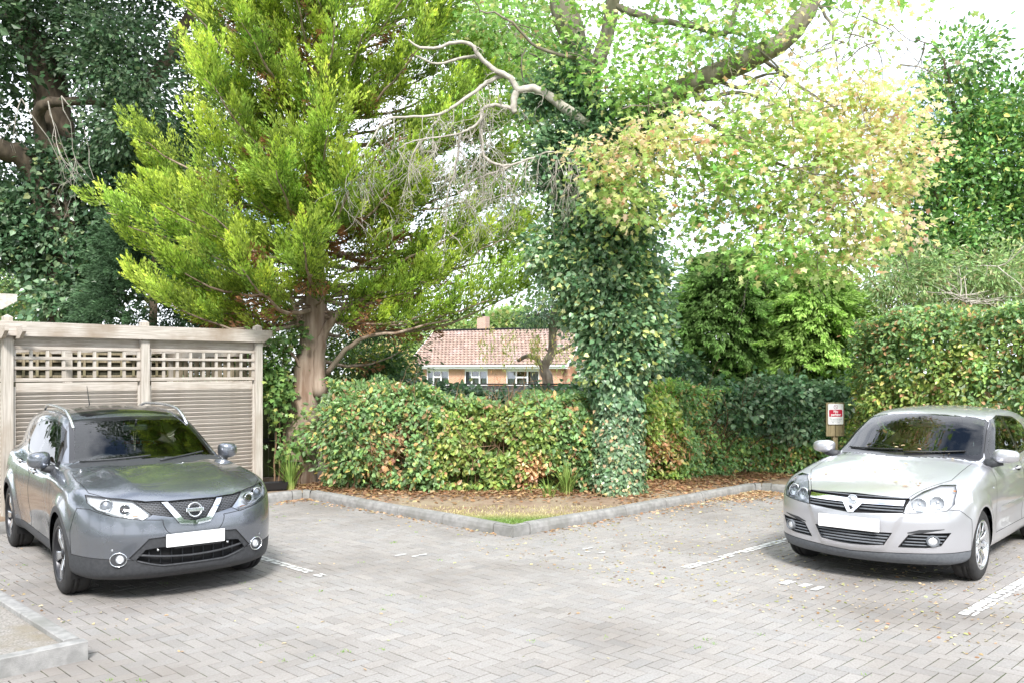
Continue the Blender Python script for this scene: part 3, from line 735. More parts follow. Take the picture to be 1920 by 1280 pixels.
QASH = dict(
    wheelbase=2.646, wheel_r=.345, arch_r=.385, flare=.030, x=(-3.5, .98), w=.93, h=1.62,
    ztop=([1.0, .90, .84, .74, .50, .20, -.1, -.5, -.9, -2.0, -2.8, -3.2, -3.5], [.86, .888, .905, .935, .990, 1.045, 1.085, 1.12, 1.08, 1.11, 1.16, 1.15, 1.10]),
    zbot=([1.0, .8, .5, 0, -.6, -2.2, -2.7, -3.2, -3.5], [.20, .19, .21, .24, .23, .25, .27, .33, .40]),
    xf=([.1, .20, .26, .34, .44, .56, .66, .76, .84, .90, .98, 1.1], [.80, .85, .90, .915, .925, .935, .925, .90, .86, .80, .66, .4]),
    bow=([0, .2, .4, .55, .66, .76, .84, .90, 1.0], [0, .010, .045, .10, .165, .26, .38, .52, .75]),
    xr=([.2, .4, .6, .9, 1.1, 1.4], [-3.30, -3.42, -3.45, -3.43, -3.36, -3.2]),
    rbow=([0, .4, .6, .75, .85, .95], [0, .03, .08, .17, .30, .5]),
    wz=([.1, .25, .35, .48, .62, .76, .88, .97, 1.05, 1.15], [.80, .855, .872, .882, .890, .893, .880, .858, .825, .77]),
    wx=([1.0, .6, .2, -.6, -1.6, -2.6, -3.0, -3.5], [.985, .995, 1.0, .99, .99, 1.0, .985, .92]),
    roof=([.5, .1, -.12, -.32, -.6, -.9, -1.06, -1.25, -1.5, -1.9, -2.3, -2.7, -3.0, -3.12, -3.25, -3.42, -3.6], [.4, .80, .985, 1.115, 1.275, 1.425, 1.492, 1.537, 1.563, 1.575, 1.562, 1.527, 1.475, 1.435, 1.30, 1.05, .7]),
    wc=([.7, .95, 1.05, 1.2, 1.35, 1.46, 1.56, 1.7], [.86, .825, .80, .745, .685, .640, .59, .5]),
    wcx=([.3, -.3, -.8, -1.4, -2.2, -2.7, -3.1, -3.5], [.97, .975, .985, 1.0, .985, .945, .89, .80]),
    crown=.075, ridge=(.40, .10, .014), tuck=.022, tuck_z=.46, crease=(.93, -.035, .008), k_top=.10, k_front=.11, screen_bow=.13, roof_crown=.055, k_cabin=.075, k_join=.05)

ASTRA = dict(zs=1.045,
    wheelbase=2.614, wheel_r=.317, arch_r=.350, flare=.028, x=(-3.40, .92), w=.91, h=1.58,
    ztop=([1.0, .88, .80, .70, .40, .10, -.2, -.45, -.9, -2.0, -2.8, -3.2, -3.4], [.70, .735, .765, .800, .875, .935, .985, 1.015, .97, 1.0, 1.03, 1.02, 1.0]),
    zbot=([1.0, .8, .5, 0, -.6, -2.2, -2.7, -3.2, -3.5], [.19, .18, .19, .20, .18, .19, .22, .28, .34]),
    xf=([.1, .18, .24, .32, .42, .54, .62, .70, .76, .82, .90, 1.0], [.80, .84, .865, .88, .885, .885, .875, .85, .81, .73, .56, .3]),
    bow=([0, .2, .4, .55, .66, .75, .82, .88, 1.0], [0, .022, .075, .135, .20, .275, .36, .47, .7]),
    xr=([.2, .4, .6, .9, 1.1, 1.4], [-3.22, -3.32, -3.35, -3.33, -3.22, -2.98]),
    rbow=([0, .4, .6, .75, .85, .95], [0, .03, .08, .16, .28, .5]),
    wz=([.1, .22, .32, .45, .58, .70, .80, .90, .98, 1.1], [.79, .83, .847, .858, .866, .868, .858, .838, .80, .74]),
    wx=([1.0, .6, .2, -.6, -1.6, -2.6, -3.0, -3.4], [.985, .995, 1.0, .99, .99, 1.0, .98, .92]),
    roof=([.5, .1, -.2, -.40, -.7, -1.0, -1.20, -1.4, -1.7, -2.1, -2.5, -2.8, -2.96, -3.1, -3.25, -3.4], [.4, .72, .90, 1.02, 1.175, 1.325, 1.395, 1.43, 1.45, 1.455, 1.43, 1.385, 1.34, 1.18, 1.0, .8]),
    wc=([.7, .88, 1.0, 1.12, 1.25, 1.36, 1.45, 1.6], [.84, .822, .795, .75, .695, .640, .585, .50]),
    wcx=([.3, -.3, -.8, -1.4, -2.2, -2.7, -3.1, -3.4], [.97, .975, .985, 1.0, .985, .945, .89, .80]),
    nose=lambda y, z: .014*(1 - sstep(-.02, .035, y - (.30 + (z - .36)*.45))) * (1 - sstep(.60, .68, z)) * sstep(.27, .33, z), crown=.065, tuck=.018, tuck_z=.42, crease=(.80, -.03, .006), k_top=.11, k_front=.13, screen_bow=.16, roof_crown=.05, k_cabin=.085, k_join=.045)
# ---------------------------------------------------------------- car builder: cut panels, lamps and glass out of the body surface
class Shell:
    def __init__(s, shape, h):
        s.sh = shape; V, Q = shape.nets(h)
        s.bm = bmesh.new(); vs = [s.bm.verts.new(tuple(v)) for v in V]
        for q in Q:
            if min(V[q, 1]) < -1e-4: continue
            try: s.bm.faces.new([vs[i] for i in q])
            except ValueError: pass
        loose = [v for v in s.bm.verts if not v.link_faces]
        bmesh.ops.delete(s.bm, geom=loose, context='VERTS')
        s.lay = s.bm.faces.layers.int.new('rid'); s.names = ['body']; s.bm.normal_update()
        s.off = {}
    def rid(s, name):
        if name not in s.names: s.names.append(name)
        return s.names.index(name)
    def cut(s, name, polys, axis, cond=None, over=('body',)):
        """give the faces inside the convex outlines (seen along an axis) to a named region"""
        bm, lay = s.bm, s.lay; rid = s.rid(name); allow = {s.rid(o) for o in over}
        ia, ib = {'x': (1, 2), 'y': (0, 2), 'z': (0, 1)}[axis]
        if not isinstance(polys[0][0], (list, tuple)): polys = [polys]
        for P in polys:
            ar = sum(P[i-1][0]*P[i][1] - P[i][0]*P[i-1][1] for i in range(len(P)))
            if ar < 0: P = P[::-1]
            mna, mxa = min(p[0] for p in P), max(p[0] for p in P); mnb, mxb = min(p[1] for p in P), max(p[1] for p in P)
            fs = []
            for f in bm.faces:
                if f[lay] not in allow: continue
                c0 = f.verts[0].co; p0, q0 = c0[ia], c0[ib]
                if p0 < mna - .06 or p0 > mxa + .06 or q0 < mnb - .06 or q0 > mxb + .06: continue
                A = [v.co[ia] for v in f.verts]; B = [v.co[ib] for v in f.verts]
                if max(A) < mna or min(A) > mxa or max(B) < mnb or min(B) > mxb: continue
                if cond and not cond(f.calc_center_median(), f.normal): continue
                fs.append(f)
            for i in range(len(P)):
                if not fs: break
                p, q = P[i-1], P[i]; d = (q[0]-p[0], q[1]-p[1]); no2 = (d[1], -d[0])
                no = Vector((0, 0, 0)); no[ia], no[ib] = no2; no.normalize(); co = Vector((0, 0, 0)); co[ia], co[ib] = p
                geom = set(fs)
                for f in fs: geom.update(f.edges); geom.update(f.verts)
                r = bmesh.ops.bisect_plane(bm, geom=list(geom), dist=1e-5, plane_co=co, plane_no=no)
                fs = [g for g in r['geom'] if isinstance(g, bmesh.types.BMFace) and (g.calc_center_median() - co).dot(no) < 0]
            for f in fs: f[lay] = rid
    def drop(s, name):
        r = s.rid(name); bmesh.ops.delete(s.bm, geom=[f for f in s.bm.faces if f[s.lay] == r], context='FACES')
    def faces(s, names):
        rs = {s.rid(n) for n in names}; return [f for f in s.bm.faces if f[s.lay] in rs]
    def part(s, oname, names, mat, parent, side=0, push=(0, 0, 0), walls=0.0, smooth=True):
        """side 0: both halves as one mesh, +1 left only, -1 right only. push: shift; walls: depth of side walls back to the surface"""
        fs = s.faces(names)
        if not fs: return None
        idx = {}; V = []
        F = []
        for f in fs:
            F.append([idx.setdefault(v, len(idx)) for v in f.verts])
        V = np.array([v.co[:] for v in idx])
        G, _ = s.sh.grad(V)
        bnd = []
        if walls:
            for f in fs:
                for e in f.edges:
                    if sum(1 for g in e.link_faces if g in set_(fs)) == 1: bnd.append((e, f))
        parts = []
        for sg in ((1, -1) if side == 0 else (side,)):
            m = np.array([1, sg, 1])
            parts.append(((V + np.array(push)) * m, G * m, [f if sg > 0 else f[::-1] for f in F]))
        AV = np.concatenate([p[0] for p in parts]); AG = np.concatenate([p[1] for p in parts])
        AF = [tuple(i + (0 if k == 0 else len(V)) for i in f) for k, p in enumerate(parts) for f in p[2]]
        if side == 0:     # weld along the centre line
            mp = np.arange(len(AV)); c = np.where(np.abs(AV[:len(V), 1]) < 1e-5)[0]; mp[c + len(V)] = c
            used = np.unique(mp); re = -np.ones(len(AV), int); re[used] = np.arange(len(used))
            AF = [tuple(int(re[mp[i]]) for i in f) for f in AF]; AV = AV[used]; AG = AG[used]
        if walls:
            pass
        me = bpy.data.meshes.new(oname); me.from_pydata([tuple(v) for v in AV], [], AF); me.update()
        if smooth:
            me.polygons.foreach_set('use_smooth', np.ones(len(me.polygons), bool))
            me.normals_split_custom_set_from_vertices([tuple(g) for g in AG])
        return link(oname, me, mat, parent)
    def boundary(s, names, skip_center=True):
        rs = {s.rid(n) for n in names}; E = []
        for e in s.bm.edges:
            ins = [f for f in e.link_faces if f[s.lay] in rs]
            if len(ins) == 1 and len(e.link_faces) >= 1:
                if abs(e.verts[0].co.y) < 1e-5 and abs(e.verts[1].co.y) < 1e-5: continue
                E.append((e.verts[0].co.copy(), e.verts[1].co.copy()))
        return E
    def seam(s, oname, names, mat, parent, w=.0028, side=0, lift=.0012, pick=None):
        E = s.boundary(names)
        if pick: E = [e for e in E if pick((e[0] + e[1]) / 2)]
        if not E: return None
        P0 = np.array([e[0][:] for e in E]); P1 = np.array([e[1][:] for e in E])
        N0, _ = s.sh.grad(P0); N1, _ = s.sh.grad(P1); T = P1 - P0; T /= np.maximum(np.linalg.norm(T, axis=1, keepdims=True), 1e-9)
        S0 = np.cross(T, N0) * w; S1 = np.cross(T, N1) * w
        V = np.stack([P0 - S0 + N0*lift - T*.001, P0 + S0 + N0*lift - T*.001, P1 + S1 + N1*lift + T*.001, P1 - S1 + N1*lift + T*.001], 1).reshape(-1, 3)
        Vs = []
        for sg in ((1, -1) if side == 0 else (side,)): Vs.append(V * np.array([1, sg, 1]))
        V = np.concatenate(Vs); F = np.arange(len(V)).reshape(-1, 4)
        return link(oname, npmesh(oname, V, F), mat, parent)
    def walls(s, oname, names, mat, parent, depth, side=0, inward=None):
        """side walls running from the rim of a region inward (x) or along the normal"""
        E = s.boundary(names)
        if not E: return None
        P0 = np.array([e[0][:] for e in E]); P1 = np.array([e[1][:] for e in E]); D = np.array(inward if inward is not None else (-1, 0, 0)) * depth
        V = np.stack([P0, P1, P1 + D, P0 + D], 1).reshape(-1, 3)
        Vs = [V * np.array([1, sg, 1]) for sg in ((1, -1) if side == 0 else (side,))]
        V = np.concatenate(Vs); return link(oname, npmesh(oname, V, np.arange(len(V)).reshape(-1, 4)), mat, parent)
    def on(s, axis, a, b, guess=0.0, lo=-3.6, hi=1.2):
        """point of the outer surface along an axis: 'x' from (y,z) front side, 'y' from (x,z), 'z' from (x,y)"""
        t = np.linspace(hi, lo, 900)
        if axis == 'x': P = np.stack([t, np.full_like(t, a), np.full_like(t, b)], 1)
        elif axis == 'y':
            t = np.linspace(1.1, .4, 300); P = np.stack([np.full_like(t, a), t, np.full_like(t, b)], 1)
        else:
            t = np.linspace(1.7, .5, 400); P = np.stack([np.full_like(t, a), np.full_like(t, b), t], 1)
        v = s.sh.F(P); i = int(np.argmax(v < 0)); k = v[i-1]/(v[i-1] - v[i]) if i else 0; p = P[i-1]*(1-k) + P[i]*k if i else P[i]
        g, _ = s.sh.grad(p[None]); return Vector(p), Vector(g[0])

def paint_mat(name, c, flake=.25, rough=.30, metal=.75, inner=(.42, .43, .40)):
    m, t, b = mat_new(name); N = t.nodes.new; K = t.links.new
    tc = N('ShaderNodeTexCoord'); n = N('ShaderNodeTexNoise'); n.inputs['Scale'].default_value = 900; n.inputs['Detail'].default_value = 2; K(tc.outputs['Object'], n.inputs['Vector'])
    n2 = N('ShaderNodeTexNoise'); n2.inputs['Scale'].default_value = 3.5; n2.inputs['Detail'].default_value = 6; K(tc.outputs['Object'], n2.inputs['Vector'])
    r2 = N('ShaderNodeMapRange'); r2.inputs[1].default_value = .35; r2.inputs[2].default_value = .75; r2.inputs[3].default_value = rough; r2.inputs[4].default_value = rough + .10; K(n2.outputs[0], r2.inputs[0])
    mx = N('ShaderNodeMix'); mx.data_type = 'RGBA'; mx.inputs[6].default_value = (*[q*(1-flake) for q in c], 1); mx.inputs[7].default_value = (*[min(1, q*(1+flake)) for q in c], 1); K(n.outputs[0], mx.inputs[0])
    ge = N('ShaderNodeNewGeometry'); mi = N('ShaderNodeMix'); mi.data_type = 'RGBA'; mi.inputs[7].default_value = (*inner, 1); K(ge.outputs['Backfacing'], mi.inputs[0]); K(mx.outputs[2], mi.inputs[6])
    K(mi.outputs[2], b.inputs['Base Color']); K(r2.outputs[0], b.inputs['Roughness'])
    mm = N('ShaderNodeMath'); mm.operation = 'MULTIPLY_ADD'; mm.inputs[1].default_value = -metal; mm.inputs[2].default_value = metal; K(ge.outputs['Backfacing'], mm.inputs[0]); K(mm.outputs[0], b.inputs['Metallic'])
    setp(b, **{'Coat Weight': 0.9, 'Coat Roughness': 0.04, 'Coat IOR': 1.5}); return m
M_rubber = noisy('tyre_rubber', (.018, .018, .019), (.032, .031, .030), 20, .82, bump=.2, bscale=80)
M_chrome = plain('chrome', (.82, .83, .85), .08, 1.0)
M_plast = noisy('dark_grey_plastic', (.035, .037, .041), (.05, .052, .057), 40, .55, bump=.1, bscale=200)
M_blackg = plain('gloss_black', (.012, .012, .014), .12, 0, .5)
M_gap = plain('panel_gap', (.008, .008, .009), .8)
M_void = plain('grille_void', (.006, .006, .007), .8)
M_fabric = noisy('seat_fabric', (.022, .023, .026), (.045, .046, .05), 30, .95)
M_trimpale = plain('pale_cabin_trim', (.30, .31, .29), .8)
M_lens = glass_mat('lamp_lens', (.92, .94, .96), .03)
M_bowl = plain('lamp_reflector', (.86, .87, .89), .30, .55)
M_bowl2 = plain('lamp_bezel', (.45, .47, .50), .35, .6)
M_amber = plain('amber_lens', (.65, .22, .02), .3)
M_red = plain('red_lens', (.35, .01, .01), .2)
M_plate = plain('white_number_plate', (.84, .84, .84), .4)
M_alloy = plain('alloy_silver', (.62, .63, .65), .25, .9)
M_alloydk = plain('alloy_dark', (.05, .05, .055), .35, .7)
M_disc = plain('brake_disc', (.25, .23, .22), .4, .9)
M_glass = glass_mat('car_glass', (.55, .63, .60), .03)
M_glassdk = glass_mat('tinted_glass', (.10, .11, .11), .035)
def meshgrille(name):
    m, t, b = mat_new(name); N = t.nodes.new; K = t.links.new
    tc = N('ShaderNodeTexCoord'); mp = N('ShaderNodeMapping'); mp.inputs['Rotation'].default_value = (R(90), 0, R(90)); K(tc.outputs['Object'], mp.inputs[0])
    sx = N('ShaderNodeSeparateXYZ'); K(tc.outputs['Object'], sx.inputs[0]); cb = N('ShaderNodeCombineXYZ'); K(sx.outputs[1], cb.inputs[0]); K(sx.outputs[2], cb.inputs[1])
    bt = N('ShaderNodeTexBrick'); bt.inputs['Color1'].default_value = (.004, .004, .004, 1); bt.inputs['Color2'].default_value = (.008, .008, .008, 1); bt.inputs['Mortar'].default_value = (.10, .105, .115, 1)
    bt.inputs['Scale'].default_value = 1; bt.inputs['Brick Width'].default_value = .030; bt.inputs['Row Height'].default_value = .0135; bt.inputs['Mortar Size'].default_value = .0035; bt.inputs['Mortar Smooth'].default_value = .4
    K(cb.outputs[0], bt.inputs['Vector']); K(bt.outputs[0], b.inputs['Base Color']); setp(b, Roughness=.35)
    bp = N('ShaderNodeBump'); bp.inputs['Strength'].default_value = .8; bp.inputs['Distance'].default_value = .01; K(bt.outputs['Fac'], bp.inputs['Height']); K(bp.outputs[0], b.inputs['Normal']); return m
M_mesh = meshgrille('honeycomb_grille')

def frame_at(p, n, up=Vector((0, 0, 1))):
    """matrix with z along n, x sideways, y up-ish"""
    n = n.normalized(); x = up.cross(n); x.normalize(); y = n.cross(x); return Matrix.Translation(p) @ Matrix((x, y, n)).transposed().to_4x4()
def ring(name, mat, parent, M, rx, ry, w, depth, n=36):
    """oval bezel: outer radii rx, ry, wall w"""
    V = []; F = []
    prof = [(0, -depth), (0, depth*.6), (-w*.3, depth), (-w*.75, depth*.8), (-w, 0), (-w, -depth)]
    for k in range(n):
        a = 2*math.pi*k/n
        for o, z in prof: V.append(M @ Vector(((rx + o)*math.cos(a), (ry + o)*math.sin(a), z)))
    m_ = len(prof)
    for k in range(n):
        for i in range(m_ - 1): F.append((k*m_ + i, k*m_ + i + 1, ((k+1) % n)*m_ + i + 1, ((k+1) % n)*m_ + i))
    m = MB(); m.add(V, F); return m.build(name, mat, parent, smooth=True)
def disc(name, mat, parent, M, rx, ry, z=0, dome=0.0, n=28):
    V = []; F = []; rings = 5
    for r in range(rings + 1):
        t = r / rings
        for k in range(n):
            a = 2*math.pi*k/n; V.append(M @ Vector((rx*t*math.cos(a), ry*t*math.sin(a), z + dome*(1 - t*t))))
    for r in range(rings):
        for k in range(n): F.append((r*n + k, r*n + (k+1) % n, (r+1)*n + (k+1) % n, (r+1)*n + k))
    me = bpy.data.meshes.new(name); me.from_pydata([tuple(v) for v in V], [], F); me.update(); me.polygons.foreach_set('use_smooth', np.ones(len(F), bool)); return link(name, me, mat, parent)

def tyre_mesh(r, w, rim):
    """lathe about y, outer face at +y; tread grooves and lettering-free sidewall"""
    h = w/2; p = [(rim, h - .012), (rim + .008, h), (rim + (r-rim)*.4, h + .006), (r - .028, h - .002), (r - .010, h - .014), (r - .002, h - .030)]
    t = [(r, h - .036), (r, h - .058), (r - .008, h - .060), (r - .008, h - .068), (r, h - .070), (r, h - .098), (r - .008, h - .100), (r - .008, h - .108), (r, h - .110)]
    prof = p + t; prof = prof + [(a, -b) for a, b in reversed(p[:])]
    m = MB(); m.lathe(prof, 56, 'y'); return m
def wheel(car, x, y, r, w, rim_r, style, side, steer=0.0):
    wr = empty('wheel'); wr.parent = car; wr.location = (x, y, r); wr.rotation_euler = (0, R(random.uniform(0, 72)), steer if side > 0 else steer + math.pi)
    tyre_mesh(r, w, rim_r).build('tyre', M_rubber, wr, smooth=True)
    h = w/2
    m = MB(); m.lathe([(rim_r + .012, h + .001), (rim_r + .004, h + .006), (rim_r - .008, h + .002), (rim_r - .016, h - .02), (rim_r - .030, h - .10), (rim_r - .030, -h)], 56, 'y')
    m.build('rim_barrel', M_alloydk if style == 'five' else M_alloy, wr, smooth=True)
    m = MB(); m.lathe([(.001, h - .085), (.15, h - .085), (.15, h - .10)], 40, 'y'); m.build('brake_disc', M_disc, wr, smooth=False)
    def spoke(a, r0, r1, w0, w1, y0, y1, th=.03):
        """tapered spoke from hub to rim in the wheel plane"""
        c, s = math.cos(a), math.sin(a); V = []
        for rr, ww, yy in ((r0, w0, y0), ((r0+r1)/2, (w0+w1)/2*.96, (y0+y1)/2 + .010), (r1, w1, y1)):
            for dw, dy in ((-ww/2, -.006), (-ww/2*.72, 0), (ww/2*.72, 0), (ww/2, -.006), (ww/2*.8, -th), (-ww/2*.8, -th)):
                V.append((rr*c - dw*s, yy + dy, rr*s + dw*c))
        F = []
        for i in range(2):
            for k in range(6): F.append((i*6+k, i*6+(k+1) % 6, (i+1)*6+(k+1) % 6, (i+1)*6+k))
        return V, F
    if style == 'five':
        for k in range(5):
            a = 2*math.pi*k/5
            m = MB(); m.add(*spoke(a, .045, rim_r - .012, .055, .105, h - .028, h - .012)); m.build('spoke', M_alloy, wr)
            m = MB(); m.add(*spoke(a + .28, .05, rim_r - .012, .022, .030, h - .045, h - .035)); m.add(*spoke(a - .28, .05, rim_r - .012, .022, .030, h - .045, h - .035)); m.build('spoke_web', M_alloydk, wr)
        m = MB(); m.lathe([(.001, h - .016), (.030, h - .018), (.034, h - .022), (.05, h - .03), (.056, h - .05)], 28, 'y'); m.build('hub_cap', M_alloydk, wr, smooth=True)
    else:
        for k in range(10):
            a = 2*math.pi*k/10
            m = MB(); m.add(*spoke(a, .05, rim_r - .010, .030, .036, h - .030, h - .008, .022)); m.build('spoke', M_chrome, wr)
        m = MB(); m.lathe([(.001, h - .014), (.028, h - .016), (.040, h - .020), (.062, h - .024), (.066, h - .05)], 28, 'y'); m.build('hub_cap', M_chrome, wr, smooth=True)
        for k in range(5):
            a = 2*math.pi*(k+.5)/5; mm = MB(); mm.lathe([(.0005, h - .019), (.008, h - .019), (.009, h - .03)], 8, 'y', (.052*math.cos(a), 0, .052*math.sin(a))); mm.build('wheel_nut', M_alloydk, wr)
    return wr
def wheel_well(car, x, r, y0, y1, side, z):
    m = MB(); n = 22; V = []; F = []
    for i in range(n + 1):
        a = R(-25 + 230*i/n)
        for yy in (y0, y1): V.append((x + r*math.cos(a), side*yy, z + r*math.sin(a)))
    for i in range(n): F.append((2*i, 2*i+1, 2*i+3, 2*i+2))
    b = len(V); V.append((x, side*y0, z)); F += [(2*i, 2*i+2, b) for i in range(n)]
    m.add(V, F); return m.build('wheel_well', M_void, car)
def seat(car, x, y, z0, ztop, w=.50, name='seat'):
    s_ = empty(name); s_.parent = car; s_.location = (x, y, 0)
    def pad(nm, pts, wid, th, bev=.03):
        m = MB(); (x0, z0_), (x1, z1_) = pts; m.bar((x0, 0, z0_), (x1, 0, z1_), wid, th, up=(-(z1_-z0_), 0, x1-x0)); return m.build(nm, M_fabric, s_, smooth=False, bevel=bev)
    pad('cushion', ((.25, z0), (-.22, z0 - .04)), w, .16); pad('backrest', ((-.20, z0), (-.38, ztop - .24)), w, .15)
    m = MB(); m.box((-.41, 0, ztop - .09), (.09, .27, .19), bev=.03); m.build('headrest', M_fabric, s_, bevel=.0)
    for yy in (-.07, .07):
        m = MB(); m.tube([(-.40, yy, ztop - .27), (-.41, yy, ztop - .16)], .007, 6); m.build('headrest_post', M_alloy, s_)
    return s_
def interior(car, p):
    """seats, dashboard, steering wheel, floor; p gives the cabin's measures"""
    m = MB(); m.box(((p['dash'] + p['rear'])/2, 0, .36), (p['dash'] - p['rear'], 1.40, .10)); m.build('cabin_floor', M_fabric, car)
    # dashboard
    V = []; F = []; prof = [(p['dash'] + .30, p['dz'] - .05), (p['dash'] + .05, p['dz']), (p['dash'] - .10, p['dz'] - .02), (p['dash'] - .16, p['dz'] - .10), (p['dash'] - .14, .45)]
    for yy in np.linspace(-.70, .70, 15):
        hump = .035*math.exp(-((yy + .36)/.16)**2)
        for i, (a, b) in enumerate(prof): V.append((a - .25*(yy/.7)**2*.6, yy, b + (hump if i in (1, 2) else 0)))
    for j in range(14):
        for i in range(4): F.append((j*5+i, j*5+i+1, (j+1)*5+i+1, (j+1)*5+i))
    m = MB(); m.add(V, F); m.build('dashboard', M_plast, car, smooth=True)
    sw = empty('steering_wheel'); sw.parent = car; sw.location = (p['dash'] - .30, -.36, p['dz'] - .05); sw.rotation_euler = (0, R(-66), 0)
    m = MB(); m.tube([(.185*math.cos(R(a)), .185*math.sin(R(a)), 0) for a in range(0, 361, 15)], .014, 8, cap=False); m.build('wheel_ring', M_fabric, sw, smooth=True)
    m = MB(); m.box((0, 0, -.01), (.36, .05, .02)); m.box((-.02, 0, -.012), (.12, .14, .03), bev=.01); m.bar((0, 0, -.02), (.0, 0, -.30), .06, .06); m.build('wheel_boss', M_plast, sw)
    for yy in (-.36, .36): seat(car, p['seat'], yy, .58, p['hz'])
    for yy in (-.40, 0, .40): seat(car, p['rseat'], yy, .60, p['hz'] - .06, .42, 'rear_seat')
    m = MB(); m.box((p['mir'][0], 0, p['mir'][1]), (.035, .24, .07), bev=.015); m.tube([(p['mir'][0] + .02, 0, p['mir'][1] + .02), (p['mir'][0] + .06, 0, p['mir'][1] + .09)], .01, 6); m.build('rear_view_mirror', M_plast, car)
def mirror(car, x, y, z, side, paint, sz=(.13, .20, .135), rot=0):
    r = empty('door_mirror'); r.parent = car; r.location = (x, side*y, z)
    n, k = 12, 18; V = []; F = []
    for i in range(n + 1):
        u = math.pi*i/n; 
        for j in range(k):
            v = 2*math.pi*j/k
            sx = math.copysign(abs(math.sin(u)*math.cos(v))**.62, math.sin(u)*math.cos(v)); sz_ = math.copysign(abs(math.sin(u)*math.sin(v))**.62, math.sin(u)*math.sin(v)); sy = math.copysign(abs(math.cos(u))**.75, math.cos(u))
            px = sx*sz[0]/2*(1.1 if sx > 0 else .55); V.append((px - .03*abs(sy), side*sy*sz[1]/2, sz_*sz[2]/2*(1 - .12*sy*side*side)))
    for i in range(n):
        for j in range(k): F.append((i*k+j, i*k+(j+1) % k, (i+1)*k+(j+1) % k, (i+1)*k+j))
    m = MB(); m.add(V, F); m.build('mirror_shell', paint, r, smooth=True)
    m = MB(); m.box((-sz[0]*.29, 0, .0), (.006, sz[1]*.78, sz[2]*.72), bev=.002); m.build('mirror_glass', M_chrome, r)
    m = MB(); m.tube([(.0, -side*sz[1]*.15, -sz[2]*.36), (.01, -side*sz[1]*.42, -sz[2]*.52), (.03, -side*(sz[1]*.5 + .06), -sz[2]*.62)], [.045, .040, .050], 10); m.build('mirror_foot', M_plast, r, smooth=True)
    return r
def handle(S, car, x, z, side, paint, label=None):
    p, n = S.on('y', x, z); p = Vector((p.x, p.y*side, p.z)); n = Vector((n.x, n.y*side, n.z))
    h = empty('door_handle'); h.parent = car
    o = n*.030; d = Vector((1, 0, 0)); d = (d - n*d.dot(n)).normalized()
    m = MB(); m.tube([p - d*.10 + n*.002, p - d*.085 + o*.8, p - d*.04 + o, p + d*.04 + o, p + d*.085 + o*.8, p + d*.10 + n*.002], [.010, .013, .015, .015, .013, .010], 8); m.build('grip', paint, h, smooth=True)
    M = frame_at(p + n*.0025, n); disc('handle_recess', M_gap, h, M, .06, .028)
    return h
def put_car(name, label, cat, x, y, heading):
    h = R(heading); F = (math.sin(h), -math.cos(h)); c = empty(name, (x, y, 0), math.atan2(F[1], F[0])); tag(c, label, cat, 'parked cars'); return c
def tubeline(name, pts, rad, mat, parent, n=8): 
    m = MB(); m.tube(pts, rad, n); return m.build(name, mat, parent, smooth=True)
def circ(cx, cz, r, n=28, ph=0): return [(cx + r*math.cos(2*math.pi*(k+ph)/n), cz + r*math.sin(2*math.pi*(k+ph)/n)) for k in range(n)]
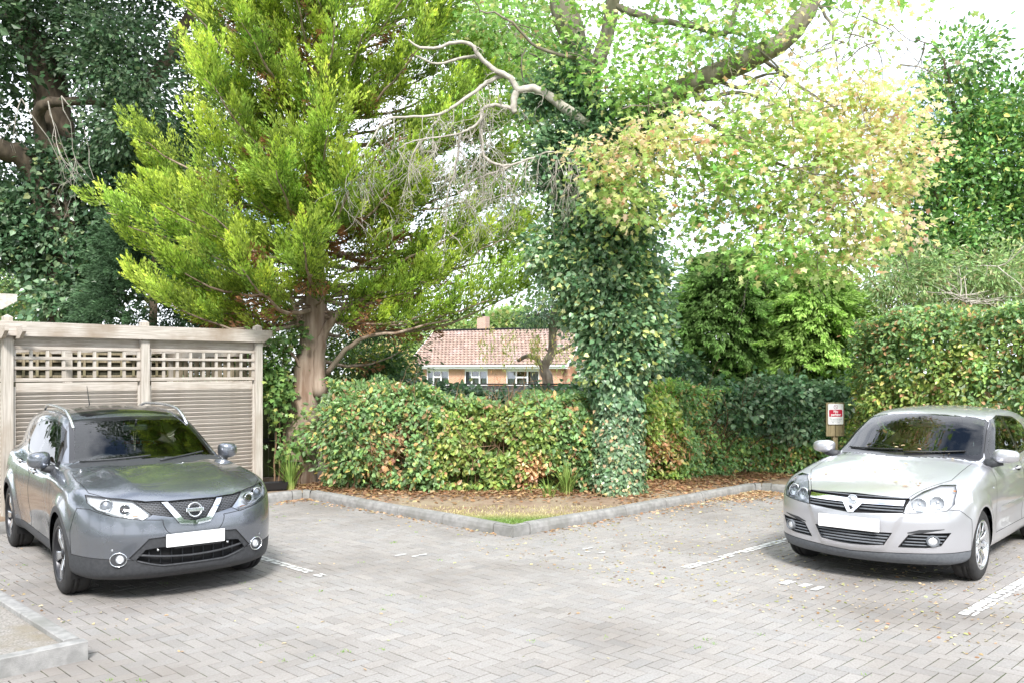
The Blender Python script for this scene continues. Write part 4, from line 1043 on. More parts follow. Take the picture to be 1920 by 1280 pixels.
# ---------------------------------------------------------------- grey crossover
def build_grey():
    car = put_car('parked_car', 'dark grey crossover car with silver roof rails parked nose out before the fence', 'car', -3.219, 8.08, 38.0)
    car.scale = (.985, .962, .985)
    P_ = paint_mat('grey_metallic_paint', (.19, .205, .235), .3, .22, .75)
    S = Shell(CarShape(QASH), .027); wb = QASH['wheelbase']; wr = QASH['wheel_r']
    side = lambda c, n: c.y > .5 and n.y > .25
    fwd = lambda c, n: n.x > .12 and c.x > .2
    # openings and trims
    for xc in (0, -wb): S.cut('arch_open', circ(xc, wr, .372), 'y', lambda c, n: c.y > .45)
    S.drop('arch_open')
    scr = lambda c, n: n.x > .27 and -1.4 < c.x < .05 and c.z > 1.02
    S.cut('windscreen', [(-.01, 1.082), (.625, 1.078), (.650, 1.10), (.548, 1.405), (.50, 1.425), (.30, 1.440), (-.01, 1.447)], 'x', scr)
    S.cut('screen_surround', [(-.01, 1.0), (.69, 1.03), (.70, 1.08), (.585, 1.425), (.53, 1.455), (.30, 1.475), (-.01, 1.483)], 'x', scr)
    S.cut('cowl', [(-.50, -.01), (-.50, .72), (-.34, .72), (-.06, .30), (-.04, -.01)], 'z', lambda c, n: n.z > .3 and c.z > .98 and c.z < 1.13)
    S.cut('bonnet', [(.846, -.01), (.838, .20), (.80, .38), (.752, .48), (.63, .655), (.47, .755), (.1, .775), (-.2, .755), (-.35, .70), (-.06, .20), (-.04, -.01)], 'z', lambda c, n: n.z > .25 and c.z > .80)
    S.cut('glass_roof', [(-1.12, -.01), (-1.16, .40), (-1.25, .45), (-2.35, .43), (-2.45, .36), (-2.45, -.01)], 'z', lambda c, n: c.z > 1.4)
    # side glass
    S.cut('front_window', [(-.70, 1.068), (-.80, 1.205), (-1.02, 1.335), (-1.20, 1.402), (-1.49, 1.432), (-1.52, 1.09)], 'y', side)
    S.cut('rear_window', [(-1.61, 1.095), (-2.12, 1.115), (-2.26, 1.165), (-2.32, 1.25), (-2.26, 1.355), (-2.02, 1.410), (-1.58, 1.432)], 'y', side)
    S.cut('quarter_window', [(-2.36, 1.215), (-2.62, 1.27), (-2.58, 1.33), (-2.32, 1.36)], 'y', side)
    S.cut('window_surround', [(-.60, 1.045), (-.78, 1.215), (-1.02, 1.355), (-1.22, 1.425), (-1.50, 1.452), (-2.02, 1.432), (-2.30, 1.388), (-2.62, 1.345), (-2.70, 1.27), (-2.30, 1.15), (-2.14, 1.095), (-1.55, 1.072)], 'y', side)
    S.cut('tailgate_glass', [(-.01, 1.12), (.62, 1.12), (.55, 1.40), (-.01, 1.44)], 'x', lambda c, n: n.x < -.4 and c.x < -2.9)
    S.cut('tail_lamp', [(.50, .90), (.90, .93), (.90, 1.07), (.55, 1.06)], 'x', lambda c, n: c.x < -3.05)
    S.cut('arch_trim', circ(0, wr, .425), 'y', lambda c, n: c.y > .45); S.cut('arch_trim_rear', circ(-wb, wr, .425), 'y', lambda c, n: c.y > .45)
    S.cut('sill_trim', [(-.33, .05), (-.33, .365), (-2.35, .375), (-2.35, .05)], 'y', lambda c, n: c.y > .4)
    S.cut('rear_bumper_trim', [(-.01, .1), (.95, .1), (.95, .50), (-.01, .55)], 'x', lambda c, n: c.x < -2.9)
    # nose
    S.cut('headlight', [(.782, .905), (.48, .868), (.345, .747), (.42, .708), (.64, .750), (.74, .797), (.786, .85)], 'x', fwd, over=('body', 'bonnet'))
    S.cut('chrome_v', [[(.262, .842), (.130, .658), (.096, .692), (.212, .842)], [(-.01, .641), (.130, .658), (.096, .692), (-.01, .676)]], 'x', fwd, over=('body',))
    S.cut('upper_grille', [[(-.01, .85), (.27, .85), (.13, .655), (-.01, .64)], [(.26, .85), (.475, .864), (.345, .747), (.17, .713)]], 'x', fwd)
    S.cut('lower_grille', [(-.01, .477), (.30, .475), (.40, .464), (.468, .385), (.45, .366), (.30, .318), (-.01, .308)], 'x', fwd)
    S.cut('plate_panel', [[(-.01, .47), (.42, .462), (.375, .553), (.25, .560), (-.01, .562)], [(.40, .464), (.375, .553), (.52, .40), (.47, .372)]], 'x', fwd)
    S.cut('front_skirt', [[(-.01, .1), (-.01, .312), (.30, .318), (.30, .1)], [(.30, .1), (.30, .318), (.48, .380), (.95, .418), (.95, .1)]], 'x', lambda c, n: c.x > .30 and n.x > -.3, over=('body',))
    S.cut('front_skirt', [(.36, .1), (.36, .41), (.7, .40), (.7, .1)], 'y', lambda c, n: c.x > .36 and c.y > .5)
    S.cut('front_bumper', [[(.43, .2), (.40, .62), (.47, .80), (.60, .80), (.9, .7), (1.0, .2)]], 'y', lambda c, n: c.x > .38)
    S.cut('front_door', [(-.52, .370), (-.48, .72), (-.55, 1.046), (-1.55, 1.073), (-1.565, .370)], 'y', side)
    S.cut('rear_door', [(-1.57, .370), (-1.555, 1.073), (-2.14, 1.095), (-2.30, 1.15), (-2.36, 1.13), (-2.33, .82), (-2.20, .60), (-2.13, .370)], 'y', side)
    # meshes
    S.part('body', ['body'], P_, car); S.part('bonnet', ['bonnet'], P_, car); S.part('front_bumper', ['front_bumper'], P_, car)
    S.part('windscreen', ['windscreen'], M_glass, car); S.part('screen_surround', ['screen_surround'], M_blackg, car); S.part('cowl', ['cowl'], M_plast, car)
    S.part('glass_roof', ['glass_roof'], M_blackg, car); S.part('rear_screen', ['tailgate_glass'], M_glassdk, car); S.part('rear_bumper_trim', ['rear_bumper_trim'], M_plast, car)
    for sd in (1, -1):
        S.part('front_door', ['front_door'], P_, car, sd); S.part('rear_door', ['rear_door'], P_, car, sd)
        S.part('front_window', ['front_window'], M_glass, car, sd); S.part('rear_window', ['rear_window'], M_glassdk, car, sd); S.part('quarter_window', ['quarter_window'], M_glassdk, car, sd)
        S.part('window_surround', ['window_surround'], M_blackg, car, sd); S.part('arch_trim', ['arch_trim'], M_plast, car, sd); S.part('arch_trim', ['arch_trim_rear'], M_plast, car, sd); S.part('sill_trim', ['sill_trim'], M_plast, car, sd)
        S.part('tail_lamp', ['tail_lamp'], M_red, car, sd)
        # head lamp: reflector bowl behind a clear lens
        hl = S.part('headlight', ['headlight'], M_lens, car, sd)
        S.part('reflector', ['headlight'], M_bowl, hl, sd, push=(-.055, -.010, -.004)); S.walls('lamp_bezel', ['headlight'], M_bowl2, hl, .055, sd)
        for (yy, zz, rr) in ((.66, .825, .042), (.535, .795, .034)):
            p, n = S.on('x', yy, zz); p = Vector((p.x - .035, p.y*sd, p.z)); n = Vector((1, .35*sd, .05)); M = frame_at(p, n)
            ring('projector_ring', M_chrome, hl, M, rr + .012, rr + .012, .012, .016); disc('projector_lens', M_blackg if rr < .04 else M_bowl2, hl, M, rr, rr, -.004, .022)
        pts = []
        for yy, zz in ((.745, .865), (.755, .835), (.72, .80), (.62, .765), (.50, .735), (.42, .728)):
            p, n = S.on('x', yy, zz); pts.append(Vector((p.x - .02, p.y*sd, p.z)))
        tubeline('light_strip', pts, .007, M_plate, hl, 6)
        p, n = S.on('x', .47, .735); disc('indicator', M_amber, hl, frame_at(Vector((p.x - .03, p.y*sd, p.z)), Vector((1, 0, 0))), .03, .012)
        # fog lamp
        p, n = S.on('x', .595, .392); p = Vector((p.x, p.y*sd, p.z)); n = Vector((n.x, n.y*sd, n.z*.3)); n = (n + Vector((.5, 0, 0))).normalized(); M = frame_at(p + n*.004, n)
        fg = empty('fog_lamp'); fg.parent = car
        ring('chrome_ring', M_chrome, fg, M, .070, .060, .010, .012); disc('fog_bowl', M_plast, fg, M, .062, .052, .0035, -.0); ring('lamp_ring', M_bowl2, fg, M @ Matrix.Translation((-.012*sd, .004, .002)), .034, .034, .006, .012); disc('fog_lens', M_bowl, fg, M @ Matrix.Translation((-.012*sd, .004, .004)), .028, .028, .004, .008)
        # parking sensor
        p, n = S.on('x', .64, .47); disc('parking_sensor', M_bowl2, car, frame_at(Vector((p.x, p.y*sd, p.z)) + Vector((n.x, n.y*sd, n.z))*.002, Vector((n.x, n.y*sd, n.z))), .010, .010, 0, .003)
        mirror(car, -.76, .92, 1.105, sd, P_, (.15, .20, .16))
        handle(S, car, -1.38, .945, sd, M_chrome); handle(S, car, -2.20, .985, sd, M_chrome)
        wheel(car, 0, sd*.782, wr, .215, .235, 'five', sd); wheel(car, -wb, sd*.782, wr, .215, .235, 'five', sd)
        wheel_well(car, 0, .384, .50, .87, sd, wr); wheel_well(car, -wb, .384, .50, .87, sd, wr)
        # chrome strip under the windows
        pts = []
        for xx, zz in ((-.57, 1.035), (-.80, 1.046), (-1.2, 1.058), (-1.6, 1.068), (-2.0, 1.080), (-2.16, 1.090), (-2.30, 1.145), (-2.40, 1.20)):
            p, n = S.on('y', xx, zz); pts.append(Vector((p.x, (p.y + .002)*sd, p.z)))
        tubeline('window_trim', pts, .007, M_chrome, car, 6)
        # roof rail
        pts = []; rad = []
        for i, xx in enumerate(np.linspace(-1.02, -2.75, 13)):
            yy = .565 - .05*max(0, (-xx - 2.0)/.75) ; p, n = S.on('z', xx, yy); t = i/12; lift = .052*min(1, math.sin(math.pi*t)*2.6)
            pts.append(Vector((p.x, yy*sd, p.z + lift))); rad.append(.016)
        tubeline('roof_rail', pts, rad, M_alloy, car, 8)
    # grilles
    S.part('grille_mesh', ['upper_grille'], M_mesh, car, push=(-.022, 0, 0)); S.walls('grille_rim', ['upper_grille'], M_gap, car, .03)
    lg = S.part('lower_grille', ['lower_grille'], M_void, car, push=(-.06, 0, 0)); S.walls('intake_rim', ['lower_grille'], M_plast, lg, .065)
    S.part('plate_panel', ['plate_panel'], M_plast, car, push=(-.006, 0, 0)); S.part('front_skirt', ['front_skirt'], M_plast, car)
    cv = S.part('chrome_v', ['chrome_v'], M_chrome, car, push=(.018, 0, 0)); S.walls('chrome_v_edge', ['chrome_v'], M_chrome, cv, .05, inward=(-1, 0, 0)); 
    if cv: cv.children[0].location = (.018, 0, 0)
    def across(name, ys, zf, rad, mat, dx):
        pts = []
        for yy in ys:
            p, n = S.on('x', abs(yy), zf(yy)); pts.append((p.x + dx, yy, p.z))
        return tubeline(name, pts, rad, mat, car, 8)
    ys = np.linspace(-.45, .45, 19)
    across('intake_blade', ys, lambda y: .382 + .04*(y/.45)**2, .010, M_plast, -.012); across('intake_lip', np.linspace(-.46, .46, 19), lambda y: .318 + .055*max(0, (abs(y) - .25)/.21)**1.3, .008, M_plast, .002)
    for yy in np.linspace(-.36, .36, 9):
        p, n = S.on('x', abs(yy), .40); tubeline('intake_bar', [(p.x - .05, yy, .325), (p.x - .05, yy, .465)], .006, M_plast, car, 6)
    for yy in (-.30, .30):
        p, n = S.on('x', abs(yy), .452); disc('tow_bolt', M_alloy, car, frame_at(Vector((p.x - .012, yy, .452)), Vector((1, 0, 0))), .010, .010, 0, .004)
    p, n = S.on('x', 0, .53); np_ = MB(); np_.box((0, 0, 0), (.012, .50, .108), bev=.003); o = np_.build('number_plate', M_plate, car); o.location = (p.x + .016, 0, .529)
    b_ = MB(); b_.box((0, 0, 0), (.010, .40, .014)); o = b_.build('plate_strip', M_gap, o); o.location = (0, .02, -.062)
    # round badge with a bar
    p, n = S.on('x', 0, .765); em = empty('badge'); em.parent = car; M = frame_at(p + Vector((.020, 0, 0)), Vector((1, 0, .22)))
    ring('badge_ring', M_chrome, em, M, .064, .064, .014, .012); m = MB(); m.box((0, 0, .008), (.150, .030, .012), bev=.004)
    m.v = [tuple(M @ Vector(v)) for v in m.v]; m.build('badge_bar', M_chrome, em)
    # seams
    for nm in (['bonnet'], ['front_bumper'], ['headlight']): [S.seam('panel_gap', nm, M_gap, car, .0026, sd) for sd in (1, -1)]
    for nm in (['front_door', 'front_window'], ['rear_door', 'rear_window']): [S.seam('panel_gap', nm, M_gap, car, .0028, sd, pick=lambda c: c.z < 1.09) for sd in (1, -1)]
    for (y0, y1, z0) in ((-.62, -.02, .012), (.02, .56, .012)):
        pts = []
        for t in np.linspace(0, 1, 9):
            yy = y0 + (y1 - y0)*t; zz = 1.088 + (.035*t if y0 < 0 else .035*(1-t)*0 + .03*t); p, n = S.on('x', abs(yy), zz, hi=.0); pts.append(p*1.0 + n*.014); pts[-1].y = yy
        tubeline('wiper', pts, .009, M_plast, car, 6)
    # roof aerial
    p, n = S.on('z', -2.85, 0.0); tubeline('aerial', [p, p + Vector((-.16, 0, .26))], [.008, .003], M_black, car, 6)
    m = MB(); m.box((-1.3, 0, .20), (3.6, 1.25, .06)); m.build('underbody', M_void, car)
    interior(car, dict(dash=-.42, rear=-2.9, dz=1.015, seat=-1.35, rseat=-2.25, hz=1.36, mir=(-.93, 1.365)))
    # beads hanging from the mirror
    m = MB()
    for s_ in (-.012, .012):
        for i in range(12): m.lathe([(.0005, -.004), (.0045, 0), (.0005, .004)], 6, 'z', (-.93, s_*(1 - i/14), 1.32 - .016*i))
    m.build('hanging_beads', plain('cream_beads', (.75, .62, .42), .5), car)
    for o in car.children:
        if o.name.startswith('panel_gap') or o.name.startswith('roof_seam'): o['kind'] = 'stuff'
    S.bm.free(); return car
GREY = build_grey()
# ---------------------------------------------------------------- silver hatchback
def build_silver():
    car = put_car('parked_car', 'silver hatchback parked nose out in the right bay with fallen leaves on it', 'car', 3.66, 8.62, -41.8)
    P_ = paint_mat('silver_metallic_paint', (.53, .53, .56), .18, .30, .65, (.35, .36, .35))
    S = Shell(CarShape(ASTRA), .027); wb = ASTRA['wheelbase']; wr = .325
    side = lambda c, n: c.y > .5 and n.y > .22
    fwd = lambda c, n: n.x > .10 and c.x > .2
    for xc in (0, -wb): S.cut('arch_open', circ(xc, wr, .352), 'y', lambda c, n: c.y > .45)
    S.drop('arch_open')
    scr = lambda c, n: n.x > .25 and -1.75 < c.x < -.2 and c.z > 1.02
    S.cut('windscreen', [(-.01, 1.098), (.62, 1.080), (.672, 1.095), (.575, 1.425), (.52, 1.445), (.30, 1.462), (-.01, 1.470)], 'x', scr)
    S.cut('screen_surround', [(-.01, 1.0), (.68, 1.03), (.70, 1.06), (.60, 1.43), (.535, 1.455), (.30, 1.472), (-.01, 1.480)], 'x', scr)
    S.cut('cowl', [(-.72, -.01), (-.72, .66), (-.62, .66), (-.42, .25), (-.39, -.01)], 'z', lambda c, n: n.z > .3 and .98 < c.z < 1.12)
    S.cut('headlight', [(.425, .660), (.585, .672), (.735, .690), (.775, .745), (.762, .84), (.722, .888), (.62, .885), (.53, .84), (.455, .768)], 'x', lambda c, n: c.x > .16 and n.x > .06)
    S.cut('bonnet', [(.775, -.01), (.765, .16), (.70, .452), (.51, .53), (.29, .632), (.20, .660), (-.40, .668), (-.66, .648), (-.41, .10), (-.39, -.01)], 'z', lambda c, n: n.z > .25 and c.z > .75)
    S.cut('front_window', [(-.80, 1.045), (-.88, 1.13), (-1.12, 1.275), (-1.36, 1.385), (-1.66, 1.425), (-1.70, 1.05)], 'y', side)
    S.cut('rear_window', [(-1.80, 1.055), (-2.30, 1.085), (-2.55, 1.15), (-2.47, 1.30), (-2.2, 1.392), (-1.76, 1.425)], 'y', side)
    S.cut('window_surround', [(-.70, 1.022), (-.86, 1.145), (-1.12, 1.295), (-1.37, 1.402), (-1.68, 1.442), (-2.2, 1.41), (-2.50, 1.315), (-2.60, 1.15), (-2.32, 1.066), (-1.7, 1.030)], 'y', side)
    S.cut('tailgate_glass', [(-.01, 1.10), (.60, 1.10), (.52, 1.34), (-.01, 1.38)], 'x', lambda c, n: n.x < -.4 and c.x < -2.7)
    S.cut('tail_lamp', [(.62, .85), (.90, .85), (.90, 1.12), (.62, 1.12)], 'x', lambda c, n: c.x < -3.0)
    # nose
    S.cut('chrome_bar', [[(-.01, .757), (.428, .768), (.424, .722), (.088, .722), (-.01, .722)], [(-.01, .722), (.088, .722), (.024, .642), (-.01, .642)]], 'x', fwd, over=('body', 'bonnet'))
    S.cut('upper_grille', [(-.01, .798), (.457, .782), (.427, .664), (-.01, .636)], 'x', fwd, over=('body', 'bonnet'))
    S.cut('lower_grille', [(-.01, .479), (.345, .483), (.282, .374), (.13, .358), (-.01, .355)], 'x', fwd)
    S.cut('fog_brow', [(.462, .492), (.55, .520), (.782, .535), (.765, .500), (.55, .492), (.475, .475)], 'x', fwd)
    S.cut('fog_grille', [(.392, .362), (.470, .474), (.55, .4915), (.764, .4995), (.70, .388), (.60, .368)], 'x', fwd)
    S.cut('front_skirt', [[(-.01, .1), (-.01, .292), (.40, .308), (.95, .332), (.95, .1)]], 'x', lambda c, n: c.x > .30 and n.x > -.2)
    S.cut('front_bumper', [(.36, .1), (.355, .60), (.50, .69), (.60, .70), (.95, .69), (1.0, .1)], 'y', lambda c, n: c.x > .33)
    S.cut('front_door', [(-.66, .345), (-.57, .60), (-.58, .90), (-.66, 1.02), (-1.70, 1.030), (-1.73, .345)], 'y', side)
    S.cut('rear_door', [(-1.735, .345), (-1.705, 1.030), (-2.34, 1.066), (-2.38, .95), (-2.36, .80), (-2.22, .58), (-2.12, .345)], 'y', side)
    S.part('body', ['body'], P_, car); S.part('bonnet', ['bonnet'], P_, car); S.part('front_bumper', ['front_bumper'], P_, car)
    S.part('windscreen', ['windscreen'], M_glass, car); S.part('screen_surround', ['screen_surround'], M_blackg, car); S.part('cowl', ['cowl'], M_plast, car); S.part('rear_screen', ['tailgate_glass'], M_glass, car)
    skm = noisy('grey_plastic', (.11, .12, .135), (.14, .15, .165), 40, .6, bump=.1, bscale=150)
    S.part('front_skirt', ['front_skirt'], skm, car)
    def across(name, ys, zf, rad, mat, dx, sd=1, par=None):
        pts = []
        for yy in ys:
            p, n = S.on('x', abs(yy), zf(yy)); pts.append((p.x + dx, yy*sd, p.z))
        return tubeline(name, pts, rad, mat, par or car, 8)
    for sd in (1, -1):
        S.part('front_door', ['front_door'], P_, car, sd); S.part('rear_door', ['rear_door'], P_, car, sd)
        S.part('front_window', ['front_window'], M_glass, car, sd); S.part('rear_window', ['rear_window'], M_glass, car, sd); S.part('window_surround', ['window_surround'], M_blackg, car, sd); S.part('tail_lamp', ['tail_lamp'], M_red, car, sd)
        hl = S.part('headlight', ['headlight'], M_lens, car, sd)
        S.part('reflector', ['headlight'], M_bowl, hl, sd, push=(-.05, -.012, -.012)); S.walls('lamp_bezel', ['headlight'], M_bowl, hl, .05, sd)
        for (yy, zz, rr) in ((.53, .735, .052), (.655, .755, .050)):
            p, n = S.on('x', yy, zz); p = Vector((p.x - .03, p.y*sd, p.z)); n = Vector((1, .3*sd, .15)); M = frame_at(p, n)
            ring('lamp_ring', M_chrome, hl, M, rr + .010, rr + .010, .010, .014); disc('lamp_bulb', M_bowl, hl, M, rr, rr, -.006, -.02); disc('lamp_cap', M_bowl2, hl, M, .014, .014, .006, .004)
        p, n = S.on('x', .745, .845); disc('indicator', M_amber, hl, frame_at(Vector((p.x - .012, (p.y - .004)*sd, p.z)), Vector((n.x, n.y*sd, n.z))), .016, .011)
        fb = S.part('fog_brow', ['fog_brow'], M_plast, car, sd, push=(.004, 0, 0))
        fgp = S.part('fog_grille', ['fog_grille'], M_void, car, sd, push=(-.035, 0, 0)); S.walls('fog_grille_rim', ['fog_grille'], skm, fgp, .04, sd)
        for zz, ya, yb in ((.468, .472, .735), (.440, .455, .720), (.412, .438, .705), (.386, .42, .69)): across('fog_slat', np.linspace(ya, yb, 8), lambda y, z=zz: z, .0065, skm, -.010, sd, fgp)
        p, n = S.on('x', .645, .428); p = Vector((p.x, p.y*sd, p.z)); n = Vector((1, .55*sd, 0)).normalized(); M = frame_at(p + n*.004, n); fg = empty('fog_lamp'); fg.parent = car
        ring('fog_bezel', skm, fg, M, .056, .050, .018, .016); disc('fog_lens', M_bowl, fg, M, .038, .034, .002, .010)
        mirror(car, -.72, .905, 1.085, sd, P_, (.16, .235, .135))
        handle(S, car, -1.52, .905, sd, P_); handle(S, car, -2.22, .93, sd, P_)
        wheel(car, 0, sd*.768, wr, .200, .215, 'ten', sd); wheel(car, -wb, sd*.768, wr, .200, .215, 'ten', sd)
        wheel_well(car, 0, .362, .48, .845, sd, wr); wheel_well(car, -wb, .362, .48, .845, sd, wr)
        # rub strip along the doors
        for (xa, xb) in ((-.72, -1.68), (-1.76, -2.10)):
            pts = []
            for xx in np.linspace(xa, xb, 9):
                p, n = S.on('y', xx, .565); pts.append(Vector((p.x, (p.y + .004)*sd, p.z)))
            m = MB()
            for i in range(8): m.bar(pts[i], pts[i+1], .014, .045)
            m.build('rub_strip', P_, car)
        p, n = S.on('y', -.46, .80); disc('side_repeater', M_bowl2, car, frame_at(Vector((p.x, p.y*sd, p.z)) + Vector((0, .002*sd, 0)), Vector((n.x, n.y*sd, n.z))), .028, .012, 0, .006)
    ug = S.part('upper_grille', ['upper_grille'], M_void, car, push=(-.03, 0, 0)); S.walls('grille_rim', ['upper_grille'], M_gap, ug, .035)
    for zz in (.700, .676):
        for sd in (1, -1): across('grille_slat', np.linspace(.07, .425, 9), lambda y, z=zz: z, .0075, skm, -.008, sd, ug)
    across('grille_slat', np.linspace(-.43, .43, 15), lambda y: .781, .006, skm, -.006, 1, ug)
    cb = S.part('chrome_bar', ['chrome_bar'], M_chrome, car, push=(.012, 0, 0)); w_ = S.walls('chrome_edge', ['chrome_bar'], M_chrome, cb, .04); w_.location = (.012, 0, 0)
    lg = S.part('lower_grille', ['lower_grille'], M_void, car, push=(-.045, 0, 0)); S.walls('intake_rim', ['lower_grille'], skm, lg, .05)
    for zz, yb in ((.460, .325), (.433, .31), (.406, .295), (.380, .275)): across('intake_slat', np.linspace(-yb, yb, 15), lambda y, z=zz: z, .0085, skm, -.014, 1, lg)
    p, n = S.on('x', 0, .545); m = MB(); m.box((0, 0, 0), (.012, .545, .116), bev=.003); o = m.build('number_plate', M_plate, car); o.location = (p.x + .016, -.01, .545)
    p, n = S.on('x', 0, .748); em = empty('badge'); em.parent = car; M = frame_at(p + Vector((.022, 0, 0)), Vector((1, 0, .45)))
    ring('badge_ring', M_chrome, em, M, .046, .046, .009, .010); disc('badge_disc', M_bowl2, em, M, .040, .040, .0, .004)
    m = MB(); pts = [M @ Vector(q) for q in ((-.030, .014, .007), (-.008, .012, .010), (.004, -.002, .011), (.030, -.010, .007))]; m.tube(pts, [.004, .009, .008, .003], 6); m.build('badge_figure', M_chrome, em, smooth=True)
    m = MB(); 
    pc, _ = S.on('x', 0, .690); m.add([(pc.x + .026, -.020, .700), (pc.x + .026, .020, .700), (pc.x + .034, 0, .662)], [(0, 1, 2)]); m.build('badge_notch', M_gap, car)
    for nm in (['bonnet'], ['front_bumper'], ['headlight'], ['front_skirt']): [S.seam('panel_gap', nm, M_gap, car, .0024, sd) for sd in (1, -1)]
    for nm in (['front_door', 'front_window'], ['rear_door', 'rear_window']): [S.seam('panel_gap', nm, M_gap, car, .0026, sd, pick=lambda c: c.z < 1.06) for sd in (1, -1)]
    for sd in (1, -1):
        S.seam('roof_seam', ['windscreen', 'screen_surround'], M_gap, car, .004, sd, pick=lambda c: c.z > 1.1 and c.y > .4)
    for (y0, y1) in ((-.60, .02), (.04, .55)):
        pts = []
        for t in np.linspace(0, 1, 9):
            yy = y0 + (y1 - y0)*t; zz = 1.088 + .02*t; p, n = S.on('x', abs(yy), zz, hi=-.25); q = p + n*.012; q.y = yy; pts.append(q)
        tubeline('wiper', pts, .008, M_black, car, 6)
    m = MB(); m.box((-1.3, 0, .19), (3.5, 1.2, .06)); m.build('underbody', M_void, car)
    interior(car, dict(dash=-.72, rear=-2.8, dz=1.0, seat=-1.60, rseat=-2.35, hz=1.30, mir=(-1.13, 1.34)))
    # a few leaves lying on the roof, bonnet and screen base
    Pp = []; Nn = []
    for k in range(70):
        if k < 40: xx, yy = random.uniform(-2.6, -1.35), random.uniform(-.50, .50)
        elif k < 60: xx, yy = random.uniform(-.3, .6), random.uniform(-.55, .55)
        else: xx, yy = random.uniform(-.62, -.50), random.uniform(-.5, .5)
        p, n = S.on('z', xx, abs(yy)); Pp.append((p.x, yy, p.z + .004)); Nn.append((n.x, n.y*(1 if yy > 0 else -1), n.z))
    for o in car.children:
        if o.name.startswith('panel_gap') or o.name.startswith('roof_seam'): o['kind'] = 'stuff'
    S.bm.free(); return car, np.array(Pp), np.array(Nn)
SILVER, CAR_LEAF_P, CAR_LEAF_N = build_silver()
# ---------------------------------------------------------------- foliage helpers
def unit(a): return a / np.maximum(np.linalg.norm(a, axis=-1, keepdims=True), 1e-9)
T_OV = (np.array([(0, 0, 0), (.3, .27, .06), (.72, .22, .05), (1, 0, -.05), (.72, -.22, .05), (.3, -.27, .06)]), np.array([(0, 1, 2, 3), (0, 3, 4, 5)]))
T_LANCE = (np.array([(0, 0, 0), (.4, .14, .03), (1, 0, -.06), (.4, -.14, .03)]), np.array([(0, 2, 1), (0, 3, 2)]))
T_DIA = (np.array([(0, 0, 0), (.5, .32, .07), (1, 0, -.04), (.5, -.32, .07)]), np.array([(0, 2, 1), (0, 3, 2)]))
T_IVY = (np.array([(0, 0, 0), (-.06, .34, .02), (.33, .44, .05), (1, 0, -.06), (.33, -.44, .05), (-.06, -.34, .02)]), np.array([(0, 1, 2, 3), (0, 3, 4, 5)]))
_mp = [(0, 0, 0), (.02, .36, .02), (.30, .20, .03), (.48, .56, -.01), (.60, .24, .03), (1.0, 0, -.04), (.60, -.24, .03), (.48, -.56, -.01), (.30, -.20, .03), (.02, -.36, .02), (.42, 0, .05)]
T_MAPLE = (np.array(_mp), np.array([(10, i, (i + 1) % 10) for i in range(10)]))
T_SLIV = (np.array([(0, 0, 0), (.45, .17, .03), (1, 0, 0), (.45, -.17, .03)]), np.array([(0, 2, 1), (0, 3, 2)]))
T_BIG = (np.array([(0, 0, 0), (.5, .5, .1), (1, 0, -.05), (.5, -.5, .1)]), np.array([(0, 2, 1), (0, 3, 2)]))

class Leaves:
    def __init__(s): s.p = []; s.d = []; s.n = []; s.s = []; s.c = []
    def add(s, P, D, N, S, C):
        n = len(P); s.p.append(np.asarray(P, float)); s.d.append(unit(np.asarray(D, float))); s.n.append(np.asarray(N, float)); s.s.append(np.broadcast_to(np.asarray(S, float), (n,)).copy()); s.c.append(np.broadcast_to(np.asarray(C, float), (n, 3)).copy()); return s
    def count(s): return sum(len(p) for p in s.p)
    def build(s, name, mat, tmpl, parent=None, kind=None, tipgain=0.0, gain=1.55):
        P = np.concatenate(s.p); D = np.concatenate(s.d); N = np.concatenate(s.n); S = np.concatenate(s.s); C = np.clip(np.concatenate(s.c)*gain, .002, .9)
        T, F = tmpl; lum = C @ np.array([.3, .6, .1]); C = C*.90 + lum[:, None]*.10
        Y = unit(np.cross(N, D)); Z = np.cross(D, Y)
        V = P[:, None] + S[:, None, None]*(T[None, :, 0:1]*D[:, None] + T[None, :, 1:2]*Y[:, None] + T[None, :, 2:3]*Z[:, None])
        k = len(T); n = len(P)
        Fa = (np.arange(n)[:, None, None]*k + F[None]).reshape(-1, F.shape[1])
        Cv = np.repeat(C[:, None], k, 1)
        if tipgain: Cv = Cv * (1 + tipgain*T[None, :, 0:1])
        o = link(name, npmesh(name, V.reshape(-1, 3), Fa, Cv.reshape(-1, 3)), mat, parent)
        if parent is not None:
            o.matrix_parent_inverse = Matrix.Translation(-parent.location) if tuple(parent.rotation_euler) == (0, 0, 0) else parent.matrix_basis.inverted()
        if kind: o['kind'] = kind
        return o
def rdir(n): return unit(RNG.normal(size=(n, 3)))
def palette(n, pal, jit=.16):
    """pal: list of (weight, (r,g,b))"""
    w = np.array([p[0] for p in pal], float); w /= w.sum(); k = RNG.choice(len(pal), n, p=w); c = np.array([p[1] for p in pal])[k]
    return c * np.exp(RNG.normal(0, jit, (n, 1))) * np.exp(RNG.normal(0, jit*.35, (n, 3)))
def ellipsoid(n, c, r, shell=.45):
    d = rdir(n); t = (shell**3 + (1 - shell**3)*RNG.random((n, 1)))**(1/3); return np.asarray(c) + d*t*np.asarray(r), d
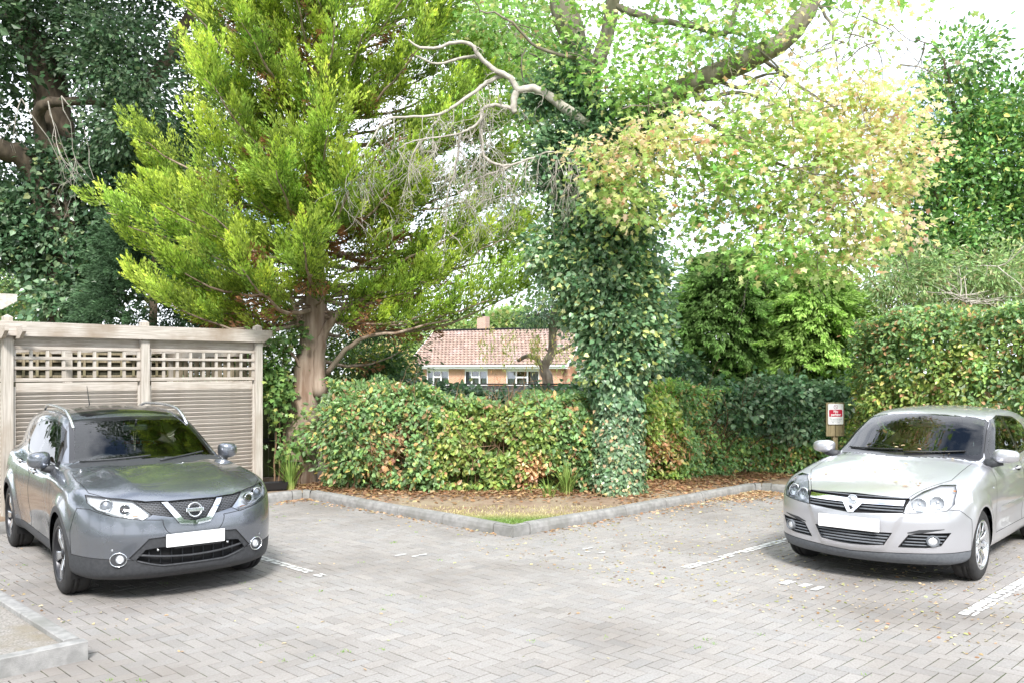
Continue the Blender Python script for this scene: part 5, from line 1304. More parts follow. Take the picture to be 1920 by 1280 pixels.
def clumps(L_, c, r, nclump, per, spread, size, pal, shell=.5, up=.5, flat=.5, droop=.35, pjit=.25):
    """leaf clumps through an ellipsoid; each clump leans to one shade"""
    C, d = ellipsoid(nclump, c, r, shell)
    out = d*np.sign(1)
    for i in range(nclump):
        n = max(3, int(per*RNG.uniform(.6, 1.4)))
        off = RNG.normal(0, 1, (n, 3))*np.array([spread, spread, spread*flat]); P = C[i] + off
        D = unit(off*.8 + out[i]*spread*.8 + RNG.normal(0, spread*.5, (n, 3)) + np.array([0, 0, -droop*spread])); N = unit(RNG.normal(0, .55, (n, 3)) + np.array([0, -.15, up]) + out[i]*.35)
        col = palette(n, pal)*np.exp(RNG.normal(0, pjit)*.7)
        L_.add(P, D, N, size*RNG.uniform(.65, 1.2, n), col)
def px_blob(L_, px, py, d, rpx, rpy, rd, nclump, per, spread, size, pal, **k):
    clumps(L_, at(px, py, d), (rpx*d/FPX, rd, rpy*d/FPX), nclump, per, spread, size, pal, **k)

class Wood:
    """limbs and twigs gathered into one trunk mesh"""
    def __init__(s): s.m = MB(); s.tips = []
    def limb(s, pts, r0, r1, n=8, wob=0.0, sub=4, cap=True):
        pts = [np.array(p, float) for p in pts]
        # smooth through the points
        Q = []
        for i in range(len(pts) - 1):
            p0, p1, p2, p3 = pts[max(i-1, 0)], pts[i], pts[i+1], pts[min(i+2, len(pts)-1)]
            for k in range(sub):
                t = k/sub; Q.append(.5*((2*p1) + (-p0+p2)*t + (2*p0-5*p1+4*p2-p3)*t*t + (-p0+3*p1-3*p2+p3)*t**3))
        Q.append(pts[-1]); Q = np.array(Q)
        if wob: Q[1:-1] += RNG.normal(0, wob, (len(Q)-2, 3))
        rad = [r0 + (r1 - r0)*(i/(len(Q)-1)) for i in range(len(Q))]; rad = [q*random.uniform(.93, 1.07) for q in rad]
        s.m.tube(Q, rad, n, cap); return Q
    def twig(s, p, d, length, r, depth=2, bend=.5, grav=-.15, n=5, fork=3, spread=.8, seg=5):
        d = unit(np.array(d, float)); Q = [np.array(p, float)]; dd = d.copy()
        for i in range(seg):
            dd = unit(dd + RNG.normal(0, bend*.35, 3) + np.array([0, 0, grav])); Q.append(Q[-1] + dd*length/seg)
        s.m.tube(Q, [max(.0025, r*(1 - .7*i/seg)) for i in range(seg+1)], n, False)
        s.tips.append((Q[-1], dd))
        if depth > 0:
            for _ in range(fork):
                t = random.uniform(.3, 1.0); k = min(seg - 1, int(t*seg)); q = Q[k] + (Q[k+1] - Q[k])*random.random()
                s.twig(q, unit(dd + RNG.normal(0, spread, 3)), length*random.uniform(.4, .7), r*.55, depth - 1, bend, grav, max(3, n-1), fork, spread, seg)
    def build(s, name, mat, parent):
        o = s.m.build(name, mat, parent, smooth=True); o.matrix_parent_inverse = Matrix.Translation(-parent.location); return o
def plant(name, label, cat, x, y, group=None):
    e = empty(name, (x, y, 0)); tag(e, label, cat, group); return e
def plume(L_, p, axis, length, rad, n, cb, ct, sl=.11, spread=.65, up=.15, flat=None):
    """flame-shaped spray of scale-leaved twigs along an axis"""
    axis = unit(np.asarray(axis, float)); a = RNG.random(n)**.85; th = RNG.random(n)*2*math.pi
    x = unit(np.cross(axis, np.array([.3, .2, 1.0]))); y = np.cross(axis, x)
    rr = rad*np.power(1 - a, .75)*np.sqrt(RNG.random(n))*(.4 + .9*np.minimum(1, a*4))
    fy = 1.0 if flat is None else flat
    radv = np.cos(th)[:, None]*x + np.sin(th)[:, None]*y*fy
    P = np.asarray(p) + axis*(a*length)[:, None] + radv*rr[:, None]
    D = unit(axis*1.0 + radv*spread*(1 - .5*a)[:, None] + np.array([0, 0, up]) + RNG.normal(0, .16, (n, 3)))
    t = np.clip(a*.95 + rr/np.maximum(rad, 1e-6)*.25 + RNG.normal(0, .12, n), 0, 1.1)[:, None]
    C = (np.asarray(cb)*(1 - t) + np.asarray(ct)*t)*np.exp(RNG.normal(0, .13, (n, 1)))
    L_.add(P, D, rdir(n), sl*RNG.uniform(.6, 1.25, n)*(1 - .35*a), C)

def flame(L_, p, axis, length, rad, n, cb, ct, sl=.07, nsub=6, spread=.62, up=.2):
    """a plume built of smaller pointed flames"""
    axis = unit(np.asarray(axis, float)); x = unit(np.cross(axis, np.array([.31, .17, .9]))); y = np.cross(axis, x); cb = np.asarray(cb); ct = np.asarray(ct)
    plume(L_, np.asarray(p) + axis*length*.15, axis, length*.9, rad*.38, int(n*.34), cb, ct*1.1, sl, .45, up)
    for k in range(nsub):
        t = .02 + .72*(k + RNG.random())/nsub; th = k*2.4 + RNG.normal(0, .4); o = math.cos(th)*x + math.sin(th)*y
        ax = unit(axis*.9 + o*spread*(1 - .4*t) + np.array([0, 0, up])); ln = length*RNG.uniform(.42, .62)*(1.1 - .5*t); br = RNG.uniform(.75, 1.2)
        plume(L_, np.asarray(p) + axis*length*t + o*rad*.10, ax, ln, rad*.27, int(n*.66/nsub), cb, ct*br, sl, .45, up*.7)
M_leaf = leafmat('leaf', .36, .36, .5); M_airy = leafmat('thin_leaf', .5, .5, .25); M_leafg = leafmat('glossy_leaf', .24, .30, .6); M_scale = leafmat('conifer_scales', .38, .6, .2); M_dry = leafmat('dry_leaf', .3, .8, .15)
M_bark = noisy('bark', (.14, .12, .10), (.31, .27, .235), 9, .95, stretch=(1, 1, .25), bump=.8, bscale=22, c3=(.20, .18, .12))
M_bark_red = noisy('conifer_bark', (.20, .13, .09), (.42, .33, .26), 10, .95, stretch=(1, 1, .12), bump=.9, bscale=14, c3=(.30, .25, .19))
M_twig = noisy('bare_twig', (.34, .31, .27), (.52, .48, .43), 12, .9, bump=.4)
M_stem = noisy('brown_stem', (.16, .10, .06), (.30, .20, .12), 14, .9)
M_darkbark = noisy('dark_bark', (.07, .055, .04), (.16, .125, .09), 8, .95, stretch=(1, 1, .3), bump=.8)

BEECH = [(5, (.15, .225, .05)), (3, (.22, .28, .06)), (2.4, (.10, .165, .045)), (1.1, (.34, .34, .09)), (.9, (.34, .20, .10))]
BRAMBLE = [(5, (.11, .19, .07)), (3, (.15, .25, .09)), (1.4, (.20, .28, .07)), (1.0, (.30, .18, .08)), (.4, (.36, .32, .08))]
IVY = [(5, (.05, .105, .048)), (3, (.08, .145, .07)), (1.8, (.13, .20, .11)), (.5, (.22, .27, .10))]
IVYB = [(5, (.07, .125, .06)), (3, (.10, .165, .085)), (1.8, (.15, .21, .125)), (.8, (.30, .20, .11)), (.5, (.26, .28, .11))]
IVYF = [(4, (.06, .12, .055)), (3, (.10, .17, .085)), (2, (.16, .23, .12)), (1.2, (.36, .40, .12))]
MAPLE = [(5, (.22, .33, .09)), (3, (.32, .40, .13)), (1.6, (.44, .42, .19)), (1.0, (.50, .37, .24)), (.2, (.40, .20, .10))]
MAPLET = [(2.2, (.52, .39, .27)), (2.4, (.45, .43, .20)), (2.4, (.30, .39, .13)), (.3, (.42, .22, .13))]
MAPLEG = [(5, (.17, .30, .07)), (3, (.26, .38, .11)), (1.0, (.40, .42, .17)), (.25, (.48, .34, .2))]
OAK = [(5, (.045, .10, .035)), (3, (.075, .14, .055)), (1, (.12, .19, .09))]
OAKL = [(4, (.085, .16, .075)), (3, (.13, .21, .11)), (1, (.20, .28, .15))]
HOLM = [(5, (.065, .14, .035)), (3, (.10, .20, .05)), (1.2, (.18, .26, .06)), (.5, (.30, .30, .06))]
WILLOW = [(4, (.15, .23, .085)), (3, (.21, .29, .11)), (1, (.26, .24, .12))]
BROWN = [(3, (.36, .20, .10)), (3, (.46, .29, .15)), (2, (.28, .15, .08)), (1, (.55, .40, .20))]
FAR = [(4, (.14, .22, .06)), (3, (.20, .28, .09)), (1, (.30, .28, .10))]
# ---------------------------------------------------------------- golden cypress
def cypress():
    d0 = 14.6; b = at(566, 905, d0); t = plant('cypress_tree', 'golden green cypress with upswept sprays and a fluted trunk beside the fence', 'tree', b[0], d0)
    W = Wood(); zz = [(560, 935), (563, 830), (572, 745), (583, 660), (592, 590), (590, 470), (593, 330), (600, 150), (606, -40), (612, -300), (616, -520)]
    tr = [at(px, py, d0) for px, py in zz]; W.limb(tr, .31, .03, 14, .01, 5)
    # fluted twin stem at the base and bare lower limbs
    W.limb([at(600, 740, d0 - .1), at(598, 660, d0 - .12), at(612, 618, d0 - .1), at(650, 575, d0 - .3), at(720, 545, d0 - .6)], .13, .03, 9, .008)
    W.limb([at(612, 700, d0), at(650, 655, d0 - .2), at(690, 630, d0 - .4), at(760, 620, d0 - .7), at(840, 600, d0 - 1.0)], .05, .015, 6, .01)
    W.limb([at(575, 640, d0), at(552, 590, d0 - .2), at(545, 560, d0 - .3), at(515, 545, d0 - .3), at(500, 530, d0 - .5)], .05, .012, 6, .01)
    W.limb([at(565, 690, d0 - .2), at(540, 655, d0 - .3), at(505, 652, d0 - .3), at(480, 655, d0 - .2)], .03, .012, 6, .008)
    L_ = Leaves()
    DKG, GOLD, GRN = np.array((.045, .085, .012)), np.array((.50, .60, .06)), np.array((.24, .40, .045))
    BRN = np.array((.20, .10, .045))
    top = tr[-1][2]
    def trunk_at(z):
        zs_ = np.array([p[2] for p in tr]); return np.array([np.interp(z, zs_, [p[0] for p in tr]), np.interp(z, zs_, [p[1] for p in tr]), z])
    nb = 150; ga = 2.39996
    for i in range(nb):
        u = i/nb; z0 = 1.95 + u*(top - 2.6); az = i*ga + RNG.normal(0, .25)
        hfac = np.interp(z0, [1.9, 2.6, 3.5, 5.0, 7.0, 9.0, top], [.72, 1.0, 1.12, 1.05, .95, .68, .15])
        R_ = 2.85*hfac*RNG.uniform(.72, 1.08)
        dirh = np.array([math.cos(az), math.sin(az), 0])
        if dirh[1] < -.2: R_ *= .80
        if dirh[0] > .2: R_ *= 1.14
        if z0 < 2.75 and dirh[1] < .35: continue
        if dirh[0] < -.3 and 3.1 < z0 < 4.2: R_ *= 1.12
        lift = RNG.uniform(-.08, .10) + np.interp(z0, [2, 4, 6, 9], [-.04, .02, .26, .4])
        p0 = trunk_at(z0); pts = [p0]
        for s_ in (.33, .66, 1.0): pts.append(p0 + dirh*R_*s_ + np.array([0, 0, R_*(lift*s_ + .12*s_*s_ - .10*math.sin(math.pi*s_))]))
        Q = W.limb(pts, .035*hfac + .012, .006, 5, .02, 4)
        front = dirh[1] < .25
        npl = int(4 + R_*3.2) if front else int(3 + R_*2.2)
        for k in range(npl):
            s_ = .30 + .70*(k + RNG.random())/npl; j = s_*(len(Q) - 1); q = Q[int(j)] + (Q[min(int(j)+1, len(Q)-1)] - Q[int(j)])*(j % 1)
            tang = unit(Q[min(int(j)+1, len(Q)-1)] - Q[max(int(j)-1, 0)])
            sidev = np.cross(tang, [0, 0, 1])*RNG.choice([-1, 1])*RNG.uniform(.1, .75)
            ax = unit(tang*.8 + sidev + np.array([0, 0, RNG.uniform(.25, .85)])); ln = RNG.uniform(.45, .80)*(1.15 if s_ > .75 else .9)
            if s_ < .55 and RNG.random() < .55:
                plume(L_, q, unit(tang + sidev + np.array([0, 0, -.1])), ln*.9, .17, 90, BRN*.7, BRN*1.25, .10, .8, -.1); continue
            n = int((215 if front else 80)*ln/.55); br = RNG.uniform(.55, 1.1)*(1.0 if s_ > .6 else .72); g = np.clip(RNG.normal(.55, .3), 0, 1)
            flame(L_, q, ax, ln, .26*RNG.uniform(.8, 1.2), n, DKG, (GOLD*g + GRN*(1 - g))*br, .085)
        plume(L_, Q[-1] - (Q[-1]-Q[-3])*.5, unit(unit(Q[-1] - Q[-2])*.9 + np.array([0, 0, .5])), .75, .13, 240, GRN, GOLD, .08, .5, .2)
    # long low boughs seen at the left and right of the trunk
    for (pts, gold) in (([(585, 470), (480, 455), (330, 430), (200, 400)], .5), ([(580, 500), (460, 480), (340, 455), (240, 425)], .35), ([(590, 600), (500, 595), (420, 585), (330, 575)], .7), ([(590, 560), (480, 555), (400, 545), (350, 530)], .5), ([(590, 585), (520, 600), (460, 605), (400, 600)], .8),
                        ([(590, 590), (720, 590), (830, 520), (940, 450)], .75), ([(600, 560), (740, 520), (850, 470), (965, 455)], .6), ([(600, 600), (740, 610), (860, 585), (930, 560)], .3), ([(595, 500), (690, 470), (760, 400), (790, 350)], .9), ([(595, 470), (660, 450), (740, 420), (780, 375)], .9), ([(600, 560), (660, 560), (740, 555), (800, 530)], .5), ([(600, 590), (660, 610), (760, 600), (850, 560)], .35)):
        dd = RNG.uniform(-1.6, -.4); P3 = [at(px, py, d0 + dd*i/3) for i, (px, py) in enumerate(pts)]; Q = W.limb(P3, .03, .008, 5, .02, 5)
        for k in range(15):
            s_ = .22 + .78*k/14; j = s_*(len(Q) - 1); q = Q[int(j)] + RNG.normal(0, .06, 3); tang = unit(Q[min(int(j)+1, len(Q)-1)] - Q[max(int(j)-1, 0)])
            ax = unit(tang*.75 + np.array([0, RNG.uniform(-.5, .3), RNG.uniform(.15, .8)])); g = np.clip(RNG.normal(gold, .25), 0, 1)
            if s_ < .45 and RNG.random() < .35: plume(L_, q, unit(tang + np.array([0, 0, -.2])), .5, .17, 90, BRN*.7, BRN*1.3, .10, .8, -.1); continue
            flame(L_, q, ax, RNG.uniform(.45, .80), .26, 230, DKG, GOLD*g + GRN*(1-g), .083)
    # darker boughs on the far right side of the tree
    for pts in ([(600, 430), (720, 405), (850, 385), (985, 365)], [(600, 400), (730, 360), (850, 330), (960, 300)], [(600, 330), (740, 300), (860, 265), (940, 235)], [(600, 270), (730, 235), (830, 200), (910, 165)], [(602, 200), (730, 165), (830, 120), (900, 90)], [(604, 110), (730, 75), (810, 40), (880, 0)], [(598, 490), (740, 470), (870, 440), (990, 425)], [(598, 540), (740, 525), (860, 500), (960, 490)]):
        dd = RNG.uniform(.2, 1.1); P3 = [at(px, py, d0 + dd*i/3) for i, (px, py) in enumerate(pts)]; Q = W.limb(P3, .03, .008, 5, .02, 5)
        for k in range(17):
            s_ = .25 + .75*k/16; j = s_*(len(Q) - 1); q = Q[int(j)] + RNG.normal(0, .10, 3); tang = unit(Q[min(int(j)+1, len(Q)-1)] - Q[max(int(j)-1, 0)])
            flame(L_, q, unit(tang*.85 + np.array([0, RNG.uniform(-.5, .4), RNG.uniform(.0, .5)])), RNG.uniform(.45, .80), .26, 200, DKG, (GOLD*.2 + GRN*.8)*RNG.uniform(.5, .9), .085)
    # shorter boughs reaching towards the viewer, hiding the upper trunk
    for k in range(96):
        py = RNG.uniform(-60, 400) if k < 62 else RNG.uniform(340, 560); q0 = trunk_at(CAMH - (py - HZ)*d0/FPX - .25); az = RNG.uniform(-2.75, -.4); dirh = np.array([math.cos(az), math.sin(az), 0]); R_ = RNG.uniform(.9, 1.9)
        Q = W.limb([q0, q0 + dirh*R_*.5 + np.array([0, 0, .05]), q0 + dirh*R_ + np.array([0, 0, R_*RNG.uniform(.05, .3)])], .022, .006, 5, .015, 4)
        for j in range(6):
            q = Q[3 + j % (len(Q) - 3)] + RNG.normal(0, .07, 3); g = np.clip(RNG.normal(.55, .3), 0, 1)
            if j == 0 and RNG.random() < .5: plume(L_, q, unit(dirh + np.array([0, 0, -.2])), .5, .17, 90, BRN*.7, BRN*1.3, .10, .8, -.1); continue
            flame(L_, q, unit(dirh*.6 + np.cross(dirh, [0, 0, 1])*RNG.normal(0, .6) + np.array([0, 0, RNG.uniform(.3, .9)])), RNG.uniform(.42, .75), .26, 230, DKG, (GOLD*g + GRN*(1-g))*RNG.uniform(.7, 1.1), .083)
    # bare brown inner sprays under the right-hand boughs
    for k in range(34):
        p = at(RNG.uniform(640, 850), RNG.uniform(430, 600), d0 + RNG.uniform(-.6, .5)); plume(L_, p, unit(RNG.normal(0, 1, 3)*np.array([1, .6, .4]) + np.array([.8, 0, .1])), .5, .16, 55, BRN*.6, BRN*1.3, .10, .9, 0)
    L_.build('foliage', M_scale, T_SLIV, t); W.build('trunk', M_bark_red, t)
cypress()

# ---------------------------------------------------------------- ivy-clad maple with the turning crown
def maple():
    d0 = 13.25; b = at(1158, 920, d0); t = plant('maple_tree', 'tall ivy-clad maple with turning orange green leaves and a bare dead branch', 'tree', b[0], d0)
    W = Wood()
    tr = W.limb([at(1160, 935, d0), at(1158, 800, d0), at(1152, 620, d0 + .05), at(1138, 420, d0 + .1), at(1118, 260, d0 + .15), at(1085, 110, d0 + .1), at(1058, 20, d0), at(1035, -120, d0 - .1)], .30, .17, 14, .01)
    W.limb([at(1135, 330, d0 + .1), at(1185, 235, d0 - .1), at(1245, 185, d0 - .3), at(1330, 145, d0 - .6), at(1420, 105, d0 - .9), at(1490, 55, d0 - 1.1), at(1530, -15, d0 - 1.2), at(1545, -110, d0 - 1.3)], .19, .115, 12, .012)
    W.limb([at(1100, 170, d0), at(1130, 90, d0 - .1), at(1150, 10, d0 - .2), at(1160, -120, d0 - .3)], .12, .09, 9, .01)
    W.limb([at(1150, 10, d0 - .2), at(1225, 38, d0 - .5), at(1290, 46, d0 - .7), at(1360, 62, d0 - .9), at(1380, 10, d0 - 1.0), at(1400, -60, d0 - 1.1)], .055, .03, 7, .01)
    for pts, r in (([(1330, 145), (1385, 165), (1430, 140), (1470, 135)], .035), ([(1290, 165), (1320, 185), (1390, 175), (1440, 190), (1480, 230)], .04), ([(1360, 62), (1400, 70), (1440, 110), (1500, 160), (1560, 200)], .02), ([(1530, 5), (1555, 40), (1565, 90), (1575, 150)], .025),
                   ([(1245, 185), (1330, 230), (1430, 290), (1520, 330), (1600, 330)], .04), ([(1245, 190), (1300, 280), (1370, 370), (1420, 440)], .035), ([(1420, 105), (1510, 170), (1590, 220), (1660, 260)], .03), ([(1085, 110), (1010, 90), (960, 40), (900, 20)], .03), ([(1180, 240), (1170, 300), (1150, 340)], .03)):
        dd = RNG.uniform(-1.3, -.3); W.limb([at(px, py, d0 - .5 + dd*i/4) for i, (px, py) in enumerate(pts)], r, r*.35, 6, .012)
    W.build('trunk', M_bark, t)
    # the dead bare branch, weathered pale
    Wd = Wood(); dd = d0 - .45
    def br(pts, r0, r1, dz=0): return Wd.limb([at(px, py, dd + dz*i/len(pts)) for i, (px, py) in enumerate(pts)], r0, r1, 7, .006)
    runs = [br([(1100, 235), (1040, 190), (1010, 169), (972, 170), (963, 195), (966, 212)], .075, .045), br([(972, 172), (955, 146), (930, 134), (898, 106), (886, 86), (855, 80), (800, 92), (766, 75)], .05, .016, -.3), br([(895, 108), (870, 108), (820, 120), (780, 105)], .028, .012, .2), br([(948, 140), (912, 155), (892, 172), (850, 200), (825, 215), (760, 220), (720, 228), (685, 282), (668, 305)], .034, .008, -.4),
            br([(966, 205), (930, 198), (905, 205), (902, 225), (880, 242), (855, 252), (790, 262), (745, 280)], .032, .007, -.3), br([(905, 220), (903, 262), (908, 292), (930, 308), (958, 310), (1000, 296), (1030, 284), (1062, 292), (1082, 305)], .03, .007, -.2), br([(862, 250), (858, 290), (850, 330), (838, 370), (836, 430)], .022, .006), br([(830, 212), (815, 232), (812, 262), (822, 280)], .018, .008), br([(958, 310), (940, 320), (905, 330), (880, 345), (860, 360)], .02, .006), br([(790, 262), (770, 300), (765, 350)], .014, .005)]
    for Q in runs[3:]:
        n = len(Q)
        for k in range(2, n, 2):
            for _ in range(1 + (k % 4 == 0)): Wd.twig(Q[k], (RNG.normal(0, .5), RNG.normal(-.1, .4), -.8), RNG.uniform(.28, .75), .0065, 2, .7, -.12, 4, 3, .75, 5)
    for Q in runs[:3]:
        for k in range(8, len(Q), 7): Wd.twig(Q[k], (RNG.normal(0, .6), RNG.normal(-.1, .4), -.4), RNG.uniform(.25, .5), .008, 1, .7, -.1, 4, 3, .8, 5)
    for px, py in ((672, 310), (690, 280), (1062, 292), (1050, 300), (905, 290), (945, 312), (985, 300)):
        for _ in range(3): Wd.twig(at(px + RNG.normal(0, 4), py, dd - .2), (RNG.normal(0, .3), RNG.normal(0, .3), -1), RNG.uniform(.5, .95), .007, 2, .6, -.2, 4, 2, .6, 6)
    Wd.build('dead_branch', M_twig, t)
    # ivy: a sleeve on the trunk and a bushy flowering mass above
    I = Leaves()
    def sleeve(py0, py1, rad, n, size, pal, bulge=.0):
        f = RNG.random(n); py = py0 + (py1 - py0)*f; c = np.stack([np.interp(py, [250, 420, 620, 800, 930], [1120, 1138, 1152, 1158, 1160]), py], 1)
        P = np.stack([at(a, b_, d0) for a, b_ in c]); th = RNG.random(n)*2*math.pi; rr = (rad[0] + (rad[1]-rad[0])*f)*(1 + RNG.normal(0, .09, n) + bulge*np.sin(f*17 + np.cos(th)*2))
        o = np.stack([np.cos(th), np.sin(th), np.zeros(n)], 1); P = P + o*rr[:, None]
        I.add(P, unit(np.array([0, 0, -1]) + RNG.normal(0, .55, (n, 3)) + o*.35), unit(o + RNG.normal(0, .35, (n, 3)) + np.array([0, 0, .35])), size*RNG.uniform(.6, 1.25, n), palette(n, pal))
    sleeve(930, 740, (.37, .31), 10500, .060, IVYB, .06); sleeve(765, 640, (.33, .42), 5600, .080, IVY, .12)
    for (px, py, rx, ry, rd, nc) in ((1160, 600, 80, 60, .7, 105), (1125, 510, 105, 65, .8, 130), (1120, 570, 60, 45, .6, 55), (1185, 560, 65, 70, .7, 70), (1140, 400, 100, 80, .75, 110), (1090, 300, 85, 80, .65, 90), (1180, 240, 85, 55, .5, 65), (1040, 480, 50, 45, .5, 38), (1155, 680, 58, 45, .5, 60), (1205, 640, 38, 55, .45, 40), (1075, 150, 30, 60, .3, 26), (1020, 185, 45, 20, .25, 18)):
        px_blob(I, px, py, d0 - .05, rx, ry, rd, int(nc*1.35), 40, .13, .078, IVYF if py > 330 else IVY, shell=.55, up=.35, flat=.8, droop=.9, pjit=.3)
    I.build('ivy', M_leafg, T_IVY, t, gain=2.1)
    # crown
    C = Leaves()
    for (px, py, dz, rx, ry, rd, nc, pal) in (
        (1130, 120, -.5, 130, 90, 1.0, 70, MAPLEG), (1210, 170, -1.0, 120, 70, .9, 65, MAPLEG), (1000, 50, 0, 110, 70, 1.0, 45, MAPLEG), (930, 20, .5, 90, 60, .9, 26, MAPLEG),
        (1180, 290, -1.6, 110, 50, .6, 62, MAPLET), (1260, 255, -1.7, 90, 45, .6, 42, MAPLET), (1150, 345, -1.7, 85, 60, .6, 40, MAPLE), (1190, 400, -1.8, 50, 45, .4, 16, MAPLE),
        (1340, 60, -1.2, 130, 70, .9, 36, MAPLEG), (1290, 110, -1.0, 120, 60, .9, 30, MAPLEG), (1430, 30, -1.4, 100, 60, .8, 22, MAPLE), (1580, 90, -1.6, 120, 100, .8, 24, MAPLE), (1680, 100, -1.6, 90, 110, .8, 18, MAPLE), (1520, 180, -1.6, 120, 70, .8, 30, MAPLET),
        (1420, 220, -1.3, 130, 70, .9, 70, MAPLE), (1560, 240, -1.6, 130, 70, .8, 80, MAPLET), (1660, 220, -1.6, 90, 55, .7, 48, MAPLET), (1480, 320, -1.7, 150, 90, .9, 120, MAPLE), (1620, 320, -1.8, 120, 80, .8, 88, MAPLET), (1700, 300, -1.8, 60, 60, .5, 30, MAPLET),
        (1380, 380, -1.6, 110, 80, .8, 60, MAPLEG), (1540, 420, -1.9, 130, 70, .8, 90, MAPLE), (1640, 430, -1.9, 85, 60, .6, 42, MAPLET), (1440, 480, -1.9, 80, 50, .6, 50, MAPLEG), (1350, 300, -1.2, 90, 70, .8, 36, MAPLEG), (1330, 440, -1.0, 60, 60, .6, 18, MAPLEG), (1560, 500, -1.9, 80, 35, .5, 26, MAPLE), (1250, 60, -.6, 110, 60, .9, 34, MAPLEG),
        (1400, -60, -1.4, 260, 70, 1.5, 45, MAPLEG), (1120, -60, -.6, 240, 80, 1.5, 60, MAPLEG), (1290, 330, .4, 70, 90, .6, 24, MAPLEG), (1270, 470, .6, 50, 40, .5, 14, MAPLEG), (940, 110, 2.5, 100, 90, 1.0, 60, MAPLEG), (1000, 230, 2.6, 60, 70, .8, 22, MAPLEG), (880, 30, 2.5, 110, 60, 1.0, 40, MAPLEG)):
        px_blob(C, px, py, d0 + dz, rx, ry, rd, int(nc*1.0), 13, .15, .092, pal, shell=.2, up=.8, flat=.4, droop=.5, pjit=.2)
    for c, r, nc in (((2.6, 13.2, 9.0), (2.6, 2.2, 1.5), 110), ((5.2, 12.8, 8.6), (2.0, 2.0, 1.2), 70), ((.6, 13.6, 10.2), (2.8, 2.4, 1.8), 110), ((3.6, 14.6, 11.4), (2.6, 2.4, 1.5), 90)): clumps(C, c, r, nc, 12, .30, .21, MAPLEG, shell=.2, up=.8)
    C.build('crown', M_airy, T_MAPLE, t)
    # fine twigs inside the crown
    Wt = Wood()
    for (px, py, dz, n) in ((1560, 60, -1.4, 8), (1660, 90, -1.5, 8), (1450, 200, -1.4, 10), (1600, 260, -1.6, 10), (1500, 350, -1.7, 12), (1350, 120, -1.1, 8), (1250, 280, -1.6, 8), (1000, 60, -.2, 8), (1620, 400, -1.8, 8), (1420, 420, -1.7, 8)):
        for _ in range(n): Wt.twig(at(px + RNG.normal(0, 60), py + RNG.normal(0, 35), d0 + dz + RNG.normal(0, .3)), (RNG.normal(.3, .8), RNG.normal(0, .5), RNG.normal(-.15, .5)), RNG.uniform(.5, 1.0), .011, 1, .6, -.1, 4, 3, .8, 5)
    Wt.build('twigs', M_bark, t)['kind'] = 'stuff'
maple()

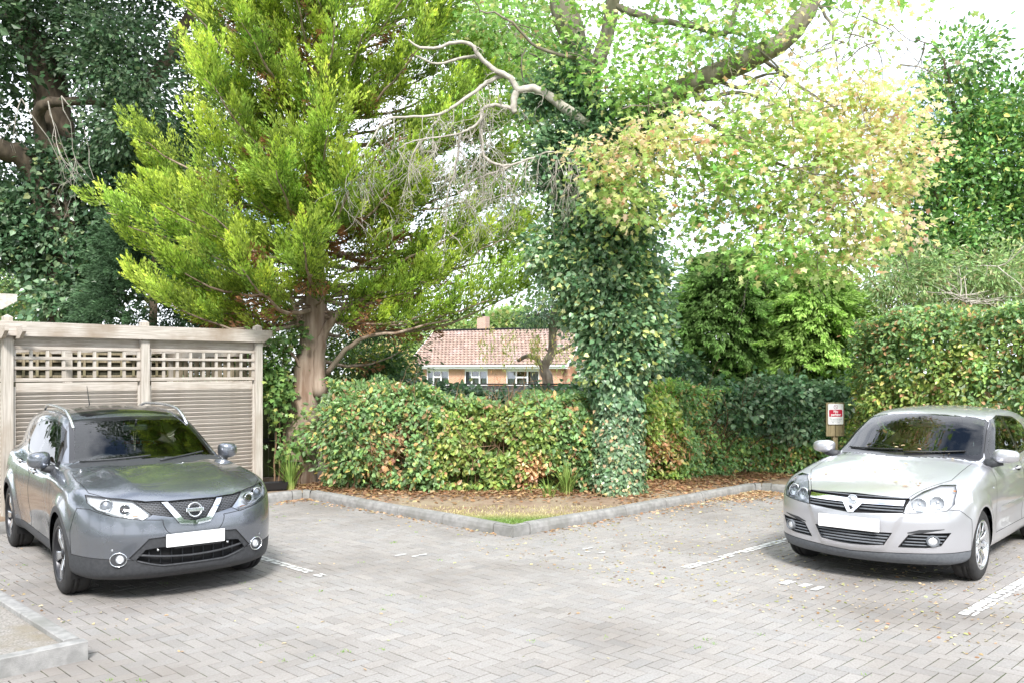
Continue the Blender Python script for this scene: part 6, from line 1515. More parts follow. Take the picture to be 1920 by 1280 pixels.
# ---------------------------------------------------------------- dark trees behind the fence on the left
def left_trees():
    d0 = 18.5; b = at(110, 800, d0); t = plant('oak_tree', 'dark ivy-covered oak with spreading limbs at the far left', 'tree', b[0], d0)
    W = Wood()
    W.limb([at(150, 900, d0), at(140, 700, d0), at(125, 520, d0), at(110, 330, d0), at(90, 150, d0 + .2), at(40, 40, d0 + .4), at(10, -120, d0 + .6)], .55, .25, 12, .02)
    W.limb([at(120, 500, d0), at(60, 320, d0 - .4), at(0, 280, d0 - .8), at(-100, 250, d0 - 1)], .26, .18, 9, .02); W.limb([at(122, 340, d0), at(70, 215, d0 - .6), at(140, 190, d0 - 1.0), at(210, 200, d0 - 1.2)], .15, .06, 8, .02)
    W.limb([at(130, 600, d0), at(60, 480, d0 + .3), at(-40, 440, d0 + .5)], .18, .12, 8, .02); W.limb([at(115, 340, d0), at(200, 250, d0), at(300, 130, d0), at(360, 20, d0)], .2, .1, 8, .02); W.limb([at(150, 620, d0), at(230, 520, d0 + .3), at(300, 440, d0 + .5), at(380, 300, d0 + .6)], .2, .1, 8, .02)
    W.build('trunk', M_darkbark, t)
    Wt = Wood()
    for px, py in ((40, 185), (90, 190), (115, 180)):
        for _ in range(2): Wt.twig(at(px, py, d0 - 2.0), (RNG.normal(0, .35), RNG.normal(0, .3), -1), RNG.uniform(.9, 1.9), .012, 2, .7, -.12, 4, 2, .8, 6)
    Wt.build('bare_twigs', M_twig, t)
    C = Leaves()
    for (px, py, dz, rx, ry, rd, nc, pal) in ((60, 60, 0, 160, 110, 1.6, 130, OAK), (200, 60, .4, 140, 110, 1.6, 110, OAK), (330, 40, 1, 130, 100, 1.4, 70, OAK), (230, 130, -1.3, 85, 75, .8, 75, OAKL), (240, 230, -1.4, 65, 55, .6, 48, OAKL), (200, 60, -1.3, 80, 60, .8, 46, OAKL), (-40, 250, 0, 90, 160, 1.2, 70, OAK), (-40, 30, -1, 100, 120, 1.2, 50, OAK), (340, 200, 1.2, 110, 90, 1.2, 55, OAK), (70, 560, 6, 120, 60, 1.5, 60, HOLM), (0, 520, 5, 80, 60, 1.5, 36, HOLM), (120, -110, 0, 320, 110, 2.5, 150, OAK), (120, 180, 1.5, 170, 120, 1.5, 130, OAK), (320, 330, 1.6, 120, 120, 1.2, 80, OAK), (420, 150, 2.2, 130, 150, 1.5, 90, OAK), (20, 330, 1.6, 120, 90, 1.2, 70, OAK), (480, 20, 2.4, 140, 90, 1.5, 60, OAK)):
        px_blob(C, px, py, d0 + dz, rx, ry, rd, nc, 30, .24, .125, pal, shell=.3, up=.6, flat=.6, droop=.5)
    for c, r, nc in (((-8.5, 18.5, 13), (3.6, 2.8, 2.4), 190), ((-5.0, 18.8, 13.2), (3.0, 2.6, 2.2), 150), ((-11, 17, 9.5), (2.6, 2.6, 2.4), 90), ((-6.2, 15.2, 11.6), (2.6, 1.9, 1.9), 120), ((-4.4, 16.4, 12.6), (2.2, 1.9, 1.8), 90)): clumps(C, c, r, nc, 24, .36, .22, OAK, shell=.3, up=.6)
    C.build('crown', M_leaf, T_DIA, t, gain=1.05)
    I = Leaves()
    for (px, py, rx, ry, rd, nc) in ((110, 450, 90, 90, .9, 110), (60, 400, 90, 60, .8, 60), (150, 560, 100, 80, .9, 100), (240, 370, 90, 110, .9, 110), (290, 300, 70, 80, .7, 70), (120, 330, 70, 60, .7, 55), (330, 440, 90, 90, .9, 80), (30, 460, 60, 50, .7, 40), (230, 480, 90, 70, .8, 70)):
        px_blob(I, px, py, d0 - .1, rx, ry, rd, nc, 34, .18, .12, IVY, shell=.4, up=.3, flat=.8, droop=.9)
    I.build('ivy', M_leafg, T_IVY, t)
    # blue-green conifer in front of it
    d1 = 16.8; b = at(280, 800, d1); t = plant('conifer_tree', 'dark blue green conifer close behind the slatted fence', 'tree', b[0], d1); L_ = Leaves(); W = Wood()
    W.limb([at(285, 960, d1), at(285, 700, d1), at(290, 500, d1), at(295, 380, d1)], .14, .03, 8)
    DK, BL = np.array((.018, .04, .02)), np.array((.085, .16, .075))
    for k in range(330):
        py = RNG.uniform(400, 700); w = np.interp(py, [380, 480, 600, 700], [45, 120, 165, 190]); a = RNG.uniform(0, 2*math.pi); rr = w*d1/FPX*math.sqrt(RNG.uniform(.35, 1)); c = at(285, py, d1); o = np.array([math.cos(a), math.sin(a)*.9, 0])
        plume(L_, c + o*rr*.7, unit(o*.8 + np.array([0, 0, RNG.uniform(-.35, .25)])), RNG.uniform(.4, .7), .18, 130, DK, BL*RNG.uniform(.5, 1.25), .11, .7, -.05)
    L_.build('foliage', M_scale, T_SLIV, t); W.build('trunk', M_darkbark, t)
    # dark yew mass between the two, behind the cypress
    d2 = 19.5; b = at(440, 800, d2); t = plant('yew_tree', 'near black yew filling the gap behind the cypress trunk', 'tree', b[0], d2); L_ = Leaves(); W = Wood()
    W.limb([at(440, 900, d2), at(440, 600, d2), at(450, 300, d2)], .2, .05, 8); W.build('trunk', M_darkbark, t)
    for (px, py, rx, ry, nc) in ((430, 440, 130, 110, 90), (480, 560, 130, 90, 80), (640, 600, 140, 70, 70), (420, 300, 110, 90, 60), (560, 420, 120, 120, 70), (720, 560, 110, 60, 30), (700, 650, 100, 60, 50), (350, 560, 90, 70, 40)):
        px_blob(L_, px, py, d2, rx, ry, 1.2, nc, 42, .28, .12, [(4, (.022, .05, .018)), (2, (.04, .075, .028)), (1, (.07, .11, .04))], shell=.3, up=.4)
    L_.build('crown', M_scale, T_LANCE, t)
left_trees()

# ---------------------------------------------------------------- conifers, evergreen and shrubs on the right
def thuja(name, label, d0, cx, spec, cb, ct, n, seed, size=.15):
    b = at(cx, 850, d0); t = plant(name, label, 'tree', b[0], d0); L_ = Leaves(); W = Wood(); W.limb([at(cx, 940, d0), at(cx, 750, d0), at(cx + 5, spec[0][0], d0)], .14, .02, 8); W.build('trunk', M_bark, t)
    pys = [s[0] for s in spec]; ws = [s[1] for s in spec]
    for k in range(n):
        py = RNG.uniform(pys[0], pys[-1]); w = np.interp(py, pys, ws); a = RNG.uniform(0, 2*math.pi); q = math.sqrt(RNG.uniform(.2, 1)); o = np.array([math.cos(a), math.sin(a), 0]); rr = w*d0/FPX*q
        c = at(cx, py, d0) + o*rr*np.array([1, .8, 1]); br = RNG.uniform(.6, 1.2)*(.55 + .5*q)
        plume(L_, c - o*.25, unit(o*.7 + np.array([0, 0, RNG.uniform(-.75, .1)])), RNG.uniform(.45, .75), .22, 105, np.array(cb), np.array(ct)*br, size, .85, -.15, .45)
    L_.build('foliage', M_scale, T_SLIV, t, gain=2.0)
thuja('thuja_tree', 'dark green feathery conifer rising behind the low right hedge', 17.2, 1370, [(470, 25), (540, 110), (620, 140), (680, 112), (760, 105)], (.035, .07, .025), (.20, .32, .09), 800, 1)
thuja('thuja_tree', 'bright green feathery conifer left of the tall clipped hedge', 16.6, 1530, [(500, 20), (560, 95), (640, 110), (720, 115), (770, 105)], (.05, .10, .025), (.25, .37, .085), 680, 2)
def right_side():
    d0 = 18.0; b = at(1820, 800, d0); t = plant('evergreen_tree', 'large glossy evergreen oak at the top right of the picture', 'tree', b[0], d0); W = Wood(); C = Leaves()
    W.limb([at(1830, 920, d0), at(1830, 600, d0), at(1825, 350, d0), at(1810, 150, d0)], .25, .05, 9)
    for pts in ([(1828, 500), (1760, 380), (1720, 300)], [(1826, 430), (1900, 330), (1950, 260)], [(1828, 300), (1790, 200), (1770, 110)], [(1826, 480), (1740, 470), (1690, 450)]): W.limb([at(px, py, d0 - .2*i) for i, (px, py) in enumerate(pts)], .08, .02, 6, .02)
    W.build('trunk', M_darkbark, t)
    for (px, py, rx, ry, nc) in ((1800, 120, 50, 55, 40), (1780, 220, 80, 60, 62), (1880, 210, 75, 55, 62), (1840, 300, 110, 80, 120), (1760, 330, 70, 70, 70), (1930, 300, 80, 90, 80), (1830, 420, 140, 80, 150), (1740, 450, 80, 60, 80), (1920, 450, 90, 90, 90), (1690, 500, 60, 50, 40), (1960, 180, 60, 60, 30), (1850, 520, 120, 60, 70)):
        px_blob(C, px, py, d0, rx, ry, 1.1, nc, 34, .20, .12, HOLM, shell=.45, up=.5, flat=.8, droop=.2, pjit=.35)
    C.build('crown', M_leafg, T_OV, t, gain=2.0)
    d1 = 16.2; b = at(1790, 800, d1); t = plant('willow_shrub', 'loose pale green shrub with bare twigs above the tall hedge', 'shrub', b[0], d1); C = Leaves(); W = Wood()
    for k in range(16):
        px = RNG.uniform(1640, 1930); W.limb([at(px, 720, d1), at(px + RNG.normal(0, 15), 600, d1), at(px + RNG.normal(0, 40), 520, d1 - .2)], .025, .006, 5, .02)
    W.build('stems', M_stem, t)['kind'] = 'stuff'
    for (px, py, rx, ry, nc) in ((1690, 540, 70, 50, 70), (1760, 530, 70, 50, 60), (1850, 530, 80, 50, 70), (1920, 520, 70, 60, 60), (1660, 600, 60, 40, 40), (1790, 590, 120, 40, 60)):
        px_blob(C, px, py, d1, rx, ry, .6, nc, 34, .16, .13, WILLOW, shell=.2, up=.3, flat=1.0, droop=1.0)
    C.build('foliage', M_leaf, T_LANCE, t)
    Wt = Wood()
    for px, py in ((1810, 560), (1815, 570), (1800, 555), (1830, 565), (1870, 500)):
        for _ in range(3): Wt.twig(at(px, py, d1 - .7), (RNG.normal(0, 1), RNG.normal(-.1, .3), RNG.normal(.1, .4)), RNG.uniform(.4, .7), .012, 1, .5, .02, 4, 4, .7, 5)
    Wt.limb([at(1812, 640, d1 - .7), at(1812, 560, d1 - .7), at(1808, 520, d1 - .7)], .016, .01, 5); Wt.build('bare_twigs', M_twig, t)
right_side()

# ---------------------------------------------------------------- hedges
def hedge(name, label, path, height, depth, n, mix, size, bumps=.14, top=True, gap=None, z0=.1, mat=M_leaf, tmpl=T_OV, twigs=60, hv=.05, brown=0, gain=1.75):
    """path: plan points of the front face, left to right; leaves in layers over face and top; mix(s, z) gives palettes"""
    path = np.array(path, float); seg = np.linalg.norm(np.diff(path, axis=0), axis=1); cum = np.concatenate([[0], np.cumsum(seg)]); Lh = cum[-1]
    t = plant(name, label, 'hedge', *path[len(path)//2]); G = Leaves()
    def pt(s): return np.stack([np.interp(s, cum, path[:, 0]), np.interp(s, cum, path[:, 1])], 1)
    def nrm(s):
        d = pt(np.minimum(s + .2, Lh)) - pt(np.maximum(s - .2, 0)); d = unit(d); return np.stack([d[:, 1], -d[:, 0]], 1)
    ph = RNG.random(8)*6.28
    def bump(s, z): return bumps*(np.sin(s*2.1 + ph[0] + z*1.3)*.5 + np.sin(s*4.7 + ph[1] - z*2.9)*.35 + np.sin(s*9.1 + z*6.3 + ph[2])*.25)
    H = lambda s: (np.interp(s, [h[0]*Lh for h in height], [h[1] for h in height]) if isinstance(height, list) else height) + hv*(np.sin(s*3.1 + ph[3]) + .6*np.sin(s*7.7 + ph[4]))
    nf = int(n*.72)
    ncl = max(20, int(nf/75)); cs = RNG.random(ncl)*Lh; cz = z0 + (H(cs) - z0)*RNG.random(ncl)**.9; co = RNG.uniform(-.10, .13, ncl); ct_ = np.exp(RNG.normal(0, .16, (ncl, 1)))
    kc = RNG.integers(0, ncl, nf); s = np.clip(cs[kc] + RNG.normal(0, .11, nf), 0, Lh); hs_ = H(s); z = np.clip(cz[kc] + RNG.normal(0, .10, nf), z0, hs_ + .06); nn = nrm(s); lay = np.abs(RNG.normal(0, .10, nf)) - co[kc]; lay[RNG.random(nf) < .05] -= .1
    # round the shoulder
    rs = np.clip((z - (hs_ - .28))/.28, 0, 1); back = .24*rs**2 + np.clip((.45 - z)/.45, 0, 1)*.12
    o = -(lay + back) + bump(s, z)
    keep = np.ones(nf, bool)
    if gap is not None:
        for (gs, gz, gr, gh) in gap: keep &= ~((((s/Lh - gs)/gr)**2 + ((z - gz)/gh)**2 < 1) & (lay < .22))
    P = np.concatenate([pt(s) + nn*o[:, None], z[:, None]], 1); N3 = np.concatenate([nn, np.full((nf, 1), .55)], 1)
    D = unit(RNG.normal(0, .7, (nf, 3)) + np.array([0, 0, -.55]) + np.concatenate([nn*.55, np.zeros((nf, 1))], 1)); N3 = unit(N3 + RNG.normal(0, .42, (nf, 3)))
    C = mix(s/Lh, z, nf)*(.92 + .16*RNG.random((nf, 1)))*ct_[kc]
    G.add(P[keep], D[keep], N3[keep], (size*RNG.uniform(.55, 1.2, nf))[keep], C[keep])
    ni = int(n*.3); s = RNG.random(ni)*Lh; z = z0 + (H(s) - z0 - .1)*RNG.random(ni); nn = nrm(s)
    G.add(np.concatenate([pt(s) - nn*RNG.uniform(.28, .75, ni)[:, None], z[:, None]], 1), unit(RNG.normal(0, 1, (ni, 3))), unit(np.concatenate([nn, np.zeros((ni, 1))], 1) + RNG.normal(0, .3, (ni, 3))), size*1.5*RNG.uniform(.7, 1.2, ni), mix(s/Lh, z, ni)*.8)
    if top:
        nt_ = n - nf; s = RNG.random(nt_)*Lh; u = RNG.random(nt_); nn = nrm(s); z = H(s) - np.abs(RNG.normal(0, .08, nt_)) + bump(s, u*2)*.6
        P = np.concatenate([pt(s) - nn*(u*depth)[:, None], z[:, None]], 1); N3 = unit(np.array([0, 0, 1.]) + RNG.normal(0, .5, (nt_, 3))); G.add(P, unit(RNG.normal(0, .8, (nt_, 3)) + np.array([0, 0, .1])), N3, size*RNG.uniform(.55, 1.2, nt_), mix(s/Lh, z, nt_))
    o = G.build('foliage', mat, tmpl, t, gain=gain)
    W = Wood()
    for k in range(twigs):
        s = np.array([RNG.random()*Lh]); p = pt(s)[0] - nrm(s)[0]*RNG.uniform(.1, .35); nn = nrm(s)[0]
        W.twig((p[0], p[1], RNG.uniform(.05, .9)), (nn[0]*.25 + RNG.normal(0, .25), nn[1]*.25, 1), RNG.uniform(.5, 1.0), .011, 1, .5, .03, 4, 3, .6, 5)
    W.build('stems', M_stem, t)['kind'] = 'stuff'
    return t
def mixer(*fields):
    """fields: (centre s, width s, palette); the nearest field wins, with noise"""
    def f(s, z, n):
        w = np.stack([np.exp(-((s - c)/wd)**2)*(1 if zc is None else np.exp(-((z - zc)/zw)**2)) + .02 for (c, wd, zc, zw, pal) in fields], 1) * RNG.uniform(.5, 1.5, (n, len(fields)))
        k = w.argmax(1); C = np.zeros((n, 3))
        for i, fl in enumerate(fields):
            m = k == i; C[m] = palette(int(m.sum()), fl[4])
        return C
    return f
hedge('hedge', 'low mixed beech and bramble hedge in the middle, left of the ivy trunk', [(-3.0, 13.85), (-2.6, 13.55), (-1.5, 13.35), (0, 13.3), (1.2, 13.35), (1.5, 13.7)], [(0, 1.72), (.15, 1.70), (.28, 1.60), (.4, 1.50), (.6, 1.44), (.85, 1.46), (1, 1.55)], 1.3, 34000,
      mixer((.12, .16, None, 0, BRAMBLE), (.25, .12, .7, .5, BROWN), (.32, .1, None, 0, BRAMBLE), (.60, .26, .8, .6, BEECH), (.72, .06, .5, .3, BROWN), (.55, .3, 1.6, .25, BRAMBLE), (.88, .14, None, 0, BRAMBLE)), .095, hv=.07, gap=[(.60, .78, .05, .14), (.50, .30, .06, .1), (.30, .55, .03, .22), (.78, .25, .07, .08)], twigs=110)
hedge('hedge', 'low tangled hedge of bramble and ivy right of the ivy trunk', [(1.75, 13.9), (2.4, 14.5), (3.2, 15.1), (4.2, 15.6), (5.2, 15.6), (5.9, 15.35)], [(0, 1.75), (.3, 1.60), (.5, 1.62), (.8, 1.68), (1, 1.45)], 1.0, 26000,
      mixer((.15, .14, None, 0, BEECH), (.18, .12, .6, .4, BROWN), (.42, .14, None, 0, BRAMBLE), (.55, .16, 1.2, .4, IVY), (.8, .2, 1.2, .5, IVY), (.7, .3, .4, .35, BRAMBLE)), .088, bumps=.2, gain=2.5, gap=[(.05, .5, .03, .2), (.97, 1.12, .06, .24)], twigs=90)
hedge('hedge', 'tall clipped yellow green hedge behind the silver car', [ab(-.9, 7.35), ab(-1.05, 6.65), ab(-1.5, 6.35), ab(-3.5, 6.35), ab(-7.5, 6.4)], [(0, 2.55), (.2, 2.78), (.5, 2.82), (1, 2.85)], 1.6, 42000,
      mixer((.5, .8, .9, .9, BEECH), (.1, .16, 2.3, .6, BRAMBLE), (.5, .6, 2.7, .3, BRAMBLE), (.45, .1, 1.5, .6, BRAMBLE), (.7, .3, 2.2, .3, BEECH)), .085, bumps=.13, twigs=30)

# ivy heaped on the garden fence and over the hedge top
def ivy_heap(name, label, blobs, d, size=.095, pal=IVY, tm=T_IVY, m=M_leafg, cat='ivy', gain=1.75):
    b = at(blobs[0][0], 850, d); t = plant(name, label, cat, b[0], d); I = Leaves(); W = Wood()
    for (px, py, rx, ry, nc) in blobs:
        px_blob(I, px, py, d, rx, ry, .45, nc, 30, .13, size, pal, shell=.5, up=.6, flat=.7, droop=.7); c = at(px, py, d); W.limb([(c[0], c[1], .02), (c[0] + .03, c[1], c[2]*.5), tuple(c)], .02, .008, 5, .01)
    I.build('foliage', m, tm, t, gain=gain); W.build('stems', M_stem, t)['kind'] = 'stuff'; return t
ivy_heap('ivy', 'dark ivy tumbling over the left part of the garden fence', [(755, 730, 45, 15, 28), (850, 745, 70, 12, 36), (905, 752, 60, 10, 26), (800, 756, 70, 14, 36)], 15.6)
ivy_heap('ivy', 'dark ivy at the right end of the garden fence by the trunk', [(1040, 752, 70, 12, 34), (1090, 742, 26, 16, 18), (985, 758, 60, 8, 22)], 15.4)
ivy_heap('ivy_shrub', 'dark rounded ivy bush under the conifer right of the trunk', [(1262, 700, 42, 28, 60), (1240, 730, 50, 22, 40), (1310, 740, 45, 20, 36)], 16.0, cat='shrub')
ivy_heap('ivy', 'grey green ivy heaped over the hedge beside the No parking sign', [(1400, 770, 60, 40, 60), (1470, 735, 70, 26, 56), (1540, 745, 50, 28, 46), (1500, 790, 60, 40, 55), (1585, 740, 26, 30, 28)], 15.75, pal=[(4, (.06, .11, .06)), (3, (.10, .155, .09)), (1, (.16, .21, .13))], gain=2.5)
ivy_heap('bramble', 'leafy bramble shoots in front of the left hedge end', [(650, 800, 70, 55, 60), (690, 830, 50, 40, 36), (660, 870, 60, 25, 26)], 13.6, .085, BRAMBLE, T_OV, M_leaf, 'bramble')
ivy_heap('creeper', 'bright green creeper leaves between fence post and cypress trunk', [(514, 690, 20, 42, 24), (522, 745, 16, 40, 14), (530, 635, 24, 22, 10), (560, 820, 24, 45, 12)], 14.3, .10, [(4, (.08, .155, .04)), (3, (.12, .21, .05)), (1, (.24, .28, .07))], T_MAPLE, M_leaf, 'creeper')
ivy_heap('laurel_shrub', 'dark leafy shrub filling the ground behind the cypress trunk', [(680, 690, 80, 40, 60), (740, 700, 50, 40, 36)], 16.2, .10, [(4, (.06, .12, .035)), (3, (.10, .18, .05)), (1, (.2, .26, .06))], T_OV, M_leaf, 'shrub')

# grassy clumps
def grass_clump(label, px, py, d, n, h, spread):
    b = at(px, py, d); t = plant('iris_clump', label, 'plant', b[0], d); m = MB()
    for k in range(n):
        a = RNG.uniform(0, 6.28); r = RNG.uniform(0, .10); hh = h*RNG.uniform(.55, 1.1); out = RNG.uniform(.1, 1)*spread; c, s = math.cos(a), math.sin(a); w = RNG.uniform(.008, .014); V = []
        for i in range(6):
            u = i/5; x = r + out*u**1.7; z = hh*(u - .38*(out/spread)*u**2.6); ww = w*(1 - u)**.6 + .001
            V += [(x*c - ww*s, x*s + ww*c, z), (x*c + ww*s, x*s - ww*c, z)]
        m.add(V, [(2*i, 2*i+1, 2*i+3, 2*i+2) for i in range(5)])
    o = m.build('blades', noisy('grass_blade_%d' % px, (.12, .22, .04), (.26, .34, .08), 3, .6, c3=(.34, .33, .12)), t); o.location = (0, 0, .07)
grass_clump('strappy green iris clump beside the right fence post', 545, 912, 13.75, 75, .62, .42)
grass_clump('strappy green leaves at the foot of the hedge left of the trunk', 1062, 920, 13.1, 60, .55, .40)
grass_clump('small strappy tuft growing by the kerb at the hedge foot', 1030, 925, 12.9, 24, .34, .3)

# ---------------------------------------------------------------- small crooked tree before the bungalow, and far trees
def far_trees():
    d0 = 24.0; b = at(1026, 740, d0); t = plant('fruit_tree', 'small crooked fruit tree with bare trunk in front of the bungalow', 'tree', b[0], d0); W = Wood(); C = Leaves()
    W.limb([at(1028, 800, d0), at(1027, 715, d0), at(1020, 690, d0), at(1034, 660, d0), at(1037, 610, d0), at(1040, 570, d0)], .17, .09, 9, .008)
    W.limb([at(1021, 695, d0), at(1010, 675, d0 - .1), at(998, 668, d0 - .1), at(985, 668, d0 - .1), at(970, 676, d0 - .1)], .09, .05, 8, .006); W.limb([at(1016, 690, d0), at(1004, 672, d0), at(990, 668, d0)], .05, .04, 6)
    W.limb([at(1034, 664, d0), at(1050, 657, d0), at(1075, 645, d0)], .07, .03, 7, .006); W.limb([at(1033, 664, d0), at(1022, 652, d0)], .04, .02, 6); W.limb([at(1038, 600, d0), at(1060, 612, d0 - .1), at(1080, 625, d0 - .1)], .07, .04, 7); W.limb([at(1038, 600, d0), at(1010, 590, d0), at(985, 595, d0)], .05, .02, 6)
    W.build('trunk', M_bark, t)
    for (px, py, rx, ry, nc) in ((1030, 580, 45, 30, 60), (1000, 600, 30, 15, 22), (1060, 600, 25, 22, 26)): px_blob(C, px, py, d0, rx, ry, .5, nc, 26, .18, .13, IVY, shell=.3, droop=.9)
    for k in range(46):
        px = RNG.choice([905, 925, 942, 960, 1000, 1045, 1068, 1080, 995, 1010]) + RNG.normal(0, 6); n = 16; f = RNG.random(n); y0 = RNG.uniform(610, 650)
        P = np.stack([at(px + RNG.normal(0, 3), y0 + 70*q*RNG.uniform(.4, 1), d0 - .3) for q in f]); C.add(P, unit(RNG.normal(0, .4, (n, 3)) + np.array([0, 0, -1])), rdir(n), .12, palette(n, [(3, (.30, .34, .10)), (2, (.42, .42, .16)), (.5, (.5, .3, .12))]))
    C.build('foliage', M_leaf, T_LANCE, t)
    k = 0
    for (px, py, d, rx, ry, lab, pal) in ((740, 650, 70, 75, 55, 'pale green tree beyond the left end of the bungalow roof', FAR), (720, 690, 50, 45, 30, 'russet shrubby tree left of the bungalow wall', [(3, (.34, .26, .10)), (3, (.24, .26, .08)), (1, (.4, .2, .08))]), (955, 615, 95, 60, 28, 'hazy green tree rising behind the bungalow ridge', FAR), (870, 625, 95, 60, 28, 'broad green tree behind the bungalow chimney', FAR), (1090, 640, 90, 60, 40, 'green tree behind the right end of the bungalow', FAR), (40, 560, 45, 90, 60, 'light green tree glimpsed over the fence at far left', FAR), (1250, 610, 60, 70, 50, 'green tree behind the low brick outbuilding', FAR)):
        b = at(px, 740, d); t = plant('background_tree', lab, 'tree', b[0], d, 'trees beyond the garden fence'); C = Leaves(); W = Wood(); top = at(px, py, d); W.limb([(b[0], d, 0), (b[0], d, top[2]*.6), (b[0], d, top[2])], .3, .08, 7); W.build('trunk', M_darkbark, t)
        px_blob(C, px, py, d, rx, ry, 2.5, 130, 30, .45*d/70, .34*d/70, pal, shell=.3, up=.5, flat=.8); C.add(*[np.array([[b[0], d, top[2]*.5]])]*1, np.array([[0, 0, 1.]]), np.array([[0, 1., 0]]), .1, (.1, .15, .05)) if False else None
        C.build('crown', M_leaf, T_BIG, t)
far_trees()
def mid_tree():
    d = 20.5; b = at(960, 760, d); t = plant('lime_tree', 'hazy pale green tree between the cypress and the ivy-clad trunk', 'tree', b[0], d); C = Leaves(); W = Wood()
    W.limb([at(1150, 830, d), at(1130, 500, d), at(1040, 300, d), at(960, 40, d)], .2, .08, 8, .02)
    for pts in ([(1010, 240), (940, 210), (890, 150)], [(1070, 350), (1000, 350), (930, 330)], [(1110, 450), (1000, 430), (920, 410)], [(980, 120), (920, 80), (880, 20)]): W.limb([at(px, py, d) for px, py in pts], .05, .015, 6, .02)
    W.build('trunk', M_bark, t)
    for (px, py, rx, ry, nc) in ((950, 60, 110, 80, 130), (1010, 150, 80, 80, 90), (890, 170, 80, 80, 80), (970, 230, 90, 50, 50), (900, 300, 70, 60, 34), (970, 330, 70, 60, 30), (930, 420, 80, 50, 30), (1000, 440, 50, 60, 30), (860, 40, 70, 60, 60), (1010, 540, 40, 40, 24)):
        px_blob(C, px, py, d, rx, ry, 1.0, nc, 22, .22, .13, [(4, (.13, .22, .07)), (3, (.18, .28, .10)), (1, (.26, .30, .10))], shell=.15, up=.7, flat=.6)
    C.build('crown', M_airy, T_DIA, t)
mid_tree()
# trees on the near side of the court, behind the viewer: they show in the windscreens
def near_trees():
    for (x, y, r, h, lab) in ((-9, -9, 3.6, 11, 'broad tree behind the viewer to the left'), (-3, -14, 3.8, 12, 'broad tree straight behind the viewer'), (-15, 0, 3.4, 11, 'broad tree off to the left of the court'), (5, -15, 3.4, 10, 'rounded tree behind the viewer to the right'), (14, -4, 3.0, 9, 'small tree off to the right of the court'), (-15, -7, 3.4, 12, 'tall tree behind the viewer at far left'), (11, -11, 3.2, 9, 'low tree behind the viewer at far right'), (-15.4, 16.8, 3.4, 8.5, 'broad tree beyond the left edge behind the pergola'), (-14, 7, 3.0, 10, 'leafy tree beyond the left edge of the court')):
        t = plant('court_tree', lab, 'tree', x, y, 'trees behind the viewer'); W = Wood(); W.limb([(x, y, 0), (x + .1, y, h*.4), (x, y + .1, h*.85)], .25, .08, 8); W.build('trunk', M_bark, t); C = Leaves()
        clumps(C, (x, y, h*.62), (r, r, h*.36), 210, 22, .38, .30, OAKL, shell=.4); C.build('crown', M_leaf, T_BIG, t)
near_trees()
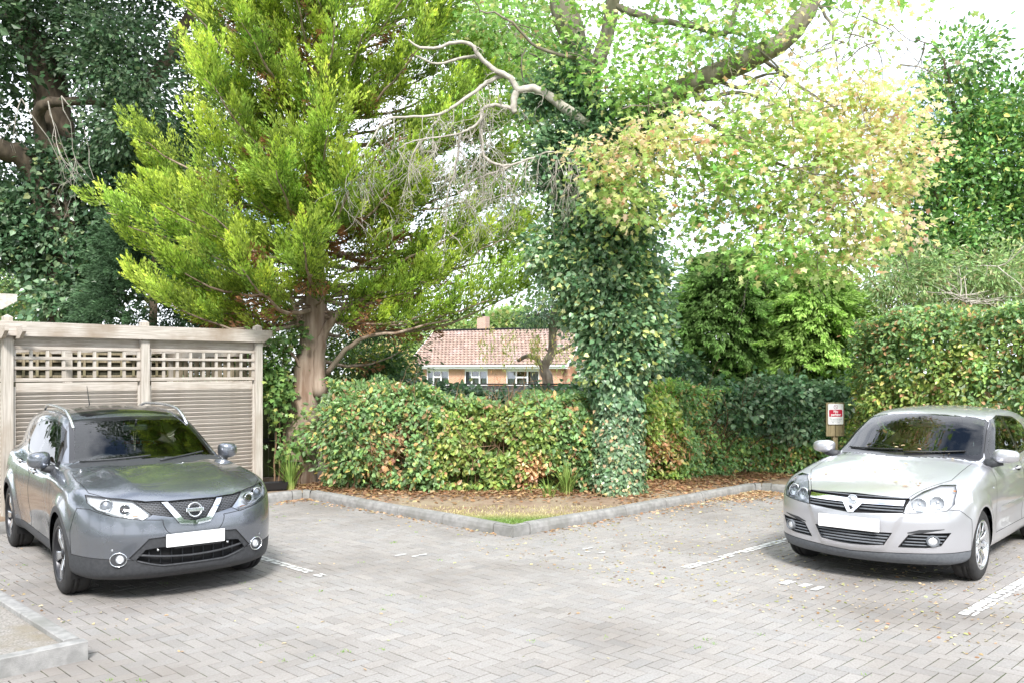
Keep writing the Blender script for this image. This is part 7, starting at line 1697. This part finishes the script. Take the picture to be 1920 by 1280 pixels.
# ---------------------------------------------------------------- fallen leaves, stray grass
def litter():
    def flat_leaves(name, label, P, pal, size, kind='stuff', N=None, parent=None, jitter=.35):
        n = len(P); L_ = Leaves(); a = RNG.random(n)*6.28; D = np.stack([np.cos(a), np.sin(a), RNG.normal(.05, .12, n)], 1); NN = (np.array([0, 0, 1.]) if N is None else N) + RNG.normal(0, jitter, (n, 3))
        L_.add(P, D, unit(NN), size*RNG.uniform(.5, 1.2, n), palette(n, pal)); o = L_.build(name, M_dry, T_OV, parent, gain=1.0); 
        if parent is None: tag(o, label, kind=kind)
        return o
    # under the hedges, thick
    n = 9000; P = []
    while len(P) < n:
        a, b = RNG.uniform(.15, 5.2), RNG.uniform(.15, 7.2); x, y = ab(a, b); fr_ = np.interp(x, [-3.4, -1.5, 0, 1.6, 3.2, 4.6], [13.6, 13.2, 13.1, 13.3, 14.8, 15.4]); dist = fr_ - y
        if dist < -.8: continue
        pr = math.exp(-max(dist, 0)/.28) if x < 1.5 else math.exp(-max(dist, 0)/.7)
        if RNG.random() < pr: P.append((x, y, .085 + RNG.random()*.03))
    flat_leaves('leaf_litter', 'brown fallen leaves lying under the hedges', np.array(P), BROWN, .075)
    # drift in the right-hand corner and along the kerb
    n = 1500; P = []
    for _ in range(n):
        a = -abs(RNG.exponential(.28)); b = 5.5 - abs(RNG.exponential(.6)); P.append((*ab(a - .02, b), .006 + RNG.random()*.02))
    for _ in range(260): P.append((*ab(-abs(RNG.exponential(.10)) - .01, RNG.uniform(.3, 5.5)), .006))
    for _ in range(160): P.append((*ab(RNG.uniform(.2, 4.3), -abs(RNG.exponential(.08)) - .01), .006))
    for _ in range(140): P.append((*ab(4.36 - abs(RNG.exponential(.12)), -abs(RNG.exponential(.3))), .006))
    flat_leaves('leaf_drift', 'drift of tan leaves in the corner by the silver car', np.array(P), [(3, (.52, .34, .19)), (2, (.60, .46, .28)), (1, (.40, .22, .11))], .055)
    # scattered over the blocks
    P = []
    for _ in range(1500):
        a = RNG.uniform(-5.2, -.1); b = 5.4*RNG.beta(1.1, 1.6) - .9; P.append((*ab(a, b), .005))
    for _ in range(240):
        a, b = RNG.uniform(-4.5, 4.2), RNG.uniform(-6.5, 0); 
        if b < -4.9 and a > -.8: continue
        P.append((*ab(a, b), .005))
    for _ in range(90): P.append((*ab(RNG.uniform(-.5, 3.5), -5.0 + abs(RNG.exponential(.14))), .005))
    flat_leaves('scattered_leaves', 'small pale leaf scraps scattered over the paving', np.array(P), [(3, (.60, .50, .30)), (2, (.52, .36, .20)), (1.4, (.45, .46, .16)), (.6, (.34, .18, .09))], .036)
    P = np.stack([ab(RNG.uniform(-.6, 3.6), RNG.uniform(-6.4, -5.2)) for _ in range(60)]); flat_leaves('planter_leaves', 'few dry leaves on the gravel strip', np.concatenate([P, np.full((60, 1), .092)], 1), BROWN, .05)
    # leaves on the silver car
    o = flat_leaves('car_leaves', '', CAR_LEAF_P, [(3, (.60, .46, .26)), (2, (.50, .33, .18))], .042, N=CAR_LEAF_N, jitter=.12); o.matrix_world = SILVER.matrix_basis.copy(); tag(o, 'small tan leaves fallen on the silver car', kind='stuff')
    # grass: green patch at the point of the bed, and thin turf
    n = 9000; P = []
    while len(P) < n:
        a, b = RNG.uniform(.14, 2.6), RNG.uniform(.14, 2.6); q = a + b
        d = math.exp(-((q - .75)/.55)**2) + .03*(q < 2.6)
        if RNG.random() < d: P.append((*ab(a, b), .07))
    P = np.array(P); n = len(P); L_ = Leaves(); q = (P[:, 1] - ORG[1])*1.414
    g = np.exp(-((q - .7)/.5)**2)[:, None]; C = np.array((.13, .22, .04))*g + np.array((.34, .30, .15))*(1 - g)
    L_.add(P, unit(RNG.normal(0, .45, (n, 3)) + np.array([0, 0, 1.])), rdir(n), RNG.uniform(.025, .055, n), C*np.exp(RNG.normal(0, .2, (n, 1)))); tag(L_.build('grass', M_leaf, T_LANCE), 'green grass patch at the point of the kerbed bed', kind='stuff')
    # tiny weeds in the joints
    n = 900; P = np.stack([ab(RNG.uniform(-5, 4.2), RNG.uniform(-6.5, 0)) for _ in range(80)]); k = RNG.integers(0, 80, n); Q = P[k] + RNG.normal(0, .018, (n, 2)); L_ = Leaves()
    L_.add(np.concatenate([Q, np.full((n, 1), -.003)], 1), unit(RNG.normal(0, .6, (n, 3)) + np.array([0, 0, .8])), rdir(n), RNG.uniform(.012, .028, n), palette(n, [(3, (.14, .26, .04)), (1, (.22, .30, .06))])); tag(L_.build('joint_weeds', M_leaf, T_LANCE), 'tiny green weeds growing in the paving joints', kind='stuff')
litter()
